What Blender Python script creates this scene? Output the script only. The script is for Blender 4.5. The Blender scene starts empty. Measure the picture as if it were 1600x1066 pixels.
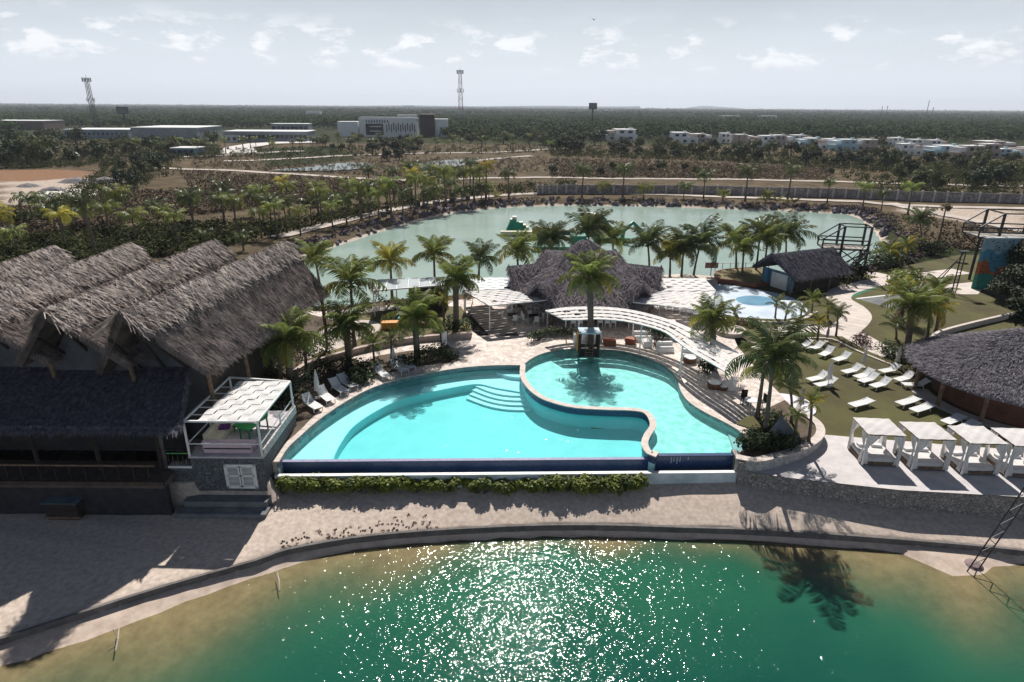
import bpy, math, random
import numpy as np
from mathutils import Vector, Matrix, Euler
from mathutils.geometry import tessellate_polygon
random.seed(7); rng = np.random.default_rng(7)
S = bpy.context.scene; COL = S.collection
# ------------------------------------------------ camera, sky, sun, exposure
FPX = 980.; PITCH = math.atan(365/980); CH = 19.; ROLL = math.radians(0.42)
cd = bpy.data.cameras.new('camera'); cam = bpy.data.objects.new('camera', cd); COL.objects.link(cam)
cd.sensor_width = 36; cd.lens = FPX/1600*36; cd.clip_start = .5; cd.clip_end = 60000
cam.matrix_world = Matrix.Translation((0, 0, CH)) @ Matrix.Rotation(math.pi/2-PITCH, 4, 'X') @ Matrix.Rotation(ROLL, 4, 'Z')
S.camera = cam
SUN_EL, SUN_AZ = math.radians(47), math.radians(2)      # azimuth from +Y towards +X
w = bpy.data.worlds.new('World'); S.world = w; w.use_nodes = True
nt = w.node_tree; nt.nodes.clear(); N = nt.nodes.new; Lk = nt.links.new
def nd(t, **k):
    n = N(t)
    for a, b in k.items(): setattr(n, a, b)
    return n
def mth(op, a, b=None, c=None):
    n = nd('ShaderNodeMath', operation=op)
    for i, v in enumerate((a, b, c)):
        if v is None: continue
        if hasattr(v, 'is_linked') or hasattr(v, 'links'): Lk(v, n.inputs[i])
        else: n.inputs[i].default_value = v
    return n.outputs[0]
sky = nd('ShaderNodeTexSky', sky_type='NISHITA', sun_disc=False)
sky.sun_elevation = SUN_EL; sky.sun_rotation = SUN_AZ; sky.altitude = 20; sky.air_density = 1.2; sky.dust_density = 1.0; sky.ozone_density = 3.0
tc = nd('ShaderNodeTexCoord'); sx = nd('ShaderNodeSeparateXYZ'); Lk(tc.outputs['Generated'], sx.inputs[0])
zc = mth('MAXIMUM', sx.outputs[2], 0.0)
zz = mth('ADD', zc, .055)
cv = nd('ShaderNodeCombineXYZ'); Lk(mth('DIVIDE', sx.outputs[0], zz), cv.inputs[0]); Lk(mth('DIVIDE', sx.outputs[1], zz), cv.inputs[1])
# high thin veil
n1 = nd('ShaderNodeTexNoise'); n1.inputs['Scale'].default_value = .5; n1.inputs['Detail'].default_value = 8; n1.inputs['Roughness'].default_value = .62; Lk(cv.outputs[0], n1.inputs['Vector'])
r1 = nd('ShaderNodeMapRange'); r1.inputs[1].default_value = .3; r1.inputs[2].default_value = .8; Lk(n1.outputs[0], r1.inputs[0])
# small cumulus heaps, seen side on near the horizon: direction space, flattened
mp = nd('ShaderNodeMapping'); mp.inputs['Scale'].default_value = (1, 1, 2.6); mp.inputs['Location'].default_value = (.35, .2, 0); Lk(tc.outputs['Generated'], mp.inputs[0])
n2 = nd('ShaderNodeTexNoise'); n2.inputs['Scale'].default_value = 17; n2.inputs['Detail'].default_value = 9; n2.inputs['Roughness'].default_value = .58; Lk(mp.outputs[0], n2.inputs['Vector'])
r2 = nd('ShaderNodeMapRange'); r2.inputs[1].default_value = .53; r2.inputs[2].default_value = .62; Lk(n2.outputs[0], r2.inputs[0])
band = nd('ShaderNodeMapRange', interpolation_type='SMOOTHSTEP'); band.inputs[1].default_value = .045; band.inputs[2].default_value = .062; Lk(zc, band.inputs[0])
band2 = nd('ShaderNodeMapRange', interpolation_type='SMOOTHSTEP'); band2.inputs[1].default_value = .125; band2.inputs[2].default_value = .085; Lk(zc, band2.inputs[0])
cum = mth('MULTIPLY', mth('MULTIPLY', r2.outputs[0], band.outputs[0]), band2.outputs[0])
hor = nd('ShaderNodeMapRange', interpolation_type='SMOOTHSTEP'); hor.inputs[1].default_value = .27; hor.inputs[2].default_value = .0; hor.inputs[3].default_value = .0; hor.inputs[4].default_value = .9; Lk(zc, hor.inputs[0])
bgs = nd('ShaderNodeVectorMath', operation='SCALE'); bgs.inputs['Scale'].default_value = .028; Lk(sky.outputs[0], bgs.inputs[0])
m1 = nd('ShaderNodeMix', data_type='RGBA'); vf = nd('ShaderNodeMapRange', interpolation_type='SMOOTHSTEP'); vf.inputs[1].default_value = .25; vf.inputs[2].default_value = .6; vf.inputs[3].default_value = .5; vf.inputs[4].default_value = .0; Lk(zc, vf.inputs[0]); Lk(mth('MULTIPLY', r1.outputs[0], vf.outputs[0]), m1.inputs[0]); Lk(bgs.outputs[0], m1.inputs[6]); m1.inputs[7].default_value = (.50, .55, .62, 1)
m0 = nd('ShaderNodeMix', data_type='RGBA'); Lk(hor.outputs[0], m0.inputs[0]); Lk(m1.outputs[2], m0.inputs[6]); m0.inputs[7].default_value = (.64, .69, .76, 1)
m2 = nd('ShaderNodeMix', data_type='RGBA'); Lk(mth('MULTIPLY', cum, .75), m2.inputs[0]); Lk(m0.outputs[2], m2.inputs[6]); m2.inputs[7].default_value = (.80, .81, .83, 1)
bg = nd('ShaderNodeBackground'); Lk(m2.outputs[2], bg.inputs[0]); bg.inputs[1].default_value = 1.0
wo = nd('ShaderNodeOutputWorld'); Lk(bg.outputs[0], wo.inputs[0])
sl = bpy.data.lights.new('sun', 'SUN'); sl.energy = 5.0; sl.angle = math.radians(.53); sl.color = (1, .94, .86)
so = bpy.data.objects.new('sun', sl); COL.objects.link(so)
sd = Vector((math.sin(SUN_AZ)*math.cos(SUN_EL), math.cos(SUN_AZ)*math.cos(SUN_EL), math.sin(SUN_EL)))
so.rotation_euler = sd.to_track_quat('Z', 'Y').to_euler()
S.view_settings.view_transform = 'Standard'; S.view_settings.look = 'None'; S.view_settings.gamma = 1; S.view_settings.use_curve_mapping = False
S.view_settings.exposure = 0.45
# ------------------------------------------------ surveying: photo pixel (1600 wide) -> place
def ray(x, y):
    a, b = x-800, 533-y; c, s = math.cos(ROLL), math.sin(ROLL)
    u, v = (a*c-b*s)/FPX, (a*s+b*c)/FPX
    return u, math.cos(PITCH)+v*math.sin(PITCH), -math.sin(PITCH)+v*math.cos(PITCH)
def P(x, y, z=0.):
    d = ray(x, y); t = (z-CH)/d[2]; return Vector((d[0]*t, d[1]*t, z))
def PY(x, y, Y):
    d = ray(x, y); t = Y/d[1]; return Vector((d[0]*t, Y, CH+d[2]*t))
def PP(l, z): return [P(a, b, z) for a, b in l]
DK, LW, PL, WF, WB = 0., -.5, -1.2, -2.75, -2.0   # deck, lawn, plain, front water, lagoon water
# ------------------------------------------------ materials
MT = {}
def mat(name, c1, c2=None, scale=3., rough=.8, bump=0., bscale=None, spec=.3, metal=0., detail=6, trans=0., stops=(.35, .65), rnd=0., coord='pos', stretch=None):
    if name in MT: return MT[name]
    m = bpy.data.materials.new(name); m.use_nodes = True; t = m.node_tree; n = t.nodes; l = t.links.new
    b = n['Principled BSDF']; b.inputs['Roughness'].default_value = rough; b.inputs['Specular IOR Level'].default_value = spec; b.inputs['Metallic'].default_value = metal
    if coord == 'pos': src = n.new('ShaderNodeNewGeometry').outputs['Position']
    else: src = n.new('ShaderNodeTexCoord').outputs['Object']
    if stretch:
        mm = n.new('ShaderNodeMapping'); mm.inputs['Scale'].default_value = stretch; l(src, mm.inputs[0]); src = mm.outputs[0]
    c2 = c2 or tuple(x*.75 for x in c1)
    t1 = n.new('ShaderNodeTexNoise'); t1.inputs['Scale'].default_value = scale; t1.inputs['Detail'].default_value = detail; t1.inputs['Roughness'].default_value = .65; l(src, t1.inputs['Vector'])
    cr = n.new('ShaderNodeValToRGB'); cr.color_ramp.elements[0].position = stops[0]; cr.color_ramp.elements[1].position = stops[1]
    cr.color_ramp.elements[0].color = (*c2, 1); cr.color_ramp.elements[1].color = (*c1, 1); l(t1.outputs[0], cr.inputs[0])
    col = cr.outputs[0]
    if rnd:
        oi = n.new('ShaderNodeObjectInfo'); hs = n.new('ShaderNodeHueSaturation'); mr = n.new('ShaderNodeMapRange'); mr.inputs[3].default_value = 1-rnd; mr.inputs[4].default_value = 1+rnd
        l(oi.outputs['Random'], mr.inputs[0]); l(mr.outputs[0], hs.inputs['Value']); l(col, hs.inputs['Color'])
        m3 = n.new('ShaderNodeMapRange'); m3.inputs[3].default_value = .5-rnd*.06; m3.inputs[4].default_value = .5+rnd*.06; l(oi.outputs['Random'], m3.inputs[0]); l(m3.outputs[0], hs.inputs['Hue']); col = hs.outputs[0]
    l(col, b.inputs['Base Color'])
    if bump:
        t2 = n.new('ShaderNodeTexNoise'); t2.inputs['Scale'].default_value = bscale or scale*4; t2.inputs['Detail'].default_value = 5; l(src, t2.inputs['Vector'])
        bp = n.new('ShaderNodeBump'); bp.inputs['Strength'].default_value = min(1, bump*4); bp.inputs['Distance'].default_value = bump; l(t2.outputs[0], bp.inputs['Height']); l(bp.outputs[0], b.inputs['Normal'])
    if trans:
        tr = n.new('ShaderNodeBsdfTranslucent'); l(col, tr.inputs[0]); mx = n.new('ShaderNodeMixShader'); mx.inputs[0].default_value = trans
        l(b.outputs[0], mx.inputs[1]); l(tr.outputs[0], mx.inputs[2]); l(mx.outputs[0], n['Material Output'].inputs[0])
    MT[name] = m; return m
def cells(name, c1, c2, mortar, scale, rough=.8, bump=.01, mw=.06, rand=1.):
    """irregular stones with recessed joints too small to model"""
    if name in MT: return MT[name]
    m = mat(name, c1, c2, scale*1.7, rough, 0); t = m.node_tree; n = t.nodes; l = t.links.new
    g = n.new('ShaderNodeNewGeometry'); v = n.new('ShaderNodeTexVoronoi'); v.feature = 'DISTANCE_TO_EDGE'; v.inputs['Scale'].default_value = scale; v.inputs['Randomness'].default_value = rand; l(g.outputs['Position'], v.inputs['Vector'])
    v2 = n.new('ShaderNodeTexVoronoi'); v2.inputs['Scale'].default_value = scale; v2.inputs['Randomness'].default_value = rand; l(g.outputs['Position'], v2.inputs['Vector'])
    mr = n.new('ShaderNodeMapRange'); mr.inputs[1].default_value = mw*.4; mr.inputs[2].default_value = mw; l(v.outputs[0], mr.inputs[0])
    b = n['Principled BSDF']; src = b.inputs['Base Color'].links[0].from_socket
    hs = n.new('ShaderNodeHueSaturation'); sp = n.new('ShaderNodeSeparateColor'); l(v2.outputs['Color'], sp.inputs[0]); m2 = n.new('ShaderNodeMapRange'); m2.inputs[3].default_value = .72; m2.inputs[4].default_value = 1.25; l(sp.outputs[0], m2.inputs[0]); l(m2.outputs[0], hs.inputs['Value']); l(src, hs.inputs['Color'])
    mx = n.new('ShaderNodeMix'); mx.data_type = 'RGBA'; l(mr.outputs[0], mx.inputs[0]); mx.inputs[6].default_value = (*mortar, 1); l(hs.outputs[0], mx.inputs[7]); l(mx.outputs[2], b.inputs['Base Color'])
    bp = n.new('ShaderNodeBump'); bp.inputs['Distance'].default_value = bump; bp.inputs['Strength'].default_value = .7; l(mr.outputs[0], bp.inputs['Height']); l(bp.outputs[0], b.inputs['Normal'])
    return m
def waves(t, scales, dist):
    n = t.nodes; l = t.links.new; g = n.new('ShaderNodeNewGeometry'); prev = None
    for (sc, st, rot, d) in scales:
        mm = n.new('ShaderNodeMapping'); mm.inputs['Scale'].default_value = (sc, sc*st, sc); mm.inputs['Rotation'].default_value = (0, 0, rot); l(g.outputs['Position'], mm.inputs[0])
        x = n.new('ShaderNodeTexNoise'); x.inputs['Scale'].default_value = 1; x.inputs['Detail'].default_value = .6; x.inputs['Roughness'].default_value = .5; x.inputs['Distortion'].default_value = .5; l(mm.outputs[0], x.inputs['Vector'])
        bp = n.new('ShaderNodeBump'); bp.inputs['Strength'].default_value = 1; bp.inputs['Distance'].default_value = d*dist; l(x.outputs[0], bp.inputs['Height'])
        if prev: l(prev, bp.inputs['Normal'])
        prev = bp.outputs[0]
    return prev
def water(name, body, tint, wv, dist, rough, attr=None, opac=.0, body2=None, battr=None):
    """surface of still water: sky mirror by Fresnel over a body that is part clear, part cloudy"""
    m = bpy.data.materials.new(name); m.use_nodes = True; t = m.node_tree; n = t.nodes; l = t.links.new; n.remove(n['Principled BSDF'])
    nr = waves(t, wv, dist)
    gl = n.new('ShaderNodeBsdfGlossy'); gl.inputs['Roughness'].default_value = rough; l(nr, gl.inputs['Normal'])
    tr = n.new('ShaderNodeBsdfTransparent'); tr.inputs[0].default_value = (*tint, 1)
    df = n.new('ShaderNodeBsdfDiffuse'); df.inputs[0].default_value = (*body, 1)
    if body2:
        g = n.new('ShaderNodeNewGeometry'); x = n.new('ShaderNodeTexNoise'); x.inputs['Scale'].default_value = .12; x.inputs['Detail'].default_value = 4; l(g.outputs['Position'], x.inputs['Vector'])
        r = n.new('ShaderNodeMapRange'); r.inputs[1].default_value = .35; r.inputs[2].default_value = .65; l(x.outputs[0], r.inputs[0])
        rs = r.outputs[0]
        if battr:
            a = n.new('ShaderNodeAttribute'); a.attribute_name = battr; ma = n.new('ShaderNodeMath'); ma.operation = 'MULTIPLY_ADD'; l(r.outputs[0], ma.inputs[0]); ma.inputs[1].default_value = .3; l(a.outputs['Fac'], ma.inputs[2]); ma.use_clamp = True; rs = ma.outputs[0]
        cm = n.new('ShaderNodeMix'); cm.data_type = 'RGBA'; l(rs, cm.inputs[0]); cm.inputs[6].default_value = (*body, 1); cm.inputs[7].default_value = (*body2, 1); l(cm.outputs[2], df.inputs[0])
    mx = n.new('ShaderNodeMixShader'); l(tr.outputs[0], mx.inputs[1]); l(df.outputs[0], mx.inputs[2]); mx.inputs[0].default_value = opac
    if attr:
        a = n.new('ShaderNodeAttribute'); a.attribute_name = attr; l(a.outputs['Fac'], mx.inputs[0])
    fr = n.new('ShaderNodeFresnel'); fr.inputs[0].default_value = 1.33
    m2 = n.new('ShaderNodeMixShader'); l(fr.outputs[0], m2.inputs[0]); l(mx.outputs[0], m2.inputs[1]); l(gl.outputs[0], m2.inputs[2]); l(m2.outputs[0], n['Material Output'].inputs[0])
    MT[name] = m; return m
white = mat('white_paint', (.78, .78, .77), (.62, .63, .64), 1.5, .55)
cloth = mat('white_canvas', (.80, .79, .78), (.68, .67, .68), 2., .9, trans=.25)
sling = mat('white_sling_fabric', (.74, .75, .76), (.62, .64, .66), 2.5, .8, trans=.15)
thatch = mat('thatch_straw', (.15, .12, .11), (.035, .028, .03), .9, .95, bump=.05, bscale=9, rnd=.15, stops=(.3, .7))
straw = mat('straw_blades', (.33, .275, .26), (.06, .048, .05), 1.1, .9, trans=.1, stops=(.3, .7))
thatchd = mat('dark_grey_thatch', (.085, .088, .115), (.04, .04, .055), 2.2, .95, bump=.05, bscale=10)  # darker, bluer thatch for the lean-to and shed roofs
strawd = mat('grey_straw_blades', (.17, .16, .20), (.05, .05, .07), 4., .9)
wood = mat('weathered_timber', (.22, .15, .10), (.10, .065, .045), 4, .85, bump=.01)
woodd = mat('dark_timber', (.045, .035, .03), (.02, .016, .015), 3, .8)
steel = mat('dark_painted_steel', (.035, .035, .045), (.02, .02, .025), 2, .5)
steelr = mat('galvanised_steel', (.4, .41, .42), (.25, .26, .27), 2, .45, metal=.6)
stone = cells('coral_stone_walling', (.36, .33, .31), (.24, .22, .21), (.11, .10, .10), 5.5, bump=.03, mw=.07)
paving = cells('coral_stone_paving', (.66, .57, .52), (.52, .455, .415), (.40, .34, .31), 2.7, rough=.75, bump=.006, mw=.045, rand=.85)
coping = mat('pale_coping_stone', (.58, .51, .47), (.42, .37, .34), 2.5, .7, bump=.004)
concrete = mat('pale_concrete', (.62, .58, .56), (.46, .43, .42), 1.2, .85, bump=.006)
bluetile = mat('dark_blue_mosaic', (.03, .07, .17), (.018, .04, .11), 9, .25, spec=.5)
aqua = mat('pale_pool_plaster', (.70, .80, .82), (.58, .73, .76), 1.1, .6, stops=(.3, .6))
aquad = mat('turquoise_pool_plaster', (.30, .68, .68), (.24, .61, .62), .7, .6)
soil = mat('planting_soil', (.12, .09, .065), (.06, .045, .035), 2.5, .95, bump=.03)
sandp = mat('lagoon_sand', (.55, .49, .44), (.40, .35, .32), 1.2, .9, bump=.01)
dirt = mat('pale_dirt_road', (.50, .44, .40), (.34, .30, .27), .35, .95)
palmg = mat('palm_green_leaf', (.27, .29, .07), (.10, .14, .035), 1.2, .5, spec=.4, trans=.42, rnd=.25, coord='obj')
palmy = mat('palm_yellow_leaf', (.52, .42, .07), (.24, .24, .045), .9, .5, spec=.4, trans=.42, rnd=.2, coord='obj')
palmd = mat('palm_dry_leaf', (.24, .17, .10), (.10, .07, .045), 1.2, .8, trans=.25, rnd=.2, coord='obj')
palmdk = mat('palm_dark_leaf', (.15, .18, .06), (.055, .08, .03), 1.2, .4, spec=.5, trans=.35, rnd=.25, coord='obj')
trunkm = mat('palm_trunk_bark', (.20, .165, .14), (.085, .07, .06), 3.5, .9, bump=.03, stretch=(1, 1, 5))
leafg = mat('shrub_leaf', (.065, .105, .03), (.022, .04, .014), 1.1, .6, trans=.25, rnd=.15)
leafy = mat('yellow_green_shrub_leaf', (.22, .26, .035), (.055, .085, .018), 1.3, .55, trans=.35)
leafd = mat('dark_shrub_leaf', (.04, .06, .024), (.012, .02, .011), 1.2, .8, spec=.1, trans=.15)
treef = mat('woodland_leaf', (.065, .085, .034), (.020, .032, .015), .05, .95, spec=.03, trans=.06, rnd=.3)
treeo = mat('olive_tree_leaf', (.12, .13, .045), (.05, .06, .024), .5, .7, trans=.25, rnd=.25)
bark = mat('tree_bark', (.12, .10, .08), (.06, .05, .04), 2, .9)
glass = mat('dark_window_glass', (.02, .03, .045), (.015, .02, .03), 1, .12, spec=.6)
terra = mat('terracotta_wicker', (.30, .10, .05), (.18, .06, .035), 6, .7, bump=.01)
# ------------------------------------------------ mesh helpers
def tag(o, label=None, cat=None, group=None, kind=None):
    if label: o['label'] = label
    if cat: o['category'] = cat
    if group: o['group'] = group
    if kind: o['kind'] = kind
    return o
def link(name, me, parent=None, loc=None):
    o = bpy.data.objects.new(name, me); COL.objects.link(o)
    if parent: o.parent = parent
    if loc is not None: o.location = loc
    return o
def empty(name, loc=(0, 0, 0), rz=0, scale=1):
    o = bpy.data.objects.new(name, None); COL.objects.link(o); o.location = loc; o.rotation_euler.z = rz; o.scale = (scale,)*3; o.empty_display_size = .5; return o
def thing(name, label, cat, group=None, loc=(0, 0, 0), rz=0, scale=1): return tag(empty(name, loc, rz, scale), label, cat, group)
def kids(o): return [c for c in KID.get(o.name, [])]
KID = {}
class MB:
    def __init__(s): s.v = []; s.f = []
    def add(s, vs, fs):
        k = len(s.v); s.v += [tuple(v) for v in vs]; s.f += [tuple(i+k for i in f) for f in fs]; return s
    def box(s, c, d, rz=0., m=None):
        x, y, z = d[0]/2, d[1]/2, d[2]/2; M = Matrix.Translation(c) @ Matrix.Rotation(rz, 4, 'Z')
        if m is not None: M = Matrix.Translation(c) @ m
        vs = [M @ Vector(p) for p in ((-x, -y, -z), (x, -y, -z), (x, y, -z), (-x, y, -z), (-x, -y, z), (x, -y, z), (x, y, z), (-x, y, z))]
        return s.add(vs, [(3, 2, 1, 0), (4, 5, 6, 7), (0, 1, 5, 4), (1, 2, 6, 5), (2, 3, 7, 6), (3, 0, 4, 7)])
    def bar(s, a, b, wd, hd=None):
        a, b = Vector(a), Vector(b); d = b-a; L = d.length; hd = hd or wd
        if L < 1e-6: return s
        q = d.to_track_quat('X', 'Z').to_matrix().to_4x4()
        return s.box((a+b)/2, (L, wd, hd), m=q)
    def tube(s, pts, rad, n=6, cap=True):
        pts = [Vector(p) for p in pts]; rs = rad if isinstance(rad, (list, tuple)) else [rad]*len(pts); rings = []
        for i, p in enumerate(pts):
            t = (pts[min(i+1, len(pts)-1)]-pts[max(i-1, 0)]).normalized(); q = t.to_track_quat('Z', 'Y')
            rings.append([p+q @ Vector((math.cos(2*math.pi*j/n)*rs[i], math.sin(2*math.pi*j/n)*rs[i], 0)) for j in range(n)])
        vs = [v for r in rings for v in r]; fs = [(i*n+j, i*n+(j+1) % n, (i+1)*n+(j+1) % n, (i+1)*n+j) for i in range(len(pts)-1) for j in range(n)]
        if cap: fs += [tuple(range(n-1, -1, -1)), tuple(range((len(pts)-1)*n, len(pts)*n))]
        return s.add(vs, fs)
    def lathe(s, c, prof, n=16):
        pts = [(c[0]+r*math.cos(2*math.pi*j/n), c[1]+r*math.sin(2*math.pi*j/n), c[2]+z) for r, z in prof for j in range(n)]
        fs = [(i*n+j, i*n+(j+1) % n, (i+1)*n+(j+1) % n, (i+1)*n+j) for i in range(len(prof)-1) for j in range(n)]
        fs += [tuple(range(n-1, -1, -1)), tuple(range((len(prof)-1)*n, len(prof)*n))]
        return s.add(pts, fs)
    def prism(s, poly, z0, z1, bottom=True, top=True):
        n = len(poly); A = [(p[0], p[1], z0) for p in poly]; B = [(p[0], p[1], z1) for p in poly]
        area = sum(poly[i][0]*poly[(i+1) % n][1]-poly[(i+1) % n][0]*poly[i][1] for i in range(n))
        tri = tessellate_polygon([[Vector((p[0], p[1], 0)) for p in poly]]); fs = []
        def up(t):
            a, b, c = (poly[i] for i in t); return (b[0]-a[0])*(c[1]-a[1])-(b[1]-a[1])*(c[0]-a[0]) > 0
        for t in tri:
            t = t if up(t) else t[::-1]
            if top: fs.append(tuple(i+n for i in t))
            if bottom: fs.append(tuple(t[::-1]))
        for i in range(n):
            j = (i+1) % n; q = (i, j, j+n, i+n); fs.append(q if area > 0 else q[::-1])
        return s.add(A+B, fs)
    def sheet(s, poly, z): 
        n = len(poly); tri = tessellate_polygon([[Vector((p[0], p[1], 0)) for p in poly]]); fs = []
        for t in tri:
            a, b, c = (poly[i] for i in t)
            fs.append(t if (b[0]-a[0])*(c[1]-a[1])-(b[1]-a[1])*(c[0]-a[0]) > 0 else t[::-1])
        return s.add([(p[0], p[1], z) for p in poly], fs)
    def mesh(s, name, m, smooth=False):
        me = bpy.data.meshes.new(name); me.from_pydata(s.v, [], s.f)
        for x in (m if isinstance(m, (list, tuple)) else [m]): me.materials.append(x)
        if smooth: me.polygons.foreach_set('use_smooth', [True]*len(me.polygons))
        me.update(); return me
    def build(s, name, m, parent=None, loc=None, smooth=False): return link(name, s.mesh(name, m, smooth), parent, loc)
def quads(name, V, m):
    """V: (n,4,3) array -> mesh of loose quads"""
    n = len(V); me = bpy.data.meshes.new(name); me.vertices.add(n*4); me.vertices.foreach_set('co', V.reshape(-1).astype(np.float32))
    me.loops.add(n*4); me.loops.foreach_set('vertex_index', np.arange(n*4, dtype=np.int32)); me.polygons.add(n)
    me.polygons.foreach_set('loop_start', np.arange(0, n*4, 4, dtype=np.int32)); me.polygons.foreach_set('loop_total', np.full(n, 4, dtype=np.int32))
    me.materials.append(m); me.update(calc_edges=True); return me
def norm(a): return a/np.maximum(np.linalg.norm(a, axis=-1, keepdims=True), 1e-9)
def leaves(C, R, n, size, up=.3, shell=.55, flat=1.):
    """C (k,3) clump centres, R (k,) or (k,3) radii, n leaves each -> (k*n,4,3)"""
    C = np.asarray(C, float); k = len(C); R = np.asarray(R, float)
    if R.ndim == 1: R = np.stack([R, R, R*flat], 1)
    d = norm(rng.normal(size=(k, n, 3))); d[..., 2] = np.where(d[..., 2] < -.35, -d[..., 2], d[..., 2])
    r = shell+(1-shell)*rng.random((k, n, 1))
    p = C[:, None]+d*r*R[:, None]; nr = norm(d+rng.normal(size=d.shape)*.55+np.array([0, 0, up]))
    t = norm(np.cross(nr, rng.normal(size=d.shape))); b = np.cross(nr, t)
    sz = size*(.6+.8*rng.random((k, n, 1))) if np.isscalar(size) else np.asarray(size)[:, None, None]*(.6+.8*rng.random((k, n, 1)))
    t = t*sz*.5; b = b*sz*.36
    return np.stack([p-t, p-b, p+t, p+b], 2).reshape(-1, 4, 3)
def blades(Q, n, L=.5, w=.035, lift=.12, jit=.3):
    """straws lying down a roof slope. Q = ridge a, ridge b, eave b, eave a"""
    a, b, c, d = (np.asarray(q, float) for q in Q); u = rng.random((n, 1)); v = rng.random((n, 1))**.9
    top = a+(b-a)*u; bot = d+(c-d)*u; p = top+(bot-top)*v; dn = norm(bot-top); ac = norm((b-a)+(c-d)) + 0*dn; nr = norm(np.cross(ac, dn)); nr = np.where(nr[:, 2:3] < 0, -nr, nr)
    dd = norm(dn+ac*rng.normal(size=(n, 1))*jit+nr*(lift*rng.random((n, 1))*1.6-.02)); l = L*(.5+rng.random((n, 1))); ww = w*(.6+.8*rng.random((n, 1)))
    sd_ = norm(np.cross(dd, nr)+nr*rng.normal(size=(n, 1))*.5)*ww/2; p = p+nr*(.02+.05*rng.random((n, 1)))
    return np.stack([p-sd_, p+sd_, p+dd*l+sd_*.5, p+dd*l-sd_*.5], 1)
def fringe(a, b, n, L=.5, w=.04, out=(0, 0, 0)):
    a, b = np.asarray(a, float), np.asarray(b, float); u = rng.random((n, 1)); p = a+(b-a)*u; e = norm((b-a)[None])+np.zeros((n, 3))
    dd = norm(np.array([0, 0, -1.])+np.asarray(out, float)*.7+rng.normal(size=(n, 3))*.22); l = L*(.4+rng.random((n, 1))); s_ = norm(e+rng.normal(size=(n, 3))*.3)*w/2; p = p-dd*l*.4
    return np.stack([p-s_, p+s_, p+dd*l+s_*.4, p+dd*l-s_*.4], 1)
def ribbon(pts, wd, left=None):
    pts = [Vector((p[0], p[1], 0)) for p in pts]; A = []; B = []
    for i, p in enumerate(pts):
        t = (pts[min(i+1, len(pts)-1)]-pts[max(i-1, 0)]).normalized(); nn = Vector((-t.y, t.x, 0))
        ww = wd[i] if isinstance(wd, (list, tuple)) else wd
        if left is None: A.append(p+nn*ww/2); B.append(p-nn*ww/2)
        else: A.append(p+nn*ww*left); B.append(p)
    return A, B
def rib_sheet(mb, pts, wd, z):
    A, B = ribbon(pts, wd); n = len(A); mb.add([(p.x, p.y, z) for p in A]+[(p.x, p.y, z) for p in B], [(i+n, i+n+1, i+1, i) for i in range(n-1)])
def rib_solid(mb, pts, wd, z0, z1, left=None):
    A, B = ribbon(pts, wd, left); n = len(A)
    z0s = z0 if isinstance(z0, (list, tuple)) else [z0]*n; z1s = z1 if isinstance(z1, (list, tuple)) else [z1]*n
    for i in range(n-1):
        vs = [(A[i].x, A[i].y, z0s[i]), (B[i].x, B[i].y, z0s[i]), (B[i+1].x, B[i+1].y, z0s[i+1]), (A[i+1].x, A[i+1].y, z0s[i+1]), (A[i].x, A[i].y, z1s[i]), (B[i].x, B[i].y, z1s[i]), (B[i+1].x, B[i+1].y, z1s[i+1]), (A[i+1].x, A[i+1].y, z1s[i+1])]
        fs = [(3, 2, 1, 0), (4, 5, 6, 7), (1, 2, 6, 5), (3, 0, 4, 7)]
        if i == 0: fs.append((0, 1, 5, 4))
        if i == n-2: fs.append((2, 3, 7, 6))
        mb.add(vs, fs)
def smooth(pts, n=4, closed=False):
    """Catmull-Rom through the points"""
    p = [Vector(q) for q in pts]; out = []; m = len(p)
    for i in range(m if closed else m-1):
        a, b, c, d = (p[(i+k) % m] if closed else p[min(max(i+k, 0), m-1)] for k in (-1, 0, 1, 2))
        for j in range(n):
            t = j/n; out.append(.5*((2*b)+(c-a)*t+(2*a-5*b+4*c-d)*t*t+(3*b-a-3*c+d)*t**3))
    if not closed: out.append(p[-1])
    return out
ONES = 'zeroth first second third fourth fifth sixth seventh eighth ninth tenth eleventh twelfth thirteenth fourteenth fifteenth sixteenth seventeenth eighteenth nineteenth'.split()
TENS = {2: 'twent', 3: 'thirt', 4: 'fort', 5: 'fift', 6: 'sixt', 7: 'sevent', 8: 'eight', 9: 'ninet'}
def ordw(i):
    if i >= 100: return 'hundred and '+ordw(i-100) if i > 100 else 'hundredth'
    if i < 20: return ONES[i]
    t, o = divmod(i, 10); return TENS[t]+('ieth' if o == 0 else 'y-'+ONES[o])
def place(t, i, n):
    """words for the i-th of n from the left"""
    if i == 0: return 'leftmost '+t
    if i == n-1: return 'rightmost '+t
    return (ordw(i+1)+' '+t+' from the left') if i < n/2 or n < 8 else (ordw(n-i)+' '+t+' from the right')
# ================================================ SETTING: terrain, waters, pools
FY = lambda X: 32.0+.028*X
main_arc = smooth(PP([(436, 722), (450, 700), (470, 681), (500, 655), (540, 628), (580, 607), (620, 594), (660, 585), (700, 578), (740, 573), (780, 571), (817, 571)], 0), 3)
up_arc = smooth(PP([(817, 571), (835, 558), (862, 549), (900, 545), (940, 546), (975, 549), (1010, 559), (1040, 573), (1057, 590), (1063, 610), (1076, 628), (1102, 645), (1130, 659), (1154, 673), (1167, 688), (1164, 700), (1148, 710)], 0), 3)
lip = smooth(PP([(817, 571), (817, 590), (828, 607), (845, 621), (868, 630), (900, 637), (950, 640), (985, 641), (1008, 645), (1018, 656), (1020, 668), (1012, 680), (1007, 694), (1012, 706), (1024, 716)], 0.02), 3)
lip[-1] = Vector((8.5, FY(8.5)+.1, 0))
XL, XR, XM = -13.3, 13.1, 8.5
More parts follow.
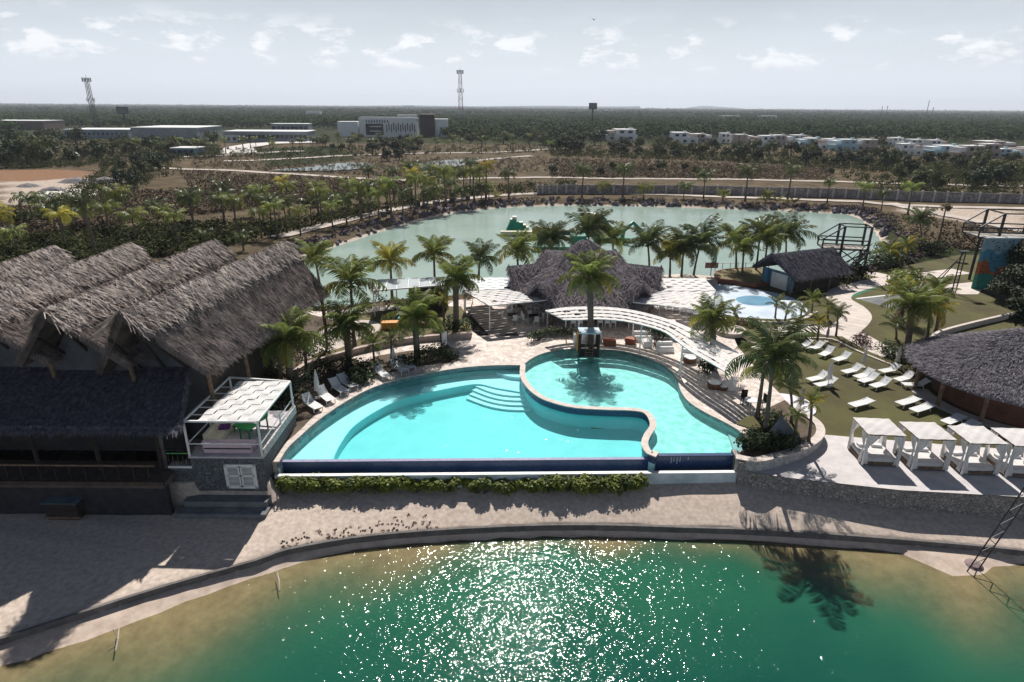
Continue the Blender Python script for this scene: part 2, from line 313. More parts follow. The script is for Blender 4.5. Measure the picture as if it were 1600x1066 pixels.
mainpoly = main_arc[:-1]+lip[:-1]+[Vector((XM, FY(XM)+.12, 0)), Vector((XL, FY(XL)+.12, 0))]
kerb_px = [(-260, 1075), (-120, 1040), (0, 1000), (100, 968), (200, 935), (300, 905), (400, 877), (450, 860), (550, 842), (650, 832), (750, 826), (850, 822), (950, 822), (1050, 825), (1200, 830), (1350, 840), (1500, 852), (1600, 862), (1750, 880)]
kerb = smooth(PP(kerb_px, -2.3), 3)
wl = PP([(-260, 1090), (-100, 1068), (0, 1040), (100, 1010), (200, 975), (300, 935), (400, 900), (500, 868), (600, 849), (700, 839), (850, 829), (1000, 830), (1200, 838), (1350, 850), (1440, 872), (1480, 895), (1503, 906), (1525, 896), (1560, 882), (1620, 878), (1750, 890)], WF)
lag_px = [(450, 412), (490, 397), (560, 374), (620, 355), (700, 335), (760, 327), (850, 322), (950, 322), (1050, 324), (1200, 329), (1290, 333), (1330, 336), (1352, 348), (1372, 370), (1384, 395), (1376, 415), (1345, 424), (1300, 432), (1240, 438), (1180, 440), (1100, 438), (1000, 442), (900, 450), (800, 458), (700, 466), (600, 474), (520, 482), (440, 470), (420, 440)]
lagoon = smooth(PP(lag_px, WB), 3, True)
resort = [Vector(p) for p in ((-75, 31, 0), (-75, 60, 0), (-32, 66, 0), (-20, 66, 0), (10, 76, 0), (30, 77, 0), (46, 80, 0), (58, 92, 0), (90, 90, 0), (90, 26, 0), (30, 28.8, 0))]
wallx = [-60, -18, -17.9, -13.2, -13.0, 12.8, 13.1, 15.4, 21.3, 28, 60]; wally = [29.5, 29.5, 29.6, 29.6, 31.0, 31.25, 31.25, 30.55, 29.4, 28.8, 26.6]
wallz = [-2.1, -2.1, -2.1, -2.1, -1.6, -1.35, -1.4, -1.45, -1.7, -1.9, -2.1]
def segd(px, py, poly, closed=True):
    d = np.full(px.shape, 1e9); m = len(poly)
    for i in range(m if closed else m-1):
        a, b = poly[i], poly[(i+1) % m]; ex, ey = b[0]-a[0], b[1]-a[1]; L = ex*ex+ey*ey+1e-9
        t = np.clip(((px-a[0])*ex+(py-a[1])*ey)/L, 0, 1); d = np.minimum(d, np.hypot(px-a[0]-t*ex, py-a[1]-t*ey))
    return d
def inside(px, py, poly):
    r = np.zeros(px.shape, bool); m = len(poly)
    for i in range(m):
        a, b = poly[i], poly[(i+1) % m]
        if a[1] == b[1]: continue
        c = ((a[1] > py) != (b[1] > py)) & (px < (b[0]-a[0])*(py-a[1])/(b[1]-a[1])+a[0]); r ^= c
    return r
def sdist(px, py, poly): d = segd(px, py, poly); return np.where(inside(px, py, poly), -d, d)
sst = lambda t: (lambda u: u*u*(3-2*u))(np.clip(t, 0, 1))
kx = np.array([p.x for p in kerb]); ky = np.array([p.y for p in kerb]); wx = np.array([p.x for p in wl]); wy = np.array([p.y for p in wl])
kx_, kidx = np.unique(kx, return_index=True); ky_ = ky[kidx]; wx_, widx = np.unique(wx, return_index=True); wy_ = wy[widx]
def hills(X, Y):
    v = 0
    for a, b, c, e in ((.11, .07, 0, .12), (.031, -.05, 2, .2), (.4, .33, 1, .05), (-.27, .61, 4, .04)): v = v+e*np.sin(a*X+b*Y+c)*np.cos(b*1.7*X-a*Y+c*2)
    return v
def ground(X, Y, nz=True):
    X = np.asarray(X, float); Y = np.asarray(Y, float)
    dr = sdist(X, Y, resort); ds = sdist(X, Y, lagoon)
    base = PL+(-.7-PL)*sst(1-dr/7)
    base = base+hills(X, Y)*sst((Y-85)/30)*sst((900-Y)/300)*.7*sst((ds-6)/10)
    base = np.where((X < 47) & (Y < 82), np.minimum(base, -.7), base)
    base = np.where(sdist(X, Y, mainpoly) < .5, -2.2, base)
    h = np.where(ds > 0, np.minimum(base, WB-.02+.42*ds), WB-.15-np.minimum(-ds, 8)*.12)
    fy = np.interp(X, wallx, wally); fz = np.interp(X, wallx, wallz); kyy = np.interp(X, kx_, ky_); wyy = np.interp(X, wx_, wy_)
    fyt = np.where((X > -13.2) & (X < 13.0), 32.9, np.where(X > 12.9, fy+.5, fy+.25))
    t = np.clip((fy-Y)/(fy-kyy), 0, 1)
    beach = fz+(-2.32-fz)*t**1.2+.03*np.sin(X*1.3+Y*2.1)*np.sin(Y*1.7-X*.6)*(1-t)
    t2 = np.clip((kyy-Y)/np.maximum(kyy-wyy, .3), 0, 1); low = -2.70-.23*t2
    bed = WF-.20-np.minimum((wyy-Y)*.16, 2.2)
    fr = np.where(Y > kyy-.02, beach, np.where(Y > wyy, low, bed))
    return np.where(Y < fyt, fr, h)
def gz(x, y): return float(ground(np.array([x]), np.array([y]))[0])
def G(px, py, z0=PL):
    z = z0
    for _ in range(6):
        p = P(px, py, z); z2 = gz(p.x, p.y); d = abs(z2-z); z = z2
        if d < .02: break
    return Vector((p.x, p.y, z))
def grow(a, b, s, f, mx):
    o = [a]
    while o[-1] < b: o.append(o[-1]+s); s = min(s*f, mx)
    return o
xs = grow(55, 12000, .9, 1.12, 900); gx = np.array([-v for v in xs[::-1]]+list(np.arange(-54.3, 54.6, .55))+xs)
gy = np.array([-30, -15, -5, 2, 8, 12]+list(np.arange(14, 33.5, .18))+list(np.arange(34, 64, 1.5))+list(np.arange(64, 92, .8))+list(np.arange(92, 160, 1.4))+grow(161, 14000, 2, 1.06, 900))
GX, GY = np.meshgrid(gx, gy); GZ = ground(GX, GY)
import bisect
gxl, gyl = gx.tolist(), gy.tolist()
def bil(A, x, y):
    i = min(max(bisect.bisect(gxl, x)-1, 0), len(gxl)-2); j = min(max(bisect.bisect(gyl, y)-1, 0), len(gyl)-2)
    u = min(max((x-gxl[i])/(gxl[i+1]-gxl[i]), 0), 1); v = min(max((y-gyl[j])/(gyl[j+1]-gyl[j]), 0), 1)
    return float((A[j, i]*(1-u)+A[j, i+1]*u)*(1-v)+(A[j+1, i]*(1-u)+A[j+1, i+1]*u)*v)
def gz(x, y): return bil(GZ, x, y)
nx_, ny_ = len(gx), len(gy); vs = np.stack([GX, GY, GZ], -1).reshape(-1, 3); ii = np.arange((ny_-1)*(nx_-1)); rr, cc = ii//(nx_-1), ii % (nx_-1); k0 = rr*nx_+cc
me = bpy.data.meshes.new('terrain'); me.vertices.add(len(vs)); me.vertices.foreach_set('co', vs.reshape(-1).astype(np.float32)); nf = len(ii)
me.loops.add(nf*4); me.loops.foreach_set('vertex_index', np.stack([k0, k0+1, k0+nx_+1, k0+nx_], 1).reshape(-1).astype(np.int32)); me.polygons.add(nf)
me.polygons.foreach_set('loop_start', np.arange(0, nf*4, 4, dtype=np.int32)); me.polygons.foreach_set('loop_total', np.full(nf, 4, dtype=np.int32)); me.polygons.foreach_set('use_smooth', np.ones(nf, bool)); me.update(calc_edges=True)
X, Y = GX.ravel(), GY.ravel(); dl = sdist(X, Y, lagoon)
sandv = np.maximum(sst(1-(dl-np.where(Y > 85, .1, .6))/np.where(Y > 85, 1.0, 2.2))*(dl > -30), (Y < 33.2)*1.0)
for nm_, px_ in (('east', [(1400, 315), (1640, 330), (1640, 372), (1520, 352), (1380, 330)]), ('pit', [(-30, 268), (70, 264), (150, 268), (190, 280), (192, 298), (140, 312), (60, 322), (-30, 325)])):
    s_ = sdist(X, Y, [G(a, b) for a, b in px_]); sandv = np.maximum(sandv, sst(-s_/6+.3)*.55)
grn = np.zeros(len(X)); 
for px_ in ([(1330, 345), (1400, 340), (1420, 400), (1385, 430), (1350, 400)], [(400, 232), (520, 228), (560, 250), (420, 262)], [(1400, 395), (1640, 380), (1640, 430), (1380, 420)]):
    s_ = sdist(X, Y, [G(a, b) for a, b in px_]); grn = np.maximum(grn, sst(-s_/8+.5))
grn = np.maximum(grn, sst((Y-330)/120)); grn = np.maximum(grn, sst((-X-Y*.8-15)/30)*(Y > 60)); grn = np.maximum(grn, sst((X-Y*.85-15)/30)*(Y > 90))
orange = np.zeros(len(X)); s_ = sdist(X, Y, [G(a, b) for a, b in [(-20, 268), (60, 264), (130, 268), (150, 276), (60, 282), (-20, 286)]]); orange = sst(-s_/8+.5)
for nm_, arr in (('sand', sandv), ('green', grn), ('orange', orange)):
    at_ = me.attributes.new(nm_, 'FLOAT', 'POINT'); at_.data.foreach_set('value', arr.astype(np.float32))
m = mat('open_ground', (.14, .108, .072), (.06, .05, .033), .22, .95, bump=.022, bscale=6, spec=.02, detail=10, stops=(.32, .68)); t = m.node_tree; n = t.nodes; l = t.links.new; b = n['Principled BSDF']; src = b.inputs['Base Color'].links[0].from_socket
def over(attr, c1, c2, sc, soft=.35):
    global src
    a = n.new('ShaderNodeAttribute'); a.attribute_name = attr; g = n.new('ShaderNodeNewGeometry'); x = n.new('ShaderNodeTexNoise'); x.inputs['Scale'].default_value = sc; x.inputs['Detail'].default_value = 9; x.inputs['Roughness'].default_value = .68; l(g.outputs['Position'], x.inputs['Vector'])
    ad = n.new('ShaderNodeMath'); ad.operation = 'ADD'; l(a.outputs['Fac'], ad.inputs[0]); l(x.outputs[0], ad.inputs[1]); mr = n.new('ShaderNodeMapRange'); mr.inputs[1].default_value = .95-soft/2; mr.inputs[2].default_value = .95+soft/2; l(ad.outputs[0], mr.inputs[0])
    cr = n.new('ShaderNodeValToRGB'); cr.color_ramp.elements[0].position = .3; cr.color_ramp.elements[1].position = .7; cr.color_ramp.elements[0].color = (*c2, 1); cr.color_ramp.elements[1].color = (*c1, 1)
    x2 = n.new('ShaderNodeTexNoise'); x2.inputs['Scale'].default_value = sc*2.6; x2.inputs['Detail'].default_value = 8; l(g.outputs['Position'], x2.inputs['Vector']); l(x2.outputs[0], cr.inputs[0])
    mx = n.new('ShaderNodeMix'); mx.data_type = 'RGBA'; l(mr.outputs[0], mx.inputs[0]); l(src, mx.inputs[6]); l(cr.outputs[0], mx.inputs[7]); src = mx.outputs[2]; l(src, b.inputs['Base Color'])
over('green', (.045, .052, .024), (.02, .026, .013), .4); over('sand', (.58, .495, .43), (.39, .325, .28), 1.6); over('orange', (.26, .15, .09), (.18, .11, .075), .3)
me.materials.append(m); tag(link('terrain', me), kind='structure')
# ---- front water with depth attribute (cloudy green body thickens away from the shore)
wxs = np.arange(-60, 60.1, .6); wys = np.concatenate([np.arange(-30, 12, 3), np.arange(12, 31, .3)]); WX, WY = np.meshgrid(wxs, wys); dep = np.interp(WX, wx_, wy_)-WY
keep = dep > -.8; mb = MB(); idx = -np.ones(WX.shape, int); cnt = 0
dn_ = segd(WX, WY, wl, False); shw = np.interp(WX, [-30, -12, -5, 2, 10, 15, 22, 30], [9, 7.5, 5, 2.6, 3.2, 6, 7, 6]); dd_ = np.where(dep > 0, dn_, 0)+.5*np.sin(WX*.55+WY*.3)+.3*np.sin(WX*1.3-WY); opv = sst(dd_/shw)**.8*.95; dpv = sst((dd_-1)/14)
hole = opv.copy()
for r in range(WX.shape[0]):
    for c in range(WX.shape[1]):
        if keep[r, c]: idx[r, c] = cnt; cnt += 1; mb.v.append((WX[r, c], WY[r, c], WF))
fl = []
for r in range(WX.shape[0]-1):
    for c in range(WX.shape[1]-1):
        q = (idx[r, c], idx[r, c+1], idx[r+1, c+1], idx[r+1, c])
        if min(q) >= 0: mb.f.append(q)
wm = water('green_lake_water', (.022, .125, .072), (.70, .71, .57), [(.5, 1.7, .5, .06), (1.8, 1.7, .3, .064), (4.8, 1.6, -.15, .036)], 1.0, .06, 'cloud', body2=(.004, .060, .046), battr='deep')
me = mb.mesh('lake', wm); a_ = me.attributes.new('cloud', 'FLOAT', 'POINT'); a_.data.foreach_set('value', opv[keep].astype(np.float32)); a_ = me.attributes.new('deep', 'FLOAT', 'POINT'); a_.data.foreach_set('value', dpv[keep].astype(np.float32)); tag(link('lake', me), kind='structure')
wm2 = water('lagoon_water', (.26, .36, .32), (.5, .7, .62), [(.35, 1.4, .3, .12), (1.2, 1.5, .2, .06)], .7, .12, None, .96, body2=(.32, .41, .37))
mb = MB(); mb.sheet([(p.x+(p.x-15)*.012, p.y+(p.y-108)*.02) for p in lagoon], WB); tag(mb.build('lagoon', wm2), kind='structure')
# ---- kerb between beach and lake shore
mb = MB(); rib_solid(mb, kerb, .16, -2.95, -2.2); tag(mb.build('shore_kerb', mat('kerb_concrete', (.16, .15, .15), (.09, .085, .085), 2, .9, bump=.01)), kind='structure')
shp = [p for p in kerb]; vs = []; ns_ = 7
for p in shp:
    yw = float(np.interp(p.x, wx_, wy_)); yw = min(yw, p.y-.25)
    for k, (f, z) in enumerate(((0, -2.50), (.33, -2.57), (.7, -2.66), (1, -2.74), (None, -2.80), (None, -2.92), (None, -4.1))):
        y = p.y-.02+(yw-p.y)*f if f is not None else yw-(.5, 1.4, 9.)[k-4]
        vs.append((p.x+.04*math.sin(k*3+p.x*5), y, z+.012*math.sin(p.x*3+k*2)))
b = MB().add(vs, [(i*ns_+k, i*ns_+k+1, (i+1)*ns_+k+1, (i+1)*ns_+k) for i in range(len(shp)-1) for k in range(ns_-1)])
tag(b.build('shore_sand', mat('wet_shore_sand', (.56, .46, .39), (.40, .32, .27), 1.6, .85, bump=.015, spec=.1), smooth=True), kind='structure')
# ---- pools
front_l, front_r = Vector((XL, FY(XL), 0)), Vector((XR, FY(XR), 0))
uppoly = up_arc[:-1]+[Vector((XR, FY(XR)+.12, 0)), Vector((XM, FY(XM)+.12, 0))]+list(reversed(lip[:-1]))[0:-1]
def inset(poly, k): c = Vector((sum(p.x for p in poly)/len(poly), sum(p.y for p in poly)/len(poly), 0)); return [Vector((p.x+(c.x-p.x)*k, p.y+(c.y-p.y)*k, 0)) for p in poly]
b = MB(); b.sheet(mainpoly, -.8); tag(b.build('pool_shelf_floor', aqua), kind='structure')
deep_in = smooth(PP([(519, 722), (527, 702), (545, 674), (563, 658), (590, 641), (617, 628), (655, 617), (705, 606), (746, 600), (775, 606), (822, 614)], -.8), 3)
deeppoly = deep_in[:-1]+[p for p in lip if p.y < P(0, 614, 0).y+.2 or p.x > 3][1:-1]+[Vector((XM, FY(XM)+.1, 0)), Vector((deep_in[0].x, FY(-10)+.1, 0))]
# shelf floor is a rim: rebuild it with the basin cut out
bpy.data.objects.remove(bpy.data.objects['pool_shelf_floor'])
shelf = main_arc[:-1]+[q for q in lip if q.y > deep_in[-1].y]+list(reversed(deep_in))+[Vector((deep_in[0].x, FY(-10)+.1, 0)), Vector((XL, FY(XL)+.12, 0))]
b = MB(); b.sheet(shelf, -.8); tag(b.build('pool_shelf_floor', aqua), kind='structure')
b = MB(); b.sheet(mainpoly, -1.40); tag(b.build('pool_basin_floor', aquad), kind='structure')
b = MB(); rib_solid(b, deep_in, .06, -1.42, -.795); tag(b.build('pool_basin_side', mat('pool_side_plaster', (.38, .74, .76), (.32, .68, .71), 1, .6)), kind='structure')
b = MB(); b.sheet(uppoly, -.62); tag(b.build('upper_pool_floor', mat('upper_pool_plaster', (.66, .80, .80), (.42, .62, .54), 1.6, .6, stops=(.4, .62))), kind='structure')
for k in range(4):                                               # curved steps down into the deep basin
    ar = smooth(PP([(742-4.5*k, 601+4.2*k), (768-2*k, 611+4.8*k), (795, 616+5*k), (826+1.2*k, 616.5+5*k)], -.8), 4)
    b = MB(); b.prism([(p.x, p.y) for p in ar]+[(p.x, p.y) for p in PP([(828, 605), (790, 598), (755, 598)], -.8)], -1.5, -.90-.12*k); o = b.build('pool_step', aqua); tag(o, kind='structure')
ar = smooth(PP([(762, 571.5), (775, 580), (795, 587), (822, 590)], -.5), 4); b = MB(); b.prism([(p.x, p.y) for p in ar]+[tuple(P(820, 574, -.5).xy), tuple(P(790, 573, -.5).xy)], -.82, -.55); tag(b.build('pool_step', aqua), kind='structure')
pw = water('clear_pool_water', (.2, .7, .75), (.66, .955, .975), [(.9, 1.4, .3, .05), (2.6, 1.3, .6, .030), (5, 1.2, .2, .012)], .8, .06, None, .05)
b = MB(); b.sheet(mainpoly, -.3); tag(b.build('pool_water', pw), kind='structure')
b = MB(); b.sheet(uppoly, -.055); tag(b.build('pool_water', pw), kind='structure')
b = MB(); rib_solid(b, main_arc, .1, -1.2, -.07, 1.0); tag(b.build('pool_wall', MT['pool_side_plaster']), kind='structure')
b = MB(); rib_solid(b, up_arc, .1, -1.2, -.07, 1.0); tag(b.build('pool_wall', MT['pool_side_plaster']), kind='structure')
b = MB(); rib_solid(b, main_arc, .13, -.40, -.075, 1.0); tag(b.build('waterline_tiles', bluetile), kind='structure')
b = MB(); rib_solid(b, up_arc, .13, -.22, -.075, 1.0); tag(b.build('waterline_tiles', bluetile), kind='structure')
b = MB(); rib_solid(b, lip, .22, -1.7, .03); tag(b.build('pool_divider_wall', MT['pool_side_plaster']), kind='structure')
b = MB(); rib_solid(b, lip, .30, -.42, .043); tag(b.build('divider_tile_band', bluetile), kind='structure')
b = MB()
A, B = ribbon(lip, .42); nl = len(A); o = None; root = thing('pool_divider_coping', 'serpentine pale stone coping on the wall dividing the round upper pool from the main pool', 'coping')
for i in range(0, nl-2, 2):
    b = MB(); b.prism([tuple(A[i].xy), tuple(A[i+1].xy), tuple(A[i+2].xy), tuple(B[i+2].xy), tuple(B[i+1].xy), tuple(B[i].xy)], .045, .11); o = b.build('stone', coping, root); 
root2 = thing('pool_edge_coping', 'pale stone coping slabs around the outer curve of both pools', 'coping')
for arc in (main_arc, up_arc):
    A, B = ribbon(arc, .4, 1.0)
    for i in range(0, len(A)-1, 1):
        b = MB(); b.prism([tuple(A[i].lerp(A[i+1], .02).xy), tuple(A[i+1].lerp(A[i], .02).xy), tuple(B[i+1].lerp(B[i], .02).xy), tuple(B[i].lerp(B[i+1], .02).xy)], -.08, .022+.006*random.random()); b.build('stone', coping, root2)
def slab(x0, x1, y0, y1, z0, z1): return [(x0, FY(x0)+y0), (x1, FY(x1)+y0), (x1, FY(x1)+y1), (x0, FY(x0)+y1)], z0, z1
root = thing('infinity_edge_wall', 'long dark blue tiled vanishing edge wall along the front of both pools', 'wall')
b = MB(); b.prism(*slab(XL-.1, XM, -.16, .14, -1.9, -.31)); b.build('lower_edge', bluetile, root)
b = MB(); b.prism(*slab(XM+.01, XR, -.16, .14, -1.9, -.06)); b.build('upper_edge', bluetile, root)
for k, (dx, hh_) in enumerate(((.9, .42), (1.05, .30), (1.25, .46), (1.42, .34), (1.9, .2))): MB().box((XM+dx, FY(XM+dx)-.163, -.14-hh_/2), (.05, .004, hh_)).build('lime_streak', mat('lime_stain', (.42, .48, .52), (.22, .28, .34), 9, .8), root)
b = MB(); b.prism(*slab(XL, XM-.02, -.14, .12, -.309, -.285)); b.build('wet_rim', mat('wet_lilac_tile', (.36, .36, .50), (.26, .26, .38), 6, .15, spec=.6), root)
b = MB(); b.prism(*slab(XL, XR, -.82, -.17, -1.5, -1.12)); tag(b.build('overflow_channel_water', water('channel_water', (.01, .025, .03), (.4, .5, .55), [(2, 1, 0, .02)], .5, .05, None, .9)), kind='structure')
root = thing('channel_wall', 'low white wall holding the overflow channel above the beach', 'wall')
b = MB(); b.prism(*slab(XL-.1, XR+.05, -1.02, -.83, -1.9, -.72)); b.build('wall_face', mat('stained_white_render', (.66, .72, .74), (.42, .50, .54), 1.1, .8), root)
b = MB(); b.prism(*slab(XL-.1, XR+.05, -1.06, -.80, -.718, -.66)); b.build('wall_cap', white, root)
# ---- deck, lawn, terrace sheets
deck_r = PP([(1158, 712), (1200, 712), (1240, 704), (1268, 690), (1278, 676), (1270, 660), (1248, 640), (1226, 623), (1197, 593), (1172, 565), (1152, 540), (1143, 520), (1120, 508), (1098, 498), (1092, 480), (1092, 463), (1060, 445), (1000, 445), (900, 455), (800, 462), (700, 470), (600, 478), (500, 487)], 0)
deckp = main_arc[:-1]+up_arc+deck_r+[Vector((-30, 62, 0)), Vector((-60, 58, 0)), Vector((-60, 31, 0)), Vector((-18.2, 31, 0)), Vector((-14.4, 31.2, 0))]
b = MB(); b.prism([(p.x, p.y) for p in deckp], -.95, 0, bottom=False); tag(b.build('pool_deck', paving), kind='structure')
lawn_back = PP([(1640, 400), (1500, 398), (1345, 430), (1290, 440), (1200, 448), (1110, 446)], LW)
terr_f = [Vector((13.2, 31.3, 0)), Vector((15.4, 30.6, 0)), Vector((21.3, 29.4, 0)), Vector((28, 28.8, 0)), Vector((60, 26.6, 0))]
b = MB(); lawnp = [Vector((13.2, 33, 0))]+[Vector((16, 33.6, 0)), Vector((60, 31, 0)), Vector((95, 60, 0)), Vector((95, 100, 0))]+lawn_back+PP([(1088, 462), (1088, 480), (1090, 500), (1120, 512), (1140, 522), (1149, 542), (1168, 567), (1192, 597), (1220, 628), (1240, 645)], LW)+[Vector((16.5, 36, 0))]
b.prism([(p.x, p.y) for p in lawnp], -1.15, LW, bottom=False)
lawnm = mat('dry_lawn', (.088, .086, .028), (.056, .046, .020), .25, .95, bump=.012, bscale=14, detail=12, stops=(.36, .64)); tag(b.build('lawn', lawnm), kind='structure')
tp = PP([(1130, 655), (1284, 679), (1330, 683), (1420, 690), (1500, 697), (1640, 706)], LW)
b = MB(); b.sheet([(p.x, p.y) for p in terr_f]+[(p.x, p.y) for p in (Vector((62, 33, 0)),)]+[(p.x, p.y) for p in reversed(tp)], LW+.006); tag(b.build('daybed_terrace', mat('terrace_concrete', (.56, .53, .53), (.42, .40, .41), .9, .8, bump=.004, detail=9)), kind='structure')
# terrace retaining wall
root = thing('terrace_retaining_wall', 'sloping grey stone retaining wall below the daybed terrace', 'wall')
b = MB(); rib_solid(b, [Vector((13.05, 31.35, 0))]+terr_f[1:], .8, -2.4, LW-.02, 1.0)
b.build('wall_face', stone, root)
# planter wall, curved, with pale coping
plw = smooth(PP([(1150, 714), (1180, 719), (1210, 713), (1240, 705), (1265, 694), (1281, 680), (1280, 665), (1266, 652), (1246, 641)], .12), 3)
root = thing('curved_planter_wall', 'curved whitewashed stone planter wall with pale coping right of the pool', 'planter')
b = MB(); rib_solid(b, plw, .4, -1.9, .1); b.build('wall_face', cells('pale_stone_walling', (.52, .50, .49), (.40, .39, .38), (.30, .29, .28), 6.0, bump=.02, mw=.08), root)
A, B = ribbon(plw, .52)
for i in range(0, len(A)-1, 2):
    if i+2 < len(A)+1:
        j = min(i+2, len(A)-1); mid = [A[i+1], ] if j-i == 2 else []
        b = MB(); b.prism([tuple(A[i].xy)]+[tuple(q.xy) for q in mid]+[tuple(A[j].xy), tuple(B[j].xy)]+([tuple(B[i+1].xy)] if mid else [])+[tuple(B[i].xy)], .102, .17); b.build('coping_stone', coping, root)
b = MB(); b.sheet([(p.x, p.y) for p in plw]+[(p.x, p.y) for p in PP([(1226, 625), (1195, 640), (1168, 662), (1172, 690), (1158, 706)], .05)], .05); tag(b.build('planter_bed', soil), kind='structure')
b = MB(); b.sheet([(p.x, p.y) for p in PP([(1150, 662), (1168, 650), (1215, 652), (1248, 668), (1250, 690), (1180, 672)], .056)], .056); tag(b.build('grass_patch', lawnm), kind='structure')
# side wall at pool end
b = MB(); b.box((13.25, 31.95, -.9), (.35, 1.5, 1.9)); tag(b.build('pool_end_wall', stone), 'short stone wall closing the right end of the infinity edge', 'wall')
# paths on the lawn
pathm = mat('pale_cast_path', (.60, .53, .49), (.46, .41, .38), .8, .85, bump=.004)
pth = thing('garden_path', 'pale curving garden path of cast slabs across the lawn to the towers', 'path')
pth['kind'] = 'structure'; 
for key in ('label', 'category'): del pth[key]
def slabs(pts, wd, z, step=.95):
    pts = smooth(pts, 12); acc = [pts[0]]
    for p in pts[1:]:
        if (p-acc[-1]).length >= step: acc.append(p)
    A, B = ribbon(acc, wd)
    for i in range(len(acc)-1):
        b = MB(); a0, a1 = A[i].lerp(A[i+1], .012), A[i+1].lerp(A[i], .012); b0, b1 = B[i].lerp(B[i+1], .012), B[i+1].lerp(B[i], .012)
        b.prism([tuple(a0.xy), tuple(a1.xy), tuple(b1.xy), tuple(b0.xy)], z-.05, z+.012+.006*random.random()); b.build('slab', pathm, pth)
slabs(PP([(1398, 556), (1372, 545), (1345, 530), (1322, 515), (1332, 505), (1340, 492), (1330, 479), (1310, 466), (1318, 455), (1355, 444), (1400, 436), (1450, 430), (1510, 423)], LW), 2.6, LW)
slabs(PP([(1400, 436), (1368, 429), (1345, 424)], LW), 2.2, LW+.02)
slabs(PP([(1222, 520), (1262, 512), (1290, 518), (1322, 520)], LW), 2.4, LW+.01)
b = MB(); b.sheet([(p.x, p.y) for p in PP([(1478, 445), (1520, 441), (1535, 452), (1528, 460), (1490, 460), (1470, 455)], LW)], LW+.008); tag(b.build('concrete_pad', pathm), kind='structure')
# white splash pad and pale sandy beach behind the palapa
pad = smooth(PP([(1080, 462), (1110, 470), (1100, 486), (1140, 494), (1190, 498), (1240, 498), (1262, 486), (1248, 470), (1220, 460), (1180, 452), (1140, 446), (1110, 445)], LW), 3, True)
b = MB(); b.sheet([(p.x, p.y) for p in pad], LW+.012); tag(b.build('splash_pad', mat('pale_blue_pad_paint', (.50, .57, .64), (.36, .45, .55), .5, .6)), kind='structure')
b = MB(); b.sheet([(p.x, p.y) for p in smooth(PP([(1150, 466), (1175, 462), (1205, 466), (1215, 474), (1190, 478), (1160, 475)], LW), 3, True)], LW+.02); tag(b.build('pad_pool', mat('pad_blue_paint', (.10, .28, .42), (.06, .18, .30), .6, .4)), kind='structure')
b = MB(); b.sheet([(p.x, p.y) for p in PP([(1000, 443), (1085, 462), (1118, 445), (1130, 432), (1060, 428), (1010, 432)], -.4)], -.4); tag(b.build('lagoon_beach', sandp), kind='structure')
b = MB(); rib_solid(b, smooth(PP([(1098, 494), (1140, 500), (1190, 504), (1245, 503), (1275, 488)], LW), 4), .35, -1, LW+.12); tag(b.build('splash_pad_kerb', coping), 'curved cream kerb around the front of the splash pad', 'kerb')
gc = mat('grey_court', (.17, .18, .18), (.10, .11, .11), .8, .9)
b = MB(); b.sheet([(p.x, p.y) for p in PP([(1338, 467), (1408, 459), (1440, 472), (1400, 484)], LW)], LW+.008); tag(b.build('grey_court_surface', gc), kind='structure')
b = MB(); rib_sheet(b, PP([(1338, 467), (1408, 459), (1440, 472)], LW), .3, LW+.016); tag(b.build('court_line', white), kind='structure')
grm = mat('green_matting', (.03, .16, .09), (.02, .10, .06), 1, .9)
b = MB(); b.sheet([(p.x, p.y) for p in PP([(1318, 450), (1346, 440), (1390, 441), (1320, 470), (1300, 462)], LW)], LW+.005); tag(b.build('green_matting', grm), kind='structure')
# lawn/path border kerb
b = MB(); rib_solid(b, smooth(PP([(1262, 529), (1300, 531), (1330, 545), (1365, 560), (1400, 574)], LW), 3), .2, -1, LW+.1); tag(b.build('lawn_kerb', coping), 'pale kerb along the back edge of the sunbathing lawn', 'kerb')
# curved low wall behind lawn at far right
b = MB(); rib_solid(b, smooth(PP([(1450, 545), (1458, 530), (1480, 521), (1530, 508), (1600, 492), (1660, 482)], LW), 3), .3, -1, .0); tag(b.build('garden_wall', coping), 'curving low pale wall behind the round thatched hut', 'wall')
# ---- planting beds and garden behind the left of the pool
bed1 = PP([(452, 690), (500, 640), (545, 606), (572, 596), (570, 575), (556, 560), (520, 560), (500, 570), (480, 582), (455, 620), (430, 700)], 0)
b = MB(); b.sheet([(p.x, p.y) for p in bed1], .008); tag(b.build('planting_bed', soil), kind='structure')
b = MB(); b.sheet([(p.x, p.y) for p in PP([(575, 590), (610, 582), (660, 572), (715, 565), (718, 556), (690, 546), (640, 548), (590, 556), (572, 566)], 0)], .008); tag(b.build('planting_bed', soil), kind='structure')
b = MB(); b.sheet([(p.x, p.y) for p in PP([(400, 700), (455, 600), (470, 560), (500, 520), (520, 500), (440, 480), (380, 560), (360, 640)], 0)], .006); tag(b.build('planting_bed', soil), kind='structure')
gw = smooth(PP([(462, 588), (480, 576), (510, 566), (548, 555), (590, 545), (640, 536), (690, 531), (736, 528)], 0), 3)
root = thing('garden_retaining_wall', 'low pink stone wall curving behind the left of the pool', 'wall')
A, B = ribbon(gw, .35)
for i in range(len(A)-1):
    b = MB(); b.prism([tuple(A[i].lerp(A[i+1], .01).xy), tuple(A[i+1].xy), tuple(B[i+1].xy), tuple(B[i].lerp(B[i+1], .01).xy)], -.1, .5+.012*random.random()); b.build('stone', mat('pink_stone', (.50, .41, .375), (.33, .27, .25), 3, .85, bump=.02), root)
up = [Vector((p.x, p.y+.15, 0)) for p in gw]+PP([(737, 520), (735, 500), (720, 478), (640, 480), (540, 492), (500, 510), (470, 560)], .45)
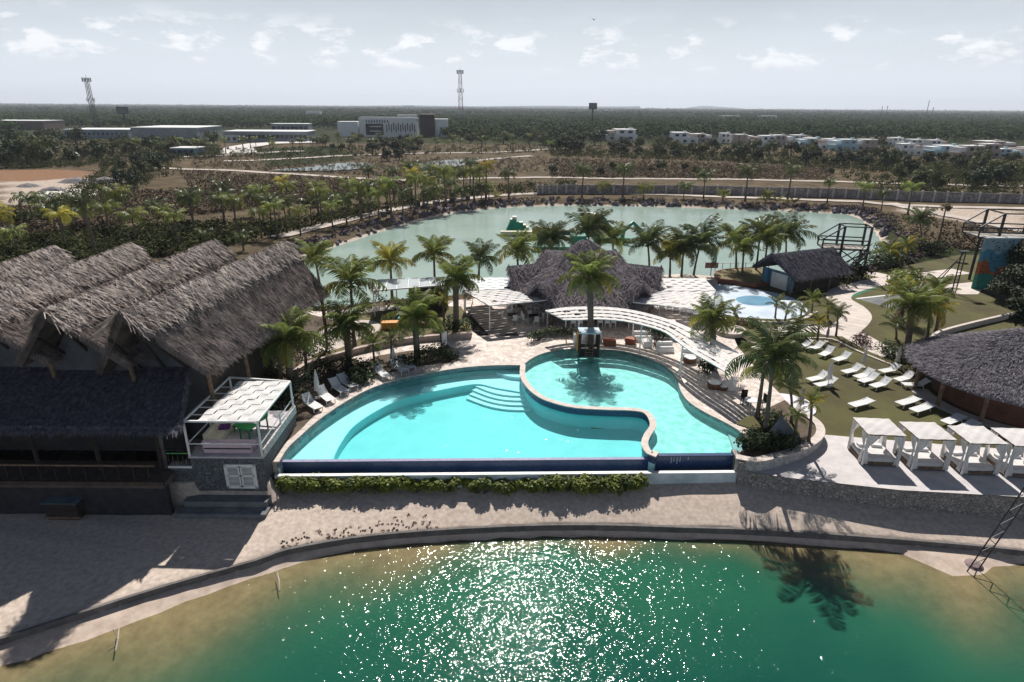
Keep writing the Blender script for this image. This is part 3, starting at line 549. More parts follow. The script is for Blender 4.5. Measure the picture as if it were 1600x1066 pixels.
b = MB(); b.prism([(p.x, p.y) for p in up], -.1, .42, bottom=False); tag(b.build('raised_garden', mat('garden_earth_and_grass', (.13, .12, .045), (.08, .065, .035), .5, .95, bump=.02)), kind='structure')
b = MB(); b.sheet([(p.x, p.y) for p in smooth(PP([(497, 520), (520, 512), (560, 500), (590, 504), (592, 516), (560, 530), (530, 545), (500, 550), (485, 560), (470, 568)], .42), 2, True)], .43); tag(b.build('garden_clearing', sandp), kind='structure')
# ================================================ BUILDINGS
def thatch_part(root, quadlist, n, th=.28, fr=(), bm=None, sm=None, L=.55, w=.04, jit=.3, lift=.12):
    b = MB()
    for Q in quadlist:
        q = [Vector(x) for x in Q]; nrm = (q[1]-q[0]).cross(q[3]-q[0]).normalized(); nrm = nrm if nrm.z > 0 else -nrm
        lo = [p-nrm*th for p in q]; vs = q+lo; b.add(vs, [(0, 1, 2, 3), (7, 6, 5, 4), (0, 4, 5, 1), (1, 5, 6, 2), (2, 6, 7, 3), (3, 7, 4, 0)])
    b.build('roof_body', bm or thatch, root); V = []
    tot = sum(((Vector(Q[1])-Vector(Q[0])).length+(Vector(Q[2])-Vector(Q[3])).length)/2*(Vector(Q[3])-Vector(Q[0])).length for Q in quadlist)
    for Q in quadlist:
        a = ((Vector(Q[1])-Vector(Q[0])).length+(Vector(Q[2])-Vector(Q[3])).length)/2*(Vector(Q[3])-Vector(Q[0])).length
        V.append(blades(Q, int(n*a/tot), L, w, lift, jit))
    for a, b2, k, out in fr: V.append(fringe(a, b2, k, L*.9, w, out))
    tag(link('thatch', quads('thatch', np.concatenate(V), sm or straw), root), kind='stuff')
# ---- four long thatched halls at left with a lean-to in front
halls = [((185, 490), (445, 378), 9., (325, 582), (512, 458), 5.), ((65, 487), (335, 375), 9., (178, 547), None, 5.6), ((-70, 484), (205, 380), 9., (60, 548), None, 5.6), ((-200, 480), (85, 385), 9., (-60, 548), None, 5.6)]
hl = ['nearest long thatched hall roof on the right, its whole right slope in view', 'second thatched hall roof from the right, between two valleys', 'third thatched hall roof from the right', 'leftmost thatched hall roof cut by the picture edge']
for i, (a, b_, rz_, c, d, ez) in enumerate(halls):
    A, B = P(*a, rz_), P(*b_, rz_)
    if i == 0: C, D = P(*c, ez), P(*d, ez)
    else: C = A+Vector((3.1, 1.2, -3.4)); D = B+Vector((3.1, .2, -3.4))
    hw = 3.0; Lf = Vector((2*A.x-C.x, C.y, C.z)); Lb = Vector((2*B.x-D.x, D.y, D.z))
    root = thing('thatched_hall', hl[i], 'thatched building', 'long thatched halls')
    Rm = A.lerp(B, .5)+Vector((0, 0, -.12)); # sagging ridge
    q1 = [A, Rm, C.lerp(D, .5), C]; q2 = [Rm, B, D, C.lerp(D, .5)]; q3 = [A, Rm, Lf.lerp(Lb, .5), Lf]; q4 = [Rm, B, Lb, Lf.lerp(Lb, .5)]
    nb = (30000, 17000, 14000, 11000)[i]
    thatch_part(root, [q1, q2, q3, q4], nb, .35, [(C, D, 1500, (.4, 0, 0)), (A, C, 380, (0, -.3, 0)), (Lf, A, 300, (0, -.5, 0)), (B, D, 400, (0, .4, 0))], L=.45, w=.034, jit=.15, lift=.06)
    # ridge cap draped both ways, straw lightened to paint in the sunlit strip
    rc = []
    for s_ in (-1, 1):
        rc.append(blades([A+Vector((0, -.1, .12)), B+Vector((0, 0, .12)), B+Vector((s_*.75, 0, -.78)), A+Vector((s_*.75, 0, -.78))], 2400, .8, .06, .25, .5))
    tag(link('ridge_cap', quads('ridge_cap', np.concatenate(rc), mat('sun_toned_ridge_straw', (.56, .49, .45), (.20, .17, .16), 1.6, .9, trans=.1)), root), kind='stuff')
    wy0, wy1 = C.y+1.3, D.y-1.5
    b = MB(); x0, x1, zt = Lf.x+.9, C.x-.9, C.z-.4; ym = wy0
    b.add([(x0, ym, -2.2), (x1, ym, -2.2), (x1, ym, zt), ((x0+x1)/2, ym, A.z-.7), (x0, ym, zt)], [(0, 1, 2, 3, 4)]); b.add([(x0, ym+.2, -2.2), (x1, ym+.2, -2.2), (x1, ym+.2, zt), ((x0+x1)/2, ym+.2, A.z-.7), (x0, ym+.2, zt)], [(4, 3, 2, 1, 0)])
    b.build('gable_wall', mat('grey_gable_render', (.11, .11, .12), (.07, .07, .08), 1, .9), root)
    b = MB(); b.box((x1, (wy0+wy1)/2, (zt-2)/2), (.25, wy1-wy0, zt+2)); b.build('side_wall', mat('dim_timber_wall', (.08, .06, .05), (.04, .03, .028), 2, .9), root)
    for k in range(5):
        y = C.y+.6+(D.y-C.y-1.2)*k/4; xx = C.x+(D.x-C.x)*k/4-.35
        MB().tube([(xx, y, -.2), (xx+.1, y, 2.), (xx, y, C.z-.2)], .13, 6).build('post', wood, root)
    for k in range(3):
        s_ = (-.55, 0, .55)[k]; MB().bar((A.x+s_*2, A.y+.5, A.z-.5-abs(s_)*2), (A.x+s_*2.5, A.y+3, C.z-.3), .14).build('rafter', woodd, root)
# lean-to
TR, BR = P(300, 551, 5.2), P(280, 673, 3.0); TL, BL = Vector((-48, TR.y, 5.2)), Vector((-48, BR.y-.1, 3.0))
root = thing('lean_to_building', 'big dark thatched lean-to roof in deep shade in front of the long halls', 'thatched building')
E1 = TR+Vector((.9, 4, -2.1)); 
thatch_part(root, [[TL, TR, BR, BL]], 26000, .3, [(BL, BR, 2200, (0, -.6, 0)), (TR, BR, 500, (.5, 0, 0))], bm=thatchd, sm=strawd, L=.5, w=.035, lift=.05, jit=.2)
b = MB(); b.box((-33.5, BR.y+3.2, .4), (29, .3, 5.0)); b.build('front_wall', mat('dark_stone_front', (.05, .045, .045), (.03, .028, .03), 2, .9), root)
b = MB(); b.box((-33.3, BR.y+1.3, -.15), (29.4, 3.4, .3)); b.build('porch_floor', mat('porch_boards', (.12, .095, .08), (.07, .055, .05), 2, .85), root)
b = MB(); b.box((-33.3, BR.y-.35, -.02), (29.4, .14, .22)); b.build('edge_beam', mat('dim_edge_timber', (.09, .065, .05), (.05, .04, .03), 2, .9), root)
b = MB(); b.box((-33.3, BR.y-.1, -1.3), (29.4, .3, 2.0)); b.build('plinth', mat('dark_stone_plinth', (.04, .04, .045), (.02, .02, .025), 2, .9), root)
for k in range(9):
    x = -19.3-3.4*k; MB().tube([(x, BR.y+.9, -.1), (x, BR.y+.9, 2.9)], .12, 6).build('post', woodd, root)
    for j in range(4): MB().bar((x-.1-.8*j, BR.y-.2, .05), (x-.1-.8*j, BR.y-.2, .95), .05).build('baluster', woodd, root)
MB().bar((-48, BR.y-.2, .98), (-19, BR.y-.2, .98), .09).build('handrail', wood, root)
o = MB().box((P(242, 787, -2.05).x, P(242, 787, -2.05).y-.05, -1.93), (2.1, .18, .3)).build('low_wall', mat('weathered_white_wall', (.50, .56, .60), (.34, .40, .44), 2, .8)); tag(o, 'low pale wall on the sand left of the pavilion steps', 'low wall')
o = MB().box((P(171, 786, -2.05).x, P(171, 786, -2.05).y, -1.96), (1.3, .18, .24)).build('low_wall', MT['weathered_white_wall']); tag(o, 'short pale wall stub on the shaded sand beside the wooden crate', 'low wall')
# shaded crate at left
p = P(100, 812, -2.1); root = thing('storage_box', 'dark wooden storage box with a tilted blue lid on the shaded sand', 'box', loc=(p.x, p.y+.6, -2.15))
MB().box((0, 0, .55), (1.7, 1.2, 1.1)).build('box_body', woodd, root); MB().box((0, 0, 1.16), (1.9, 1.4, .07), m=Matrix.Rotation(.08, 4, 'X')).build('lid', mat('blue_grey_lid', (.09, .13, .16), (.06, .09, .11), 2, .6), root)
MB().box((0, -.63, .2), (1.9, .1, .12)).build('bottom_rail', wood, root)
# twin plank mast
a = P(266, 782, -2.1); root = thing('twin_post_mast', 'tall pair of weathered planks joined in a white point beside the pavilion', 'post', loc=(a.x, a.y, -2.15))
for s_ in (-1, 1): MB().bar((s_*.22, 0, 0), (s_*.10, .1, 4.9), .16, .07).build('plank', mat('grey_weathered_plank', (.22, .19, .18), (.12, .10, .10), 3, .85), root)
for s_ in (-1, 1): MB().bar((s_*.16, .1, 4.85), (0, .1, 5.5), .06).build('tip', white, root)
# ---- pavilion with woven shade
FXL, FXR, Y0, Y1, ZT = -17.6, -13.62, 29.95, 35.4, 1.0
root = thing('stone_pavilion', 'dark stone pavilion block with a flat deck beside the left tip of the pool', 'pavilion')
b = MB(); b.prism([(FXL, Y0), (FXR, Y0), (FXR, Y1), (FXL, Y1)], -2.2, ZT-.12); b.build('stone_wall', cells('dark_stone_walling', (.15, .16, .175), (.10, .11, .12), (.06, .065, .07), 6, bump=.03, mw=.1), root)  # darker blue-grey stone than the other walls
b = MB(); b.box(((FXL+FXR)/2, (Y0+Y1)/2, ZT-.06), (FXR-FXL+.14, Y1-Y0+.14, .10)); b.build('deck_slab', mat('lilac_deck_paint', (.52, .49, .52), (.40, .38, .41), 2, .7), root)
b = MB(); b.box((FXR+.0, (Y0+Y1)/2, ZT+.2), (.22, Y1-Y0-.1, .4)); b.build('parapet', MT['pale_stone_walling'], root)
b = MB(); b.box((-15.75, Y0-.35, -1.75), (4.6, .7, .55)); b.build('step', mat('dark_step_concrete', (.20, .21, .22), (.12, .13, .14), 1.5, .9, bump=.01), root); b = MB(); b.box((-15.75, Y0-.85, -1.97), (4.9, 1.0, .3)); b.build('step', MT['dark_step_concrete'], root)
wr = empty('double_shutter_window', (-14.95, Y0-.02, 0)); wr.parent = root
b = MB()
for dx, dz, sx_, sz_ in ((0, .72, 1.72, .09), (0, -.72, 1.72, .09), (-.82, 0, .09, 1.52), (.82, 0, .09, 1.52)): b.box((dx, -.03, -.25+dz), (sx_, .08, sz_))
b.build('frame', white, wr)
for s_ in (-1, 1):
    b = MB()
    for dx, dz, sx_, sz_ in ((0, .64, .74, .1), (0, -.64, .74, .1), (-.33, 0, .08, 1.3), (.33, 0, .08, 1.3), (0, .05, .74, .08)): b.box((s_*.395+dx, -.06, -.25+dz), (sx_, .05, sz_))
    for k in range(15): b.box((s_*.395, -.05, -.83+k*.083), (.62, .02, .07), m=Matrix.Rotation(.6, 4, 'X'))
    b.build('shutter', white, wr)
# pergola frame over the pavilion
ZP = 3.12
root = thing('pavilion_pergola', 'white steel pergola frame with rails standing on the pavilion deck', 'pergola')
for x, y in ((FXL, Y0), (FXR, Y0), (FXL, Y1+.4), (FXR, Y1-.2), (FXL, (Y0+Y1)/2), (FXR, (Y0+Y1)/2+.3)): MB().bar((x, y, ZT if y < Y1 else -.1), (x, y, ZP if abs(y-(Y0+Y1)/2) > 1 else 2.1), .09).build('post', white, root)
for a, b_ in (((FXL, Y0, ZP), (FXR, Y0, ZP)), ((FXR, Y0, ZP), (FXR, Y1-.2, ZP)), ((FXL, Y0, ZP), (FXL, Y1+.4, ZP)), ((FXL, Y1+.4, ZP), (FXR, Y1-.2, ZP))): MB().bar(a, b_, .1).build('beam', white, root)
for k in range(1, 6): y = Y0+(Y1-Y0)*k/6; MB().bar((FXL, y, ZP-.07), (FXR, y, ZP-.07), .05).build('cross_bar', white, root)
for a, b_ in (((FXL, Y0, 1.75), (FXR, Y0, 1.75)), ((FXR, Y0, 1.75), (FXR, Y1, 1.95)), ((FXR, Y0, 1.35), (FXR, Y1, 1.45)), ((FXL, Y0, 1.75), (FXL, Y1, 1.75))): MB().bar(a, b_, .05).build('rail', white, root)
def weave(root, c00, c10, c11, c01, n, m, mt=cloth, fill=.97, name='shade_strip', lift=.07, prob=1., zoff=.05):
    """woven fabric panels: each cell bows up or down over the bars"""
    c00, c10, c11, c01 = (Vector(c) for c in (c00, c10, c11, c01))
    f = lambda u, v: c00.lerp(c10, u).lerp(c01.lerp(c11, u), v)
    for i in range(n):
        for j in range(m):
            if random.random() > prob: continue
            s_ = 1 if (i+j) % 2 else -1; b = MB(); pts = []
            for a in range(4):
                for c in range(3):
                    u = (i+(1-fill)/2+fill*c/2)/n; v = (j-.01+1.02*a/3)/m; p = f(u, v)+Vector((0, 0, zoff+s_*lift*math.sin(math.pi*a/3)+(.02 if s_ > 0 else 0)+.012*random.uniform(-1, 1))); pts.append(p)
            b.add(pts, [(a*3+c, a*3+c+1, a*3+c+4, a*3+c+3) for a in range(3) for c in range(2)]); b.build(name, mt, root)
root = thing('fabric_canopy', 'canopy of woven white fabric squares over the pavilion pergola', 'shade')
weave(root, (FXL+.75, Y0+.05, ZP), (FXR-.03, Y0+.05, ZP), (FXR-.03, Y1-.3, ZP), (FXL+.95, Y1-.3, ZP), 6, 8, lift=.03, fill=1.0)
# pavilion furniture
def soft_box(b, c, d, rz=0.):
    x, y, z = d; r = min(x, y)*.08; M = Matrix.Translation(c) @ Matrix.Rotation(rz, 4, 'Z'); pr = [(-x/2+r, -y/2), (x/2-r, -y/2), (x/2, -y/2+r), (x/2, y/2-r), (x/2-r, y/2), (-x/2+r, y/2), (-x/2, y/2-r), (-x/2, -y/2+r)]
    vs = [M @ Vector((p[0]*s_, p[1]*s_, q)) for q, s_ in ((-z/2, 1), (z/2-.03, 1), (z/2, .95)) for p in pr]
    b.add(vs, [(i*8+j, i*8+(j+1) % 8, (i+1)*8+(j+1) % 8, (i+1)*8+j) for i in range(2) for j in range(8)]+[tuple(range(7, -1, -1)), tuple(range(16, 24))])
pink = mat('faded_pink_fabric', (.62, .47, .53), (.52, .40, .46), 2, .9); grn_ = mat('green_fabric', (.05, .30, .10), (.03, .2, .07), 2, .9)
def sofa(name, label, cat, x, y, z, rz, L=1.7, mt=white, cush=None, group=None, D=.8):
    r = thing(name, label, cat, group, (x, y, z), rz)
    b = MB(); soft_box(b, (0, 0, .2), (L, D, .36)); b.build('base', mt, r); b = MB(); soft_box(b, (0, D/2-.1, .52), (L, .2, .5)); b.build('backrest', mt, r)
    b = MB(); soft_box(b, (0, -.06, .43), (L-.1, D-.24, .12)); b.build('seat_cushion', cush or cloth, r); return r
sofa('sofa', 'faded pink sofa along the front rail of the pavilion', 'sofa', -15.6, Y0+.65, ZT, math.pi, 2.7, pink, pink)
sofa('sofa', 'cream sofa with its back to the left side of the pavilion', 'sofa', FXL+.75, Y0+2.3, ZT, math.pi/2, 2.6, mat('cream_fabric', (.66, .64, .52), (.56, .54, .44), 2, .9), mat('cream_fabric', (1, 1, 1)))
b = MB(); soft_box(b, (-16.6, Y0+2.3, ZT+.57), (.6, .5, .16), .2); tag(b.build('cushion', mat('purple_fabric', (.16, .04, .22), (.10, .03, .15), 3, .9)), 'purple cushion on the cream sofa', 'cushion')
def chair(name, label, cat, x, y, z, rz, mt=white, group=None, s=1.):
    r = thing(name, label, cat, group, (x, y, z), rz, s); sm = MESH.setdefault(('chseat', mt.name), (lambda b: (soft_box(b, (0, 0, .45), (.46, .46, .05)), b.mesh('seat', mt))[1])(MB()))
    bk = MESH.setdefault(('chback', mt.name), (lambda b: (soft_box(b, (0, .22, .72), (.44, .05, .5)), b.mesh('backrest', mt))[1])(MB()))
    lg = MESH.setdefault(('chleg', mt.name), MB().bar((0, 0, 0), (0, 0, .45), .04).mesh('leg', mt)); link('seat', sm, r); link('backrest', bk, r)
    for a in (-.19, .19):
        for c in (-.19, .19): link('leg', lg, r, (a, c, 0))
    return r
MESH = {}
for k, (x, y, rz) in enumerate(((-15.1, Y0+2.0, 1.2), (-14.9, Y0+3.0, -2.))):
    chair('armchair', ('green chair nearer the front rail of the pavilion', 'green chair towards the back of the pavilion')[k], 'chair', x, y, ZT, rz, grn_, 'green pavilion chairs', 1.7)
r = thing('low_table', 'low green table between the pavilion seats', 'table', loc=(-15.9, Y0+2.9, ZT)); soft_box(bb := MB(), (0, 0, .4), (.9, .6, .06)); bb.build('table_top', grn_, r)
for a in (-.35, .35):
    for c in (-.22, .22): MB().bar((a, c, 0), (a, c, .38), .05).build('leg', grn_, r)
for k, (px, top) in enumerate((((330, 655), 592), ((345, 640), 605))):
    q = P(*px, .0); zt = PY(px[0]-12, top, q.y).z; r = MB().bar((q.x, q.y, -.05), (q.x, q.y, zt), .13).build('white_pole', white); tag(r, ('taller square white pole behind the left side of the pavilion', 'second white pole right of the taller one behind the pavilion')[k], 'pole')
# railing left of pavilion
root = thing('balcony_railing', 'short dark balustrade on a white ledge between the twin post mast and the pavilion', 'railing'); xL = -18.9
MB().box(((xL+FXL)/2, Y0+.2, .30), (FXL-xL, .5, .12)).build('ledge', white, root)
for k in range(9): x = xL+.1+k*(FXL-xL-.2)/8; MB().bar((x, Y0+.05, .36), (x+(.1 if k % 2 else -.05), Y0+.05, 1.1), .04).build('baluster', woodd, root)
MB().bar((xL, Y0+.05, 1.12), (FXL, Y0+.05, 1.12), .06).build('handrail', mat('green_rail_paint', (.12, .35, .12), (.08, .25, .08), 2, .6), root)
b = MB(); b.box(((xL+FXL)/2, Y0+.3, -.95), (FXL-xL, .4, 2.4)); b.build('wall_below', MT['dark_stone_walling'], root)
# ---- central palapa
C = PY(912, 450, 60.5); cx, cy = C.x, 60.5; zr = 7.0
root = thing('central_palapa', 'big many-gabled thatched palapa in the middle behind the round pool', 'thatched building'); Q = []; FR = []
def ring(r, z, n, off=0): return [Vector((cx+r*math.cos(2*math.pi*(k+off)/n), cy+r*math.sin(2*math.pi*(k+off)/n)*.9, z)) for k in range(n)]
NN = 16; r0, r1, r2 = ring(.25, zr, NN), ring(3.4, 4.6, NN), ring(8.0, 2.1, NN)
for k in range(NN):
    j = (k+1) % NN; Q.append([r0[k], r0[j], r1[j], r1[k]]); Q.append([r1[k]-Vector((0, 0, .0)), r1[j], r2[j], r2[k]]); FR.append((r2[j], r2[k], 160, (r2[k].x-cx, r2[k].y-cy, 0) and ((r2[k].x-cx)/8, (r2[k].y-cy)/8, 0)))
gabs = []
for ang, reach, zz_ in ((-50, 7.6, 3.9), (-130, 7.6, 3.9), (-2, 7.6, 4.4), (182, 7.6, 4.4), (55, 6.5, 5.0), (125, 6.5, 5.0)):
    a = math.radians(ang); dx, dy = math.cos(a), math.sin(a)*.9; tip = Vector((cx+dx*reach, cy+dy*reach, zz_)); inn = Vector((cx+dx*2.6, cy+dy*2.6, zz_+.5)); px_, py_ = -math.sin(a), math.cos(a)
    for s_ in (1, -1):
        eo = tip+Vector((px_*s_*2.3+dx*-.5, py_*s_*2.3+dy*-.5, -1.9)); ei = inn+Vector((px_*s_*2.6, py_*s_*2.6, -2.0)); Q.append([tip, inn, ei, eo]); FR.append((tip, eo, 160, (dx, dy, 0))); gabs.append((tip, eo))
    b = MB(); b.add([tip+Vector((-dx*.8, -dy*.8, -.2)), tip+Vector((px_*2-dx, py_*2-dy, -1.9)), tip+Vector((-px_*2-dx, -py_*2-dy, -1.9))], [(0, 1, 2)]); b.build('gable_infill', woodd, root)
thatch_part(root, Q, 34000, .22, FR, bm=mat('violet_grey_thatch', (.17, .155, .185), (.06, .055, .075), 1.5, .95, bump=.05, bscale=8), sm=mat('violet_straw', (.38, .33, .34), (.08, .07, .09), 5, .9), L=.6, w=.04, jit=.45, lift=.2)
for k in range(12): a = 2*math.pi*k/12; MB().tube([(cx+7*math.cos(a), cy+6.3*math.sin(a), -.3), (cx+7*math.cos(a), cy+6.3*math.sin(a), 2.3)], .13, 6).build('post', wood, root)
MB().lathe((cx, cy, 0), [(3.0, 0), (3.0, 1.1), (3.15, 1.15), (3.15, 1.2)], 20).build('bar_counter', mat('bar_panelling', (.10, .07, .05), (.06, .04, .03), 4, .7), root)
# ---- shed thatch with blue and white doors
root = thing('thatched_shed', 'thatched hut with a white roller door and blue pillar beside the splash pad', 'thatched building')
A1, B1 = P(1213, 396, 3.7), P(1302, 386, 3.7); fwd = (B1-A1).normalized(); side = Vector((fwd.y, -fwd.x, 0))
if side.y > 0: side = -side
el, er = A1-side*3.2+Vector((0, 0, -2.2)), A1+side*3.1+Vector((0, 0, -2.3)); fl_, fr_ = B1-side*3.2+Vector((0, 0, -2.2)), B1+side*3.1+Vector((0, 0, -2.3))
A1f = A1-fwd*.8
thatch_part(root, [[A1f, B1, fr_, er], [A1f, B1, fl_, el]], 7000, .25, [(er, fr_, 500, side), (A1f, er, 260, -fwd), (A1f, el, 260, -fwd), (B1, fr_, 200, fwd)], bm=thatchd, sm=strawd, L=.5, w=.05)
g0 = er+fwd*1.0-side*.5; g1 = el+fwd*1.0+side*.5
b = MB(); c_ = (g0+g1)/2; bx_ = Matrix(((side.x, fwd.x, 0), (side.y, fwd.y, 0), (0, 0, 1))).to_4x4()
def lb(mb, o, sx_, sy_, sz_, du, dv, dw): mb.box(o+side*du+fwd*dv+Vector((0, 0, dw)), (sx_, sy_, sz_), m=bx_)
base = Vector((c_.x, c_.y, LW)); ln = (B1-A1).length
b = MB(); lb(b, base, 5.0, .2, 2.0, 0, .1, 1.0); b.build('front_wall', mat('blue_shed_paint', (.12, .26, .36), (.08, .18, .26), 1.5, .7), root)
b = MB(); lb(b, base, .2, ln-2, 2.0, 2.4, ln/2-1, 1.0); b.build('side_wall', woodd, root)
b = MB(); lb(b, base, 2.3, .08, 1.75, .2, -.06, .9); b.build('roller_door', white, root)
b = MB(); lb(b, base, .35, .35, 2.1, -1.5, -.3, 1.05); b.build('pillar', mat('bright_blue_paint', (.06, .25, .42), (.05, .2, .35), 2, .6), root)
for k in range(4):
    q = er.lerp(fr_, k/3)-side*.35; MB().tube([(q.x, q.y, LW), (q.x, q.y, er.z)], .1, 6).build('post', wood, root)
# ---- round hut at right
root = thing('round_thatched_hut', 'large round thatched hut cut off by the right picture edge', 'thatched building'); hx, hy, hr, hz = 36.7, 41.2, 7.55, 4.7; NN = 20; Q = []; FR = []
rr0 = [Vector((hx+.3*math.cos(2*math.pi*k/NN)+(1.5 if math.cos(2*math.pi*k/NN) > 0 else -.5), hy+.3*math.sin(2*math.pi*k/NN), hz)) for k in range(NN)]
rr1 = [Vector((hx+hr*math.cos(2*math.pi*k/NN), hy+hr*.93*math.sin(2*math.pi*k/NN), 1.75)) for k in range(NN)]
for k in range(NN): j = (k+1) % NN; Q.append([rr0[k], rr0[j], rr1[j], rr1[k]]); FR.append((rr1[j], rr1[k], 220, (math.cos(2*math.pi*k/NN), math.sin(2*math.pi*k/NN), 0)))
thatch_part(root, Q, 42000, .3, FR, bm=MT['violet_grey_thatch'], sm=mat('slate_straw', (.27, .25, .28), (.05, .05, .07), 5, .9), L=.34, w=.035, jit=.6, lift=.3)
MB().lathe((hx, hy, LW), [(5.4, 0), (5.4, .1), (5.2, 1.0), (5.2, 2.2)], 24).build('wall', mat('reddish_brown_wall', (.16, .075, .05), (.10, .05, .035), 2, .85), root)
for k in range(14): a = 2*math.pi*k/14+.2; MB().tube([(hx+6.8*math.cos(a), hy+6.3*math.sin(a), LW), (hx+6.8*math.cos(a), hy+6.3*math.sin(a), 2.0)], .14, 6).build('post', wood, root)
b = MB(); rib_sheet(b, [Vector((hx+6.5*math.cos(math.radians(a)), hy+6.1*math.sin(math.radians(a)), 0)) for a in range(165, 290, 6)], 1.3, LW+.012); tag(b.build('hut_path', pathm), kind='structure')
MB().box((P(1485, 617, -.5).x, P(1485, 617, -.5).y, -.44), (1.5, .3, .1), rz=-.2).build('kerb_slab', coping, root)
# ---- pergolas
def pergola(root, quad, z, n, m, posts, zb=0., prob=.97, mt=cloth, lift=.05):
    q = [P(*a, z) if not isinstance(a, Vector) else a for a in quad]
    weave(root, q[0], q[3], q[2], q[1], m+1, n, mt, .93, lift=.02, prob=prob)
    for k in range(4): MB().bar(q[k], q[(k+1) % 4], .1).build('beam', white, root)
    for k in range(1, n): MB().bar(q[0].lerp(q[1], k/n), q[3].lerp(q[2], k/n), .04).build('bar', white, root)
    for k in posts: MB().bar((q[k].x, q[k].y, zb), q[k], .1).build('post', white, root)
root = thing('lower_left_pergola', 'white woven pergola over the dining tables left of the palapa, front panel', 'pergola'); root.name = 'woven_pergola'
pergola(root, [(765, 478), (856, 469), (808, 453), (727, 456)], 2.5, 9, 6, (0, 1, 3))
root = thing('woven_pergola', 'white woven pergola roof behind the front left one, towards the lagoon', 'pergola'); pergola(root, [(725, 454), (808, 452), (803, 435), (738, 435)], 2.56, 8, 6, (0, 3, 2), mt=mat('cool_white_slats', (.72, .74, .78), (.60, .62, .66), 2, .8))  # slightly bluer, darker white than the canvas
root = thing('woven_pergola', 'white woven pergola right of the palapa over the deck chairs', 'pergola'); pergola(root, [(985, 472), (1088, 484), (1118, 456), (1033, 456)], 2.5, 9, 5, (0, 1, 3))
root = thing('woven_pergola', 'back white slatted pergola right of the palapa beside the lagoon beach', 'pergola'); pergola(root, [(1033, 455), (1118, 455), (1100, 436), (1027, 436)], 2.56, 8, 5, (1, 3, 2))
root = thing('curved_pergola', 'long curved white woven pergola sweeping behind the round pool and down to the right', 'pergola')
bk = smooth(PP([(852, 486), (885, 481), (925, 480), (965, 482), (1005, 489), (1050, 502), (1090, 519), (1125, 536), (1160, 556), (1172, 566)], 2.5), 3); ft = smooth(PP([(880, 500), (905, 500), (935, 499), (975, 502), (1015, 511), (1040, 520), (1060, 535), (1082, 551), (1112, 568), (1140, 585)], 2.5), 3)
for i in range(len(bk)-1):
    weave(root, ft[i], bk[i], bk[i+1], ft[i+1], 7, 1, cloth, .88, lift=.03, prob=.97)
    MB().bar(ft[i], ft[i+1], .08).build('beam', white, root); MB().bar(bk[i], bk[i+1], .08).build('beam', white, root); MB().bar(ft[i], bk[i], .05).build('bar', white, root)
    if i % 8 == 3:
        for q in (ft[i], bk[i]): MB().bar((q.x, q.y, 0), q, .1).build('post', white, root)
# small slatted pergola far left garden with glass and dark kiosk
root = thing('garden_kiosk', 'dark kiosk with a white framed glass roof by the lagoon left of the stairs', 'kiosk')
q = PP([(583, 455), (690, 446), (686, 434), (590, 438)], 2.9)
for k in range(4): MB().bar(q[k], q[(k+1) % 4], .12).build('beam', white, root)
for k in range(0, 7): MB().bar(q[0].lerp(q[1], k/6), q[3].lerp(q[2], k/6), .08).build('bar', white, root)
for k in range(6): b = MB(); b.add([q[0].lerp(q[1], (k+.08)/6)+Vector((0, 0, .04)), q[0].lerp(q[1], (k+.92)/6)+Vector((0, 0, .04)), q[3].lerp(q[2], (k+.92)/6)+Vector((0, 0, .04)), q[3].lerp(q[2], (k+.08)/6)+Vector((0, 0, .04))], [(0, 1, 2, 3)]); b.build('roof_panel', mat('pale_glass_roof', (.45, .50, .54), (.36, .42, .46), 1, .3), root)
for p_ in (q[0], q[1], q[2], q[3], q[0].lerp(q[1], .33)): MB().bar((p_.x, p_.y, 0), p_, .1).build('post', white, root)
c_ = q[0].lerp(q[1], .78); MB().box((c_.x, c_.y+1.0, 1.3), (3.6, 1.6, 2.6)).build('kiosk_box', mat('kiosk_boards', (.06, .045, .04), (.035, .028, .025), 3, .8), root)
# stairs by the left pergola
s0, s1 = P(788, 524, 0), P(745, 476, .9); root = thing('garden_stairs', 'wide shallow slatted steps rising beside the left pergola', 'stairs'); d_ = (s1-s0); d_.z = 0; nn_ = Vector((-d_.y, d_.x, 0)).normalized()
for k in range(14):
    c_ = s0.lerp(s1, (k+.5)/14); MB().box((c_.x, c_.y, .03+.055*k), (2.6, d_.length/14*.72, .1+.06*k*0), rz=math.atan2(nn_.y, nn_.x)).build('tread', mat('stair_timber', (.40, .35, .31), (.26, .22, .2), 2, .8), root)
b = MB(); b.prism([(s0.x-2.4, s0.y-.1), (s0.x+1.3, s0.y-.1), (s1.x+1.3, s1.y), (s1.x-1.6, s1.y)], -.1, -.02+.06); b.build('stair_base', woodd, root)
# ================================================ DAYBEDS, LOUNGERS, FURNITURE
def curtain(top, side, tie_z=1.15, zt=2.02, w0=.62):
    """gathered curtain: wide at the rail, pulled to the post at tie height, flaring again"""
    b = MB(); n = 13; prof = [(zt, w0), (1.8, w0*.9), (1.55, w0*.62), (1.3, w0*.3), (tie_z, .13), (.95, .16), (.6, .24), (.3, .3), (.12, .32)]; vs = []
    for z, wd in prof:
        for k in range(n):
            u = k/(n-1); vs.append(top+side*(u*wd)+Vector((-side.y, side.x, 0))*(.05*math.sin(u*math.pi*5+z)*min(1, wd*3))+Vector((0, 0, z)))
    b.add(vs, [(i*n+k, i*n+k+1, (i+1)*n+k+1, (i+1)*n+k) for i in range(len(prof)-1) for k in range(n-1)]); return b
dbp = [((1346.5, 727), (1400, 729.6)), ((1424, 735), (1476, 735)), ((1502, 742), (1553, 742)), ((1571, 746), (1626, 747))]
dlab = ['leftmost curtained white daybed on the terrace', 'second curtained white daybed from the left', 'third curtained white daybed from the left', 'rightmost curtained white daybed, cut by the picture edge']
proto = None
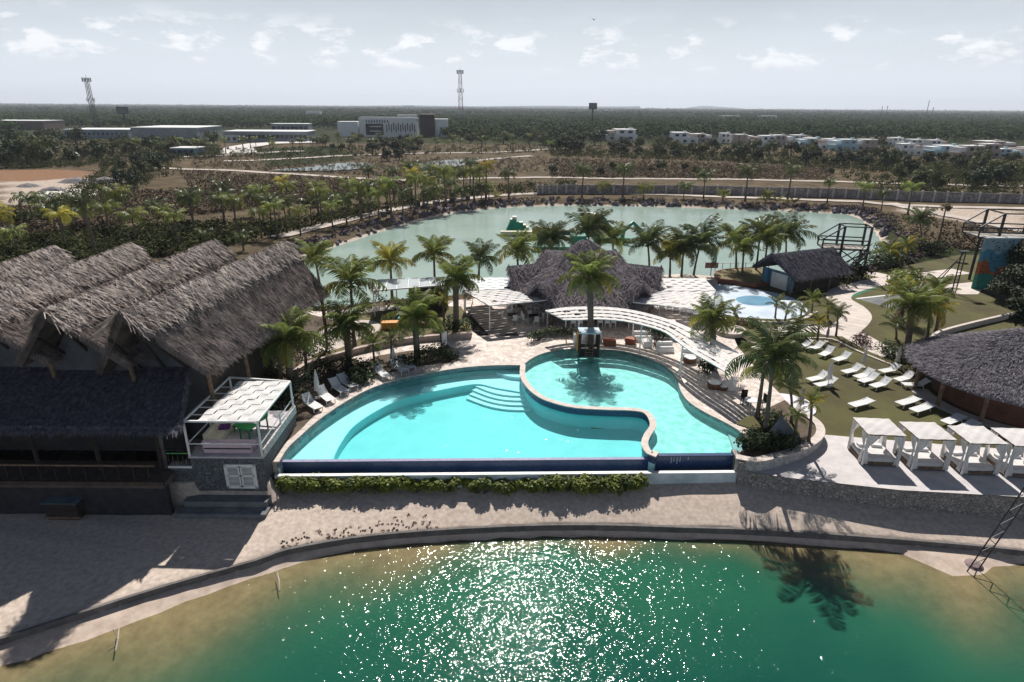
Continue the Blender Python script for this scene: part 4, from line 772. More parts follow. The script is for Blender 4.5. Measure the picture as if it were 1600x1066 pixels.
for i, (a, b_) in enumerate(dbp):
    A, B = P(*a, LW), P(*b_, LW); rz = math.atan2(B.y-A.y, B.x-A.x)*.6-.035
    if proto is None:
        r = proto = thing('curtained_daybed', dlab[i], 'daybed', 'curtained daybeds on the terrace', (A.x, A.y, LW), rz); W, D, Hh = 1.95, 1.95, 2.1
        pc = []
        for x, y in ((0, 0), (W, 0), (0, D), (W, D)): pc.append(MB().bar((x, y, 0), (x, y, Hh-.05), .09).build('post', white, r))
        MB().box((W/2, D/2, .16), (W+.02, D+.02, .18)).build('platform', wood, r); soft_box(b := MB(), (W/2, D/2, .36), (W-.1, D-.1, .22)); b.build('mattress', cloth, r)
        b = MB(); n = 7; vs = [(W/2+(x/6-.5)*(W+.16), D/2+(y/6-.5)*(D+.16), Hh+.05*math.sin(math.pi*x/6)*math.sin(math.pi*y/6)-.02*((x+y) % 2)) for y in range(7) for x in range(7)]
        b.add(vs, [(y*7+x, y*7+x+1, y*7+x+8, y*7+x+7) for y in range(6) for x in range(6)]); b.build('canopy', mat('canopy_canvas', (.62, .60, .60), (.52, .50, .50), 2, .9, trans=.12), r)
        b = MB()
        for c0, c1 in (((0, 0), (W, 0)), ((W, 0), (W, D)), ((W, D), (0, D)), ((0, D), (0, 0))): b.bar((*c0, Hh-.07), (*c1, Hh-.07), .07)
        b.build('roof_frame', wood, r)
        for (x, y, sx_, sy_) in ((-.05, -.06, 1, 0), (W+.05, -.06, -1, 0), (-.06, .1, 0, 1), (W+.06, .1, 0, 1), (-.06, D, 0, -1), (W+.06, D, 0, -1), (0, D+.05, 1, 0), (W, D+.05, -1, 0)):
            curtain(Vector((x, y, 0)), Vector((sx_, sy_, 0))).build('curtain', cloth, r, smooth=True)
        soft_box(b := MB(), (W*.30, D-.42, .54), (.62, .3, .16), .1); b.build('pillow', cloth, r); soft_box(b := MB(), (W*.70, D-.42, .54), (.62, .3, .16), -.1); b.build('pillow', cloth, r)
        PR = [c for c in bpy.data.objects if c.parent == r]
    else:
        r = thing('curtained_daybed', dlab[i], 'daybed', 'curtained daybeds on the terrace', (A.x, A.y, LW), rz)
        for c in PR: d = c.copy(); COL.objects.link(d); d.parent = r
def copy_thing(src, name, label, loc, rz, scale=1.):
    r = src.copy(); COL.objects.link(r); r.location = loc; r.rotation_euler.z = rz; r.scale = (scale,)*3; r['label'] = label
    for c in PARTS[src.name]: d = c.copy(); COL.objects.link(d); d.parent = r
    return r
PARTS = {}
def proto_parts(r): PARTS[r.name] = [c for c in bpy.data.objects if c.parent == r]
def lounger_proto(label, group, flat=False):
    r = thing('sun_lounger', label, 'sun lounger', group); ang = .12 if flat else .62
    b = MB(); b.bar((0, -.3, .3), (1.3, -.3, .3), .05); b.bar((0, .3, .3), (1.3, .3, .3), .05); b.bar((0, -.3, .3), (0, .3, .3), .05); b.bar((-.1, -.3, .3), (0, -.3, .3), .05); b.build('frame', white, r)
    b = MB(); vs = [(1.35-.1*k, s_*.3, .32+.012*math.sin(k*2.)) for k in range(14) for s_ in (-1, 1)]; b.add(vs, [(2*k, 2*k+1, 2*k+3, 2*k+2) for k in range(13)]); b.build('seat', sling, r)
    b = MB(); vs = []
    for k in range(8): t = k*.1; vs += [(.05-t*math.cos(ang), s_*.3, .33+t*math.sin(ang)-.02*math.sin(k/7*3.14)) for s_ in (-1, 1)]
    b.add(vs, [(2*k, 2*k+1, 2*k+3, 2*k+2) for k in range(7)])
    b.bar((.05, -.31, .32), (.05-.75*math.cos(ang), -.31, .32+.75*math.sin(ang)), .04); b.bar((.05, .31, .32), (.05-.75*math.cos(ang), .31, .32+.75*math.sin(ang)), .04); b.build('backrest', sling, r)
    for x, y in ((1.15, -.3), (1.15, .3), (-.05, -.3), (-.05, .3)): MB().bar((x, y, .3), (x+(.08 if x > 1 else -.15), y, 0), .045).build('leg', white, r)
    MB().bar((-.25, 0, .1), (-.3, 0, .3 if flat else .62), .04).build('strut', white, r)
    proto_parts(r); return r
LP = [((472, 620), (503, 641)), ((495, 607), (523, 630)), ((515, 595), (545, 616)), ((529, 589), (557, 606)), ((583, 572), (610, 592)), ((611, 565), (638, 583)), ((622, 560), (649, 578))]
lab = ['white lounger nearest the pavilion at the left end of the pool', 'white lounger beside the first closed umbrella, left pool edge', 'third white lounger along the curved left pool edge', 'white lounger just left of the leafy bush gap by the pool', 'lone white lounger under the small palms by the pool', 'white lounger under the closed umbrella by the palm bed', 'rightmost white lounger on the left pool edge']
pl = lounger_proto(lab[0], 'loungers along the left pool edge')
for i, (h, f) in enumerate(LP):
    H_, F_ = P(*h, .35), P(*f, .3); rz = math.atan2(F_.y-H_.y, F_.x-H_.x); c = H_.lerp(F_, .35)
    if i == 0: pl.location = (c.x, c.y, 0); pl.rotation_euler.z = rz; pl.scale = (1.02,)*3
    else: copy_thing(pl, '', lab[i], (c.x, c.y, 0), rz, 1.02)
RP = [((1266, 532), (1247, 541)), ((1285, 535), (1264, 545)), ((1300, 542), (1283, 555)), ((1327, 551), (1303, 563)), ((1346, 570), (1315, 582)), ((1364, 577), (1334, 590)), ((1371, 583), (1340, 597)), ((1390, 591), (1361, 604)), ((1404, 570), (1377, 580)), ((1291, 582), (1265, 593)), ((1304, 591), (1279, 601)), ((1425, 582), (1403, 593)), ((1448, 595), (1418, 600))]
rl = ['white lounger at the back left corner of the lawn', 'second white lounger in the back row on the lawn', 'third white lounger in the back row, under the lilac umbrella', 'fourth white lounger in the back row on the lawn', 'white lounger under the tall umbrella in the middle of the lawn', 'back one of the two loungers set close together mid-lawn', 'front one of the two loungers set close together mid-lawn', 'white lounger in front of the close pair', 'white lounger under the rightmost umbrella by the bushes', 'back lounger of the pair under the left lawn umbrella', 'front lounger of the pair under the left lawn umbrella', 'white lounger beside the edge of the round hut roof', 'white lounger half under the round hut eave']
for i, (h, f) in enumerate(RP):
    H_, F_ = P(*h, LW+.6), P(*f, LW+.3); rz = math.atan2(F_.y-H_.y, F_.x-H_.x); c = H_.lerp(F_, .3); o = copy_thing(pl, '', rl[i], (c.x, c.y, LW), rz, .95); o['group'] = 'loungers on the lawn'
FPt = [((1364, 624), (1328, 634)), ((1437, 621), (1400, 632)), ((1459, 631), (1422, 643)), ((1507, 648), (1472, 662)), ((1528, 658), (1498, 671))]
fl2 = ['long flat white lounger alone in front on the lawn', 'back one of two flat white loungers in the front of the lawn', 'front one of two flat white loungers in the front of the lawn', 'lounger behind the second daybed in the hut shade', 'lounger behind the third daybed in the hut shade']
pf = lounger_proto(fl2[0], 'flat loungers at the front of the lawn', True)
for i, (h, f) in enumerate(FPt):
    H_, F_ = P(*h, LW+.35), P(*f, LW+.3); rz = math.atan2(F_.y-H_.y, F_.x-H_.x); c = H_.lerp(F_, .36)
    if i == 0: pf.location = (c.x, c.y, LW); pf.rotation_euler.z = rz; pf.scale = (1.0,)*3
    else: copy_thing(pf, '', fl2[i], (c.x, c.y, LW), rz, 1.0)
# pergola deck chairs (right of palapa)
dk = [P(1040+11*k, 487+2.0*k, 0) for k in range(8)]
for i, q in enumerate(dk): o = copy_thing(pl, '', place('deck chair', i, 8)+' in the row shaded by the right pergola', (q.x, q.y+1.4, 0), -1.9, .85); o['group'] = 'deck chairs under the right pergola'; o.name = 'deck_chair'; o['category'] = 'deck chair'
# closed umbrellas
def umb_mesh():
    b = MB(); n = 16; prof = [(.0, 2.5), (.05, 2.44), (.10, 2.1), (.145, 1.7), (.17, 1.35), (.15, 1.15), (.13, 1.08), (.19, .95), (.22, .72)]; vs = []
    for r, z in prof:
        for k in range(n): a = 2*math.pi*k/n; q = r*(1+(.28 if k % 2 else -.22)*(z < 2.4)); vs.append((q*math.cos(a), q*math.sin(a), z))
    b.add(vs, [(i*n+k, (i+1)*n+k, (i+1)*n+(k+1) % n, i*n+(k+1) % n) for i in range(len(prof)-1) for k in range(n)]); return b
UM = [((497, 622), 578, DK, cloth, 'closed white umbrella by the loungers nearest the pavilion'), ((616, 574), 541, DK, cloth, 'closed white umbrella beside the palm bed at the pool'), ((1293, 604), 561, LW, cloth, 'closed white umbrella over the left pair of loungers on the lawn'), ((1348, 574), 543, LW, cloth, 'closed tall white umbrella in the middle of the lawn'), ((1400, 574), 540, LW, cloth, 'closed white umbrella at the right of the lawn by the bushes'), ((1291, 534), 509, LW, mat('lilac_canvas', (.52, .48, .62), (.42, .38, .52), 2, .9, trans=.2), 'closed lilac umbrella behind the back row of loungers'), ((1250, 642), 604, LW, mat('lilac_canvas', (1, 1, 1)), 'closed lilac umbrella on the round white slab')]
for i, (bp_, ty, z, mt_, lb_) in enumerate(UM):
    q = P(*bp_, z); h = PY(bp_[0], ty, q.y).z-z; s = h/2.55; r = thing('closed_umbrella', lb_, 'umbrella', 'closed sun umbrellas', (q.x, q.y, z), random.random(), s)
    umb_mesh().build('canopy', mt_, r, smooth=False); MB().tube([(0, 0, 0), (0, 0, 2.55)], .03, 6).build('pole', steelr, r); MB().lathe((0, 0, 0), [(.3, 0), (.3, .07), (.08, .1)], 12).build('base', concrete, r)
# white sofas and wicker tables at the round pool
SF = [((906, 532), 0, 1.7, 'white corner sofa left of the first wicker table'), ((903, 536), 1.57, 1.3, 'short white sofa arm facing the first wicker table'), ((1003, 532), 0, 1.6, 'white sofa behind the second wicker table'), ((1010, 540), -1.57, 1.0, 'short white sofa beside the round bush'), ((1039, 549), .1, 1.35, 'white bench sofa in front of the round bush'), ((1080, 562), -.3, 1.5, 'white sofa behind the dark topped table'), ((1138, 607), -1.7, .9, 'white armchair at the right by the lower tub table')]
for px, rz, L, lb_ in SF:
    q = P(*px, 0); 
    if lb_.startswith('white corner'): q = P(925, 533, 0)
    sofa('outdoor_sofa', lb_, 'sofa', q.x, q.y, 0, rz, L, white, cloth, 'white sofas around the round pool', .75)
WT = [((953, 541), terra, 'square terracotta wicker table in front of the corner sofa', True), ((986, 539), terra, 'round terracotta wicker table, second from the left', False), ((1079, 569), mat('brown_wicker', (.20, .10, .06), (.12, .06, .04), 8, .7), 'brown wicker tub table with a white top', False), ((1118, 609), mat('brown_wicker', (1, 1, 1)), 'lower brown tub table nearest the pool edge', False), ((1132, 612), mat('brown_wicker', (1, 1, 1)), 'small brown tub stool beside the lower tub table', False)]
for px, mt_, lb_, sq in WT:
    q = P(*px, 0); r = thing('wicker_table', lb_, 'table', 'wicker tub tables', (q.x, q.y+.35, 0), 0, .85 if 'stool' not in lb_ else .6)
    b = MB()
    if sq: soft_box(b, (0, 0, .28), (1.2, 1.1, .5))
    else: b.lathe((0, 0, 0), [(.52, .02), (.60, .25), (.60, .5)], 16)
    b.build('drum', mt_, r); b = MB()
    if sq: b.box((0, 0, .56), (1.15, 1.05, .05))
    else: b.lathe((0, 0, .5), [(.56, .0), (.56, .05)], 16)
    b.build('table_top', mt_ if 'terracotta' in lb_ else white, r)
# dining tables under left pergola
tb = [((800, 503), 'by the left pergola post'), ((815, 489), 'at the back of the left pergola'), ((833, 505), 'nearest the curved hedge'), ((850, 492), 'beside the palapa eave')]
for i, (px, wh) in enumerate(tb):
    q = P(*px, 0); r = thing('dining_table', 'dark dining table with white chairs '+wh, 'table', 'dining tables left of the palapa', (q.x, q.y, 0))
    b = MB(); b.box((0, 0, .74), (.9, .9, .05)); b.build('table_top', woodd, r); MB().bar((0, 0, 0), (0, 0, .72), .1).build('leg', woodd, r)
    for k in range(4): a = k*math.pi/2+.3; chair('dining_chair', ('back', 'left', 'front', 'right')[k]+' white chair at the dining table '+wh, 'chair', q.x+.75*math.sin(a)*-1, q.y+.75*math.cos(a), 0, a, white, 'white chairs at the dining tables')
for i, px in enumerate(((895, 512), (905, 512), (938, 511), (949, 512), (958, 511))):
    q = P(*px, 0); chair('dining_chair', place('white chair', i, 5)+' in the row showing under the curved pergola', 'chair', q.x, q.y, 0, 2.8+random.random()*.6, white, 'white chairs under the curved pergola', 1.1)
# dark bar with ladder around the centre palm
q = P(920, 558, 0); root = thing('towel_bar', 'narrow dark timber bar frame with a ladder below the centre palm', 'bar', loc=(q.x, q.y, 0))
for x, y in ((-.75, 0), (.75, 0), (-.75, 1.2), (.75, 1.2)): MB().bar((x, y, 0), (x, y, 2.0), .16).build('post', woodd, root)
MB().box((0, .6, .35), (1.5, 1.1, .7)).build('counter', woodd, root); MB().box((0, .6, 2.05), (1.7, 1.4, .1)).build('top', mat('pale_blue_board', (.50, .60, .68), (.4, .5, .58), 2, .7), root)
for s_ in (-.3, .3): MB().bar((s_, -.12, 0), (s_, -.02, 1.9), .06).build('ladder_rail', wood, root)
for k in range(7): MB().bar((-.3, -.1, .2+.24*k), (.3, -.1, .2+.24*k), .05).build('rung', wood, root)
MB().box((-.95, .3, 1.2), (.1, .5, 1.5)).build('orange_panel', mat('orange_plastic', (.6, .28, .06), (.5, .22, .05), 2, .6), root)
# info board
q = P(694, 546, 0); root = thing('menu_board', 'white board on a dark leaning stand on the deck', 'sign', loc=(q.x, q.y, 0), rz=.9); MB().box((0, 0, .95), (.75, .09, 1.5)).build('stand', woodd, root); MB().box((0, -.06, .95), (.6, .03, 1.25)).build('board', white, root); MB().box((0, 0, .12), (.9, .5, .06)).build('foot', woodd, root)
# round slab with umbrella and glass topped things at planter
q = P(1235, 640, LW); o = MB().lathe((q.x, q.y+.6, LW), [(1.9, 0), (1.9, .08)], 32).build('round_slab', mat('pale_round_slab', (.66, .64, .68), (.55, .53, .58), 2, .7)); tag(o, kind='structure')
q = P(1172, 640, 0); root = thing('cafe_table', 'small round white table under the leaning palms', 'table', loc=(q.x, q.y, 0)); MB().lathe((0, 0, .7), [(.45, 0), (.45, .04)], 16).build('table_top', white, root); MB().tube([(0, 0, 0), (0, 0, .7)], .04, 6).build('leg', steelr, root)
for k in range(2): chair('cafe_chair', ('dark chair behind', 'dark chair right of')[k]+' the small round white table', 'chair', q.x+(-.1, .9)[k], q.y+(.85, .3)[k], 0, (0., -1.2)[k], woodd, 'dark chairs under the palms')
# canvas wedge tent in planter
q = P(1228, 690, .1); b = MB(); b.add([(q.x-.9, q.y-.2, .05), (q.x+1.1, q.y-.4, .05), (q.x+.9, q.y+1.0, .05), (q.x-.7, q.y+1.1, .05), (q.x-.3, q.y+.5, 1.6)], [(0, 1, 4), (1, 2, 4), (2, 3, 4), (3, 0, 4)]); tag(b.build('wedge_tent', mat('blue_grey_canvas', (.24, .25, .28), (.12, .13, .16), 2, .9, bump=.05)), 'pointed blue-grey canvas tent in the curved planter', 'tent')
# round whitewashed planter near the curved pergola
q = P(1140, 520, 0); o = MB().lathe((q.x, q.y, 0), [(1.4, 0), (1.4, .35), (1.2, .38), (1.2, .3)], 24).build('round_bench', coping); tag(o, 'round low pale seat behind the curved pergola', 'seat')
# colourful kayaks/blocks on the raised garden
q = P(610, 513, .42); tag((lambda b: (soft_box(b, (q.x, q.y, .75), (1.5, .8, .6), .1), b.build('orange_crate', mat('orange_plastic', (1, 1, 1))))[1])(MB()), 'orange box on the raised garden among the palms', 'box')
q = P(629, 508, .42); tag((lambda b: (soft_box(b, (q.x, q.y, .8), (.8, .6, .7), .1), b.build('blue_drum', mat('teal_plastic', (.02, .35, .42), (.02, .25, .32), 2, .5))))(MB())[1], 'small teal drum beside the orange box', 'drum')
q = P(655, 510, .42); tag(MB().box((q.x, q.y, .62), (2.8, .4, .35)).build('red_bench', mat('red_bench_paint', (.28, .07, .05), (.2, .05, .04), 2, .7)), 'low red bench on the raised garden behind the stout palm', 'bench')
# ---- dive platform at the lagoon
def tower(root, o, ax, ay, W, D, zdeck, ztop, g, stair=True):
    T = lambda x, y, z: o+ax*x+ay*y+Vector((0, 0, z))
    for x, y, zt in ((0, 0, ztop), (W, 0, ztop), (0, D, ztop), (W, D, ztop)): MB().bar(T(x, y, 0), T(x, y, zt), .22).build('post', steel, root)
    for k in range(8): MB().bar(T(-2.2+(W+2.4)*(k+.5)/8, 0, zdeck), T(-2.2+(W+2.4)*(k+.5)/8, D, zdeck), (W+2.2)/8*.9, .08).build('deck_board', mat('deck_boards_grey', (.36, .34, .31), (.26, .24, .22), 2, .8), root)
    for y in (0, D):
        for a, c in (((-2.2, y, zdeck-.12), (W, y, zdeck-.12)), ((0, y, ztop), (W, y, ztop)), ((-2.2, y, zdeck+1.1), (0, y, ztop)), ((-2.2, y, zdeck+1.05), (W, y, zdeck+1.05)), ((-2.2, y, zdeck+.55), (W, y, zdeck+.55)), ((0, y, zdeck-2.2), (W, y, zdeck-.2)), ((W, y, zdeck-2.2), (0, y, zdeck-.2)), ((-2.2, y, zdeck), (0, y, zdeck-1.8)), ((-2.2, y, zdeck), (-2.2, y, zdeck+1.1))): MB().bar(T(*a), T(*c), .13 if 'x' else .1).build('brace', steel, root)
    for x in (0, W): MB().bar(T(x, 0, ztop), T(x, D, ztop), .14).build('brace', steel, root); MB().bar(T(x, 0, zdeck-.1), T(x, D, zdeck-2), .1).build('brace', steel, root)
    MB().bar(T(-2.2, 0, zdeck+1.1), T(-2.2, D, zdeck+1.1), .1).build('rail', steel, root)
    if stair:
        ns = 12
        for k in range(ns): MB().bar(T(W-.3-(W*.95)*k/ns, -1.1, zdeck*(1-(k+.5)/ns)*.98), T(W-.3-(W*.95)*k/ns, -.1, zdeck*(1-(k+.5)/ns)*.98), .32, .07).build('stair_tread', steel, root)
        for y in (-1.1, -.1):
            MB().bar(T(W, y, zdeck), T(W*.02, y, .1), .12).build('stringer', steel, root); MB().bar(T(W, y, zdeck+1.), T(W*.02, y, 1.0), .07).build('stair_rail', steel, root)
o_ = P(1305, 438, -1.0); root = thing('diving_platform', 'dark steel jumping platform with stairs behind the thatched hut by the lagoon', 'platform')
ax = (P(1340, 440, -1)-P(1305, 438, -1)).normalized(); ay = Vector((-ax.y, ax.x, 0)); tower(root, o_, ax, ay, 3.0, 2.4, 4.0, 6.7, -1)
# ---- slide tower and mural wall at far right
o_ = P(1520, 452, LW); root = thing('slide_tower', 'dark steel tower deck behind the painted mural wall at the far right', 'tower'); ax = Vector((1, -.12, 0)).normalized(); ay = Vector((.12, 1, 0)).normalized()
zt_ = PY(1516, 372, o_.y).z-LW; tower(root, o_+ay*1.0+Vector((2.0, 0, 0)), ax, ay, 4.6, 3.4, zt_-.1, zt_+2.6, 0)
root = thing('mural_wall', 'tall climbing wall painted with blue, orange and green waves beside the steel tower', 'climbing wall', loc=(o_.x, o_.y, LW)); mw_ = PY(1567, 372, o_.y).x-PY(1513, 372, o_.y).x; mh = zt_
bands = [('mural_sky_blue', (.20, .34, .42)), ('mural_blue', (.05, .22, .34)), ('mural_orange', (.34, .10, .03)), ('mural_teal', (.02, .20, .17))]
prev = None; nX = 24
def wv(k, u): return (1.0, .74+.05*math.sin(u*11), .45+.09*math.sin(u*7+1.2)+.06*math.sin(u*13), .30+.02*math.sin(u*9), 0.)[k]*mh
for k, (nm_, c) in enumerate(bands):
    b = MB(); vs = []
    for i in range(nX+1): u = i/nX; vs += [(u*mw_+.3*(1-wv(k, u)/mh), 0, wv(k, u)), (u*mw_+.3*(1-wv(k+1, u)/mh), 0, wv(k+1, u)), (u*mw_, .35, wv(k, u)), (u*mw_, .35, wv(k+1, u))]
    b.add(vs, [(4*i+1, 4*i+5, 4*i+4, 4*i) for i in range(nX)]+[(4*i+2, 4*i+6, 4*i+7, 4*i+3) for i in range(nX)]+[(0, 2, 3, 1), (4*nX+1, 4*nX+3, 4*nX+2, 4*nX)]); b.build('painted_band', mat(nm_, c, tuple(x*.7 for x in c), 3, .7, bump=.02), root)
b = MB()
for k in range(60): b.box((random.uniform(.2, mw_-.2), -.05, random.uniform(.3, mh-.2)), (.12, .12, .09), rz=random.random())
tag(b.build('climbing_hold', woodd, root), kind='stuff'); MB().box((mw_/2, .1, mh+.06), (mw_+.2, .7, .12)).build('top_ledge', white, root)
# ladder posts left of mural
q = P(1490, 457, LW); root = thing('ladder_post', 'tall thin dark ladder mast standing on the pad left of the mural wall', 'ladder', loc=(q.x, q.y, LW))
hh = PY(1495, 395, q.y).z-LW
for s_ in (-.22, .22): MB().bar((s_, 0, 0), (s_, 0, hh), .09).build('rail', steel, root)
for k in range(11): MB().bar((-.22, 0, .4+k*hh/12), (.22, 0, .4+k*hh/12), .05).build('rung', steel, root)
MB().box((0, 0, hh+.15), (1.1, .8, .12)).build('platform', steel, root); MB().bar((0, 0, hh), (-2.2, .6, .1), .08).build('brace', steel, root); MB().bar((-.2, 0, hh*.9), (-3.2, .3, .1), .07).build('brace', steel, root)
# lifeguard style signs and railing at lagoon beach
root = thing('beach_fence', 'thin post and rail fence along the lagoon edge behind the splash pad', 'fence')
fp = PP([(1117, 424), (1128, 424), (1140, 424), (1152, 423), (1164, 423), (1176, 423), (1188, 423), (1200, 424)], -.6)
for q in fp: MB().bar(q, q+Vector((0, 0, 1.1)), .07).build('fence_post', steelr, root)
for a, c in zip(fp, fp[1:]): MB().bar(a+Vector((0, 0, 1.)), c+Vector((0, 0, 1.)), .04).build('rail', steelr, root)
q = P(1110, 432, -.5); root = thing('notice_board', 'small reddish notice board at the lagoon beach', 'sign', loc=q); MB().bar((0, 0, 0), (0, 0, 1.3), .08).build('post', wood, root); MB().box((0, 0, 1.4), (1.6, .06, .7)).build('board', mat('faded_red_board', (.42, .22, .20), (.3, .16, .15), 2, .8), root)
# red planter edge by palms right of the beach
pb = smooth(PP([(1119, 437), (1118, 429), (1150, 424), (1200, 424), (1210, 440), (1180, 449), (1145, 443), (1125, 441)], LW), 2, True)
b = MB(); b.prism([(p.x, p.y) for p in pb], -1.2, -.12); tag(b.build('raised_palm_bed', mat('bed_grass_sand', (.20, .17, .08), (.13, .10, .06), .6, .95)), kind='structure')
b = MB(); rib_solid(b, pb+[pb[0]], .16, -1.2, -.06); tag(b.build('bed_edging', mat('terracotta_edging', (.30, .13, .09), (.2, .09, .07), 2, .8)), 'terracotta edging around the raised bed of tall palms', 'edging')
# ---- inflatables in the lagoon
gi = mat('green_inflatable', (.015, .22, .15), (.01, .16, .11), 1, .4); yi = mat('cream_inflatable', (.62, .58, .44), (.52, .48, .36), 1, .5)
q = P(808, 362, WB); s = 36/980*(q.y/.97)/6.0*1.0
root = thing('inflatable_climber', 'green stepped inflatable climbing block floating in the lagoon, left', 'inflatable', loc=(q.x, q.y, WB), scale=s)
b = MB(); b.add([(-3, -1.6, 0), (3, -1.6, 0), (3, 1.6, 0), (-3, 1.6, 0), (-1.8, -1, 2.6), (.4, -1, 2.6), (.4, 1, 2.6), (-1.8, 1, 2.6)], [(0, 1, 5, 4), (1, 2, 6, 5), (2, 3, 7, 6), (3, 0, 4, 7), (4, 5, 6, 7)]); b.build('slope', gi, root)
for k, (x, z, w_) in enumerate(((-1., 2.75, 1.7), (.9, 2.0, 1.2), (1.7, 1.35, 1.1), (2.4, .8, 1.0))): soft_box(b := MB(), (x, 0, z), (w_, 2.1, .9)); b.build('step', gi, root); MB().box((x, 0, z+.47), (w_*.9, 1.9, .05)).build('step_pad', yi, root)
MB().box((-.7, 0, 3.6), (1.1, 1.2, .5)).build('top_block', white, root)
q = P(932, 366, WB); s = 78/980*(q.y/.97)/12
root = thing('inflatable_slide', 'inflatable slide tower with a brown ramp and green sides in the lagoon', 'inflatable', loc=(q.x, q.y, WB), scale=s)
b = MB(); b.add([(-1.6, -3.5, .3), (2.2, -3.5, .3), (1.3, 1, 4.2), (-1.3, 1, 4.2)], [(0, 1, 2, 3)]); b.build('ramp', mat('brown_ramp', (.34, .26, .2), (.28, .21, .16), 2, .6), root)
for s_ in (-1, 1): b = MB(); x = s_; b.add([(1.35*x, 1, 4.4), (4.6*x+.3, -2.4, 0), (1.8*x, -3.6, 0), (1.3*x, 1.8, 0)], [(0, 1, 2) if s_ > 0 else (2, 1, 0), (0, 3, 1) if s_ > 0 else (1, 3, 0)]); b.build('side', gi, root)
soft_box(b := MB(), (-1.2, 1.6, 4.4), (5.2, 1.4, .5)); b.build('top_pad', yi, root); soft_box(b := MB(), (-2.6, .6, 2.6), (1.2, 1.2, 3.6)); b.build('tower_column', yi, root)
fl_ = [((822, 368), (9, .9), yi, 'long cream float in front of the green climber'), ((868, 366), (7, .7), mat('dark_float', (.06, .07, .06), (.04, .05, .04), 1, .6), 'thin dark walkway float between the two inflatables'), ((960, 378), (7, 1.6), gi, 'green float frame right of the slide'), ((860, 392), (6, 1.5), gi, 'green slatted float behind the palapa'), ((903, 384), (2.4, 2.6), gi, 'green block float peeping left of the palapa peak'), ((845, 372), (3, 1.4), mat('ochre_float', (.34, .24, .06), (.28, .2, .05), 1, .5), 'ochre wedge float beside the cream float')]
for px, (L, D), mt_, lb_ in fl_:
    q = P(*px, WB); soft_box(b := MB(), (q.x, q.y, WB+.35), (L, D, .8 if L > 3 else 3.), .03); tag(b.build('lagoon_float', mt_), lb_, 'float', 'floats in the lagoon')
q = P(987, 380, WB); b = MB(); b.tube([(q.x-1.7, q.y, WB), (q.x-1.5, q.y, WB+2), (q.x, q.y, WB+3.4), (q.x+1.5, q.y, WB+2), (q.x+1.7, q.y, WB)], .35, 8); tag(b.build('inflatable_arch', gi, smooth=True), 'green inflatable arch at the right end of the lagoon floats', 'inflatable')
# ---- lake shore bits
q0, q1 = P(1518, 892, WF), Vector((25.6, 27.6, .9))
root = thing('lattice_mast', 'thin leaning dark lattice mast rising out of the water at the lower right', 'mast'); d_ = (PY(1600, 775, 25.8)-P(1519, 893, WF)); base_ = P(1519, 893, WF); perp = Vector((.62, .1, 0))
for s_ in (-.5, .5): MB().bar(base_+perp*s_, base_+perp*s_+d_*1.35, .045).build('rail', steel, root)
for k in range(15): MB().bar(base_+perp*(-.5 if k % 2 else .5)+d_*(1.35*k/15), base_+perp*(.5 if k % 2 else -.5)+d_*(1.35*(k+1)/15), .03).build('brace', steel, root)
q = P(1520, 884, WF); b = MB(); b.lathe((q.x, q.y, WF-.1), [(.42, 0), (.46, .15), (.36, .26), (.1, .34)], 12); tag(b.build('mooring_block', mat('faded_pink_rock', (.26, .19, .20), (.17, .12, .13), 3, .9, bump=.05)), 'faded pink lump at the foot of the leaning mast', 'block')
for i, (a, c, lb_) in enumerate((((433, 893), (437, 925), 'pale forked branch standing in the shallows by the shore'), ((186, 980), (180, 1020), 'half sunken pale stick in the shallows at lower left'))):
    A, B = P(*a, WF+.25), P(*c, WF-.05); b = MB(); b.tube([A, A.lerp(B, .5)+Vector((.04, 0, .05)), B], [.02, .035, .03], 5); b.tube([A.lerp(B, .4), A.lerp(B, .4)+Vector((-.18, .1, .35))], .018, 5); tag(b.build('driftwood_branch', mat('bleached_wood', (.5, .44, .4), (.35, .3, .27), 4, .9)), lb_, 'branch')
# flying bird
q = Vector(ray(928, 31))*60+Vector((0, 0, CH)); root = thing('bird', 'small dark bird gliding high in the sky', 'bird', loc=q)
b = MB(); b.tube([(-.05, -.28, 0), (0, 0, .02), (.02, .3, 0)], [.02, .07, .02], 6); b.build('body', woodd, root)
for s_ in (-1, 1): b = MB(); b.add([(0, .12, .02), (s_*.3, .16, .2), (s_*.65, -.02, .12), (s_*.3, -.06, .17), (0, -.1, .02)], [(0, 1, 3, 4), (1, 2, 3)]); b.build('wing', woodd, root)
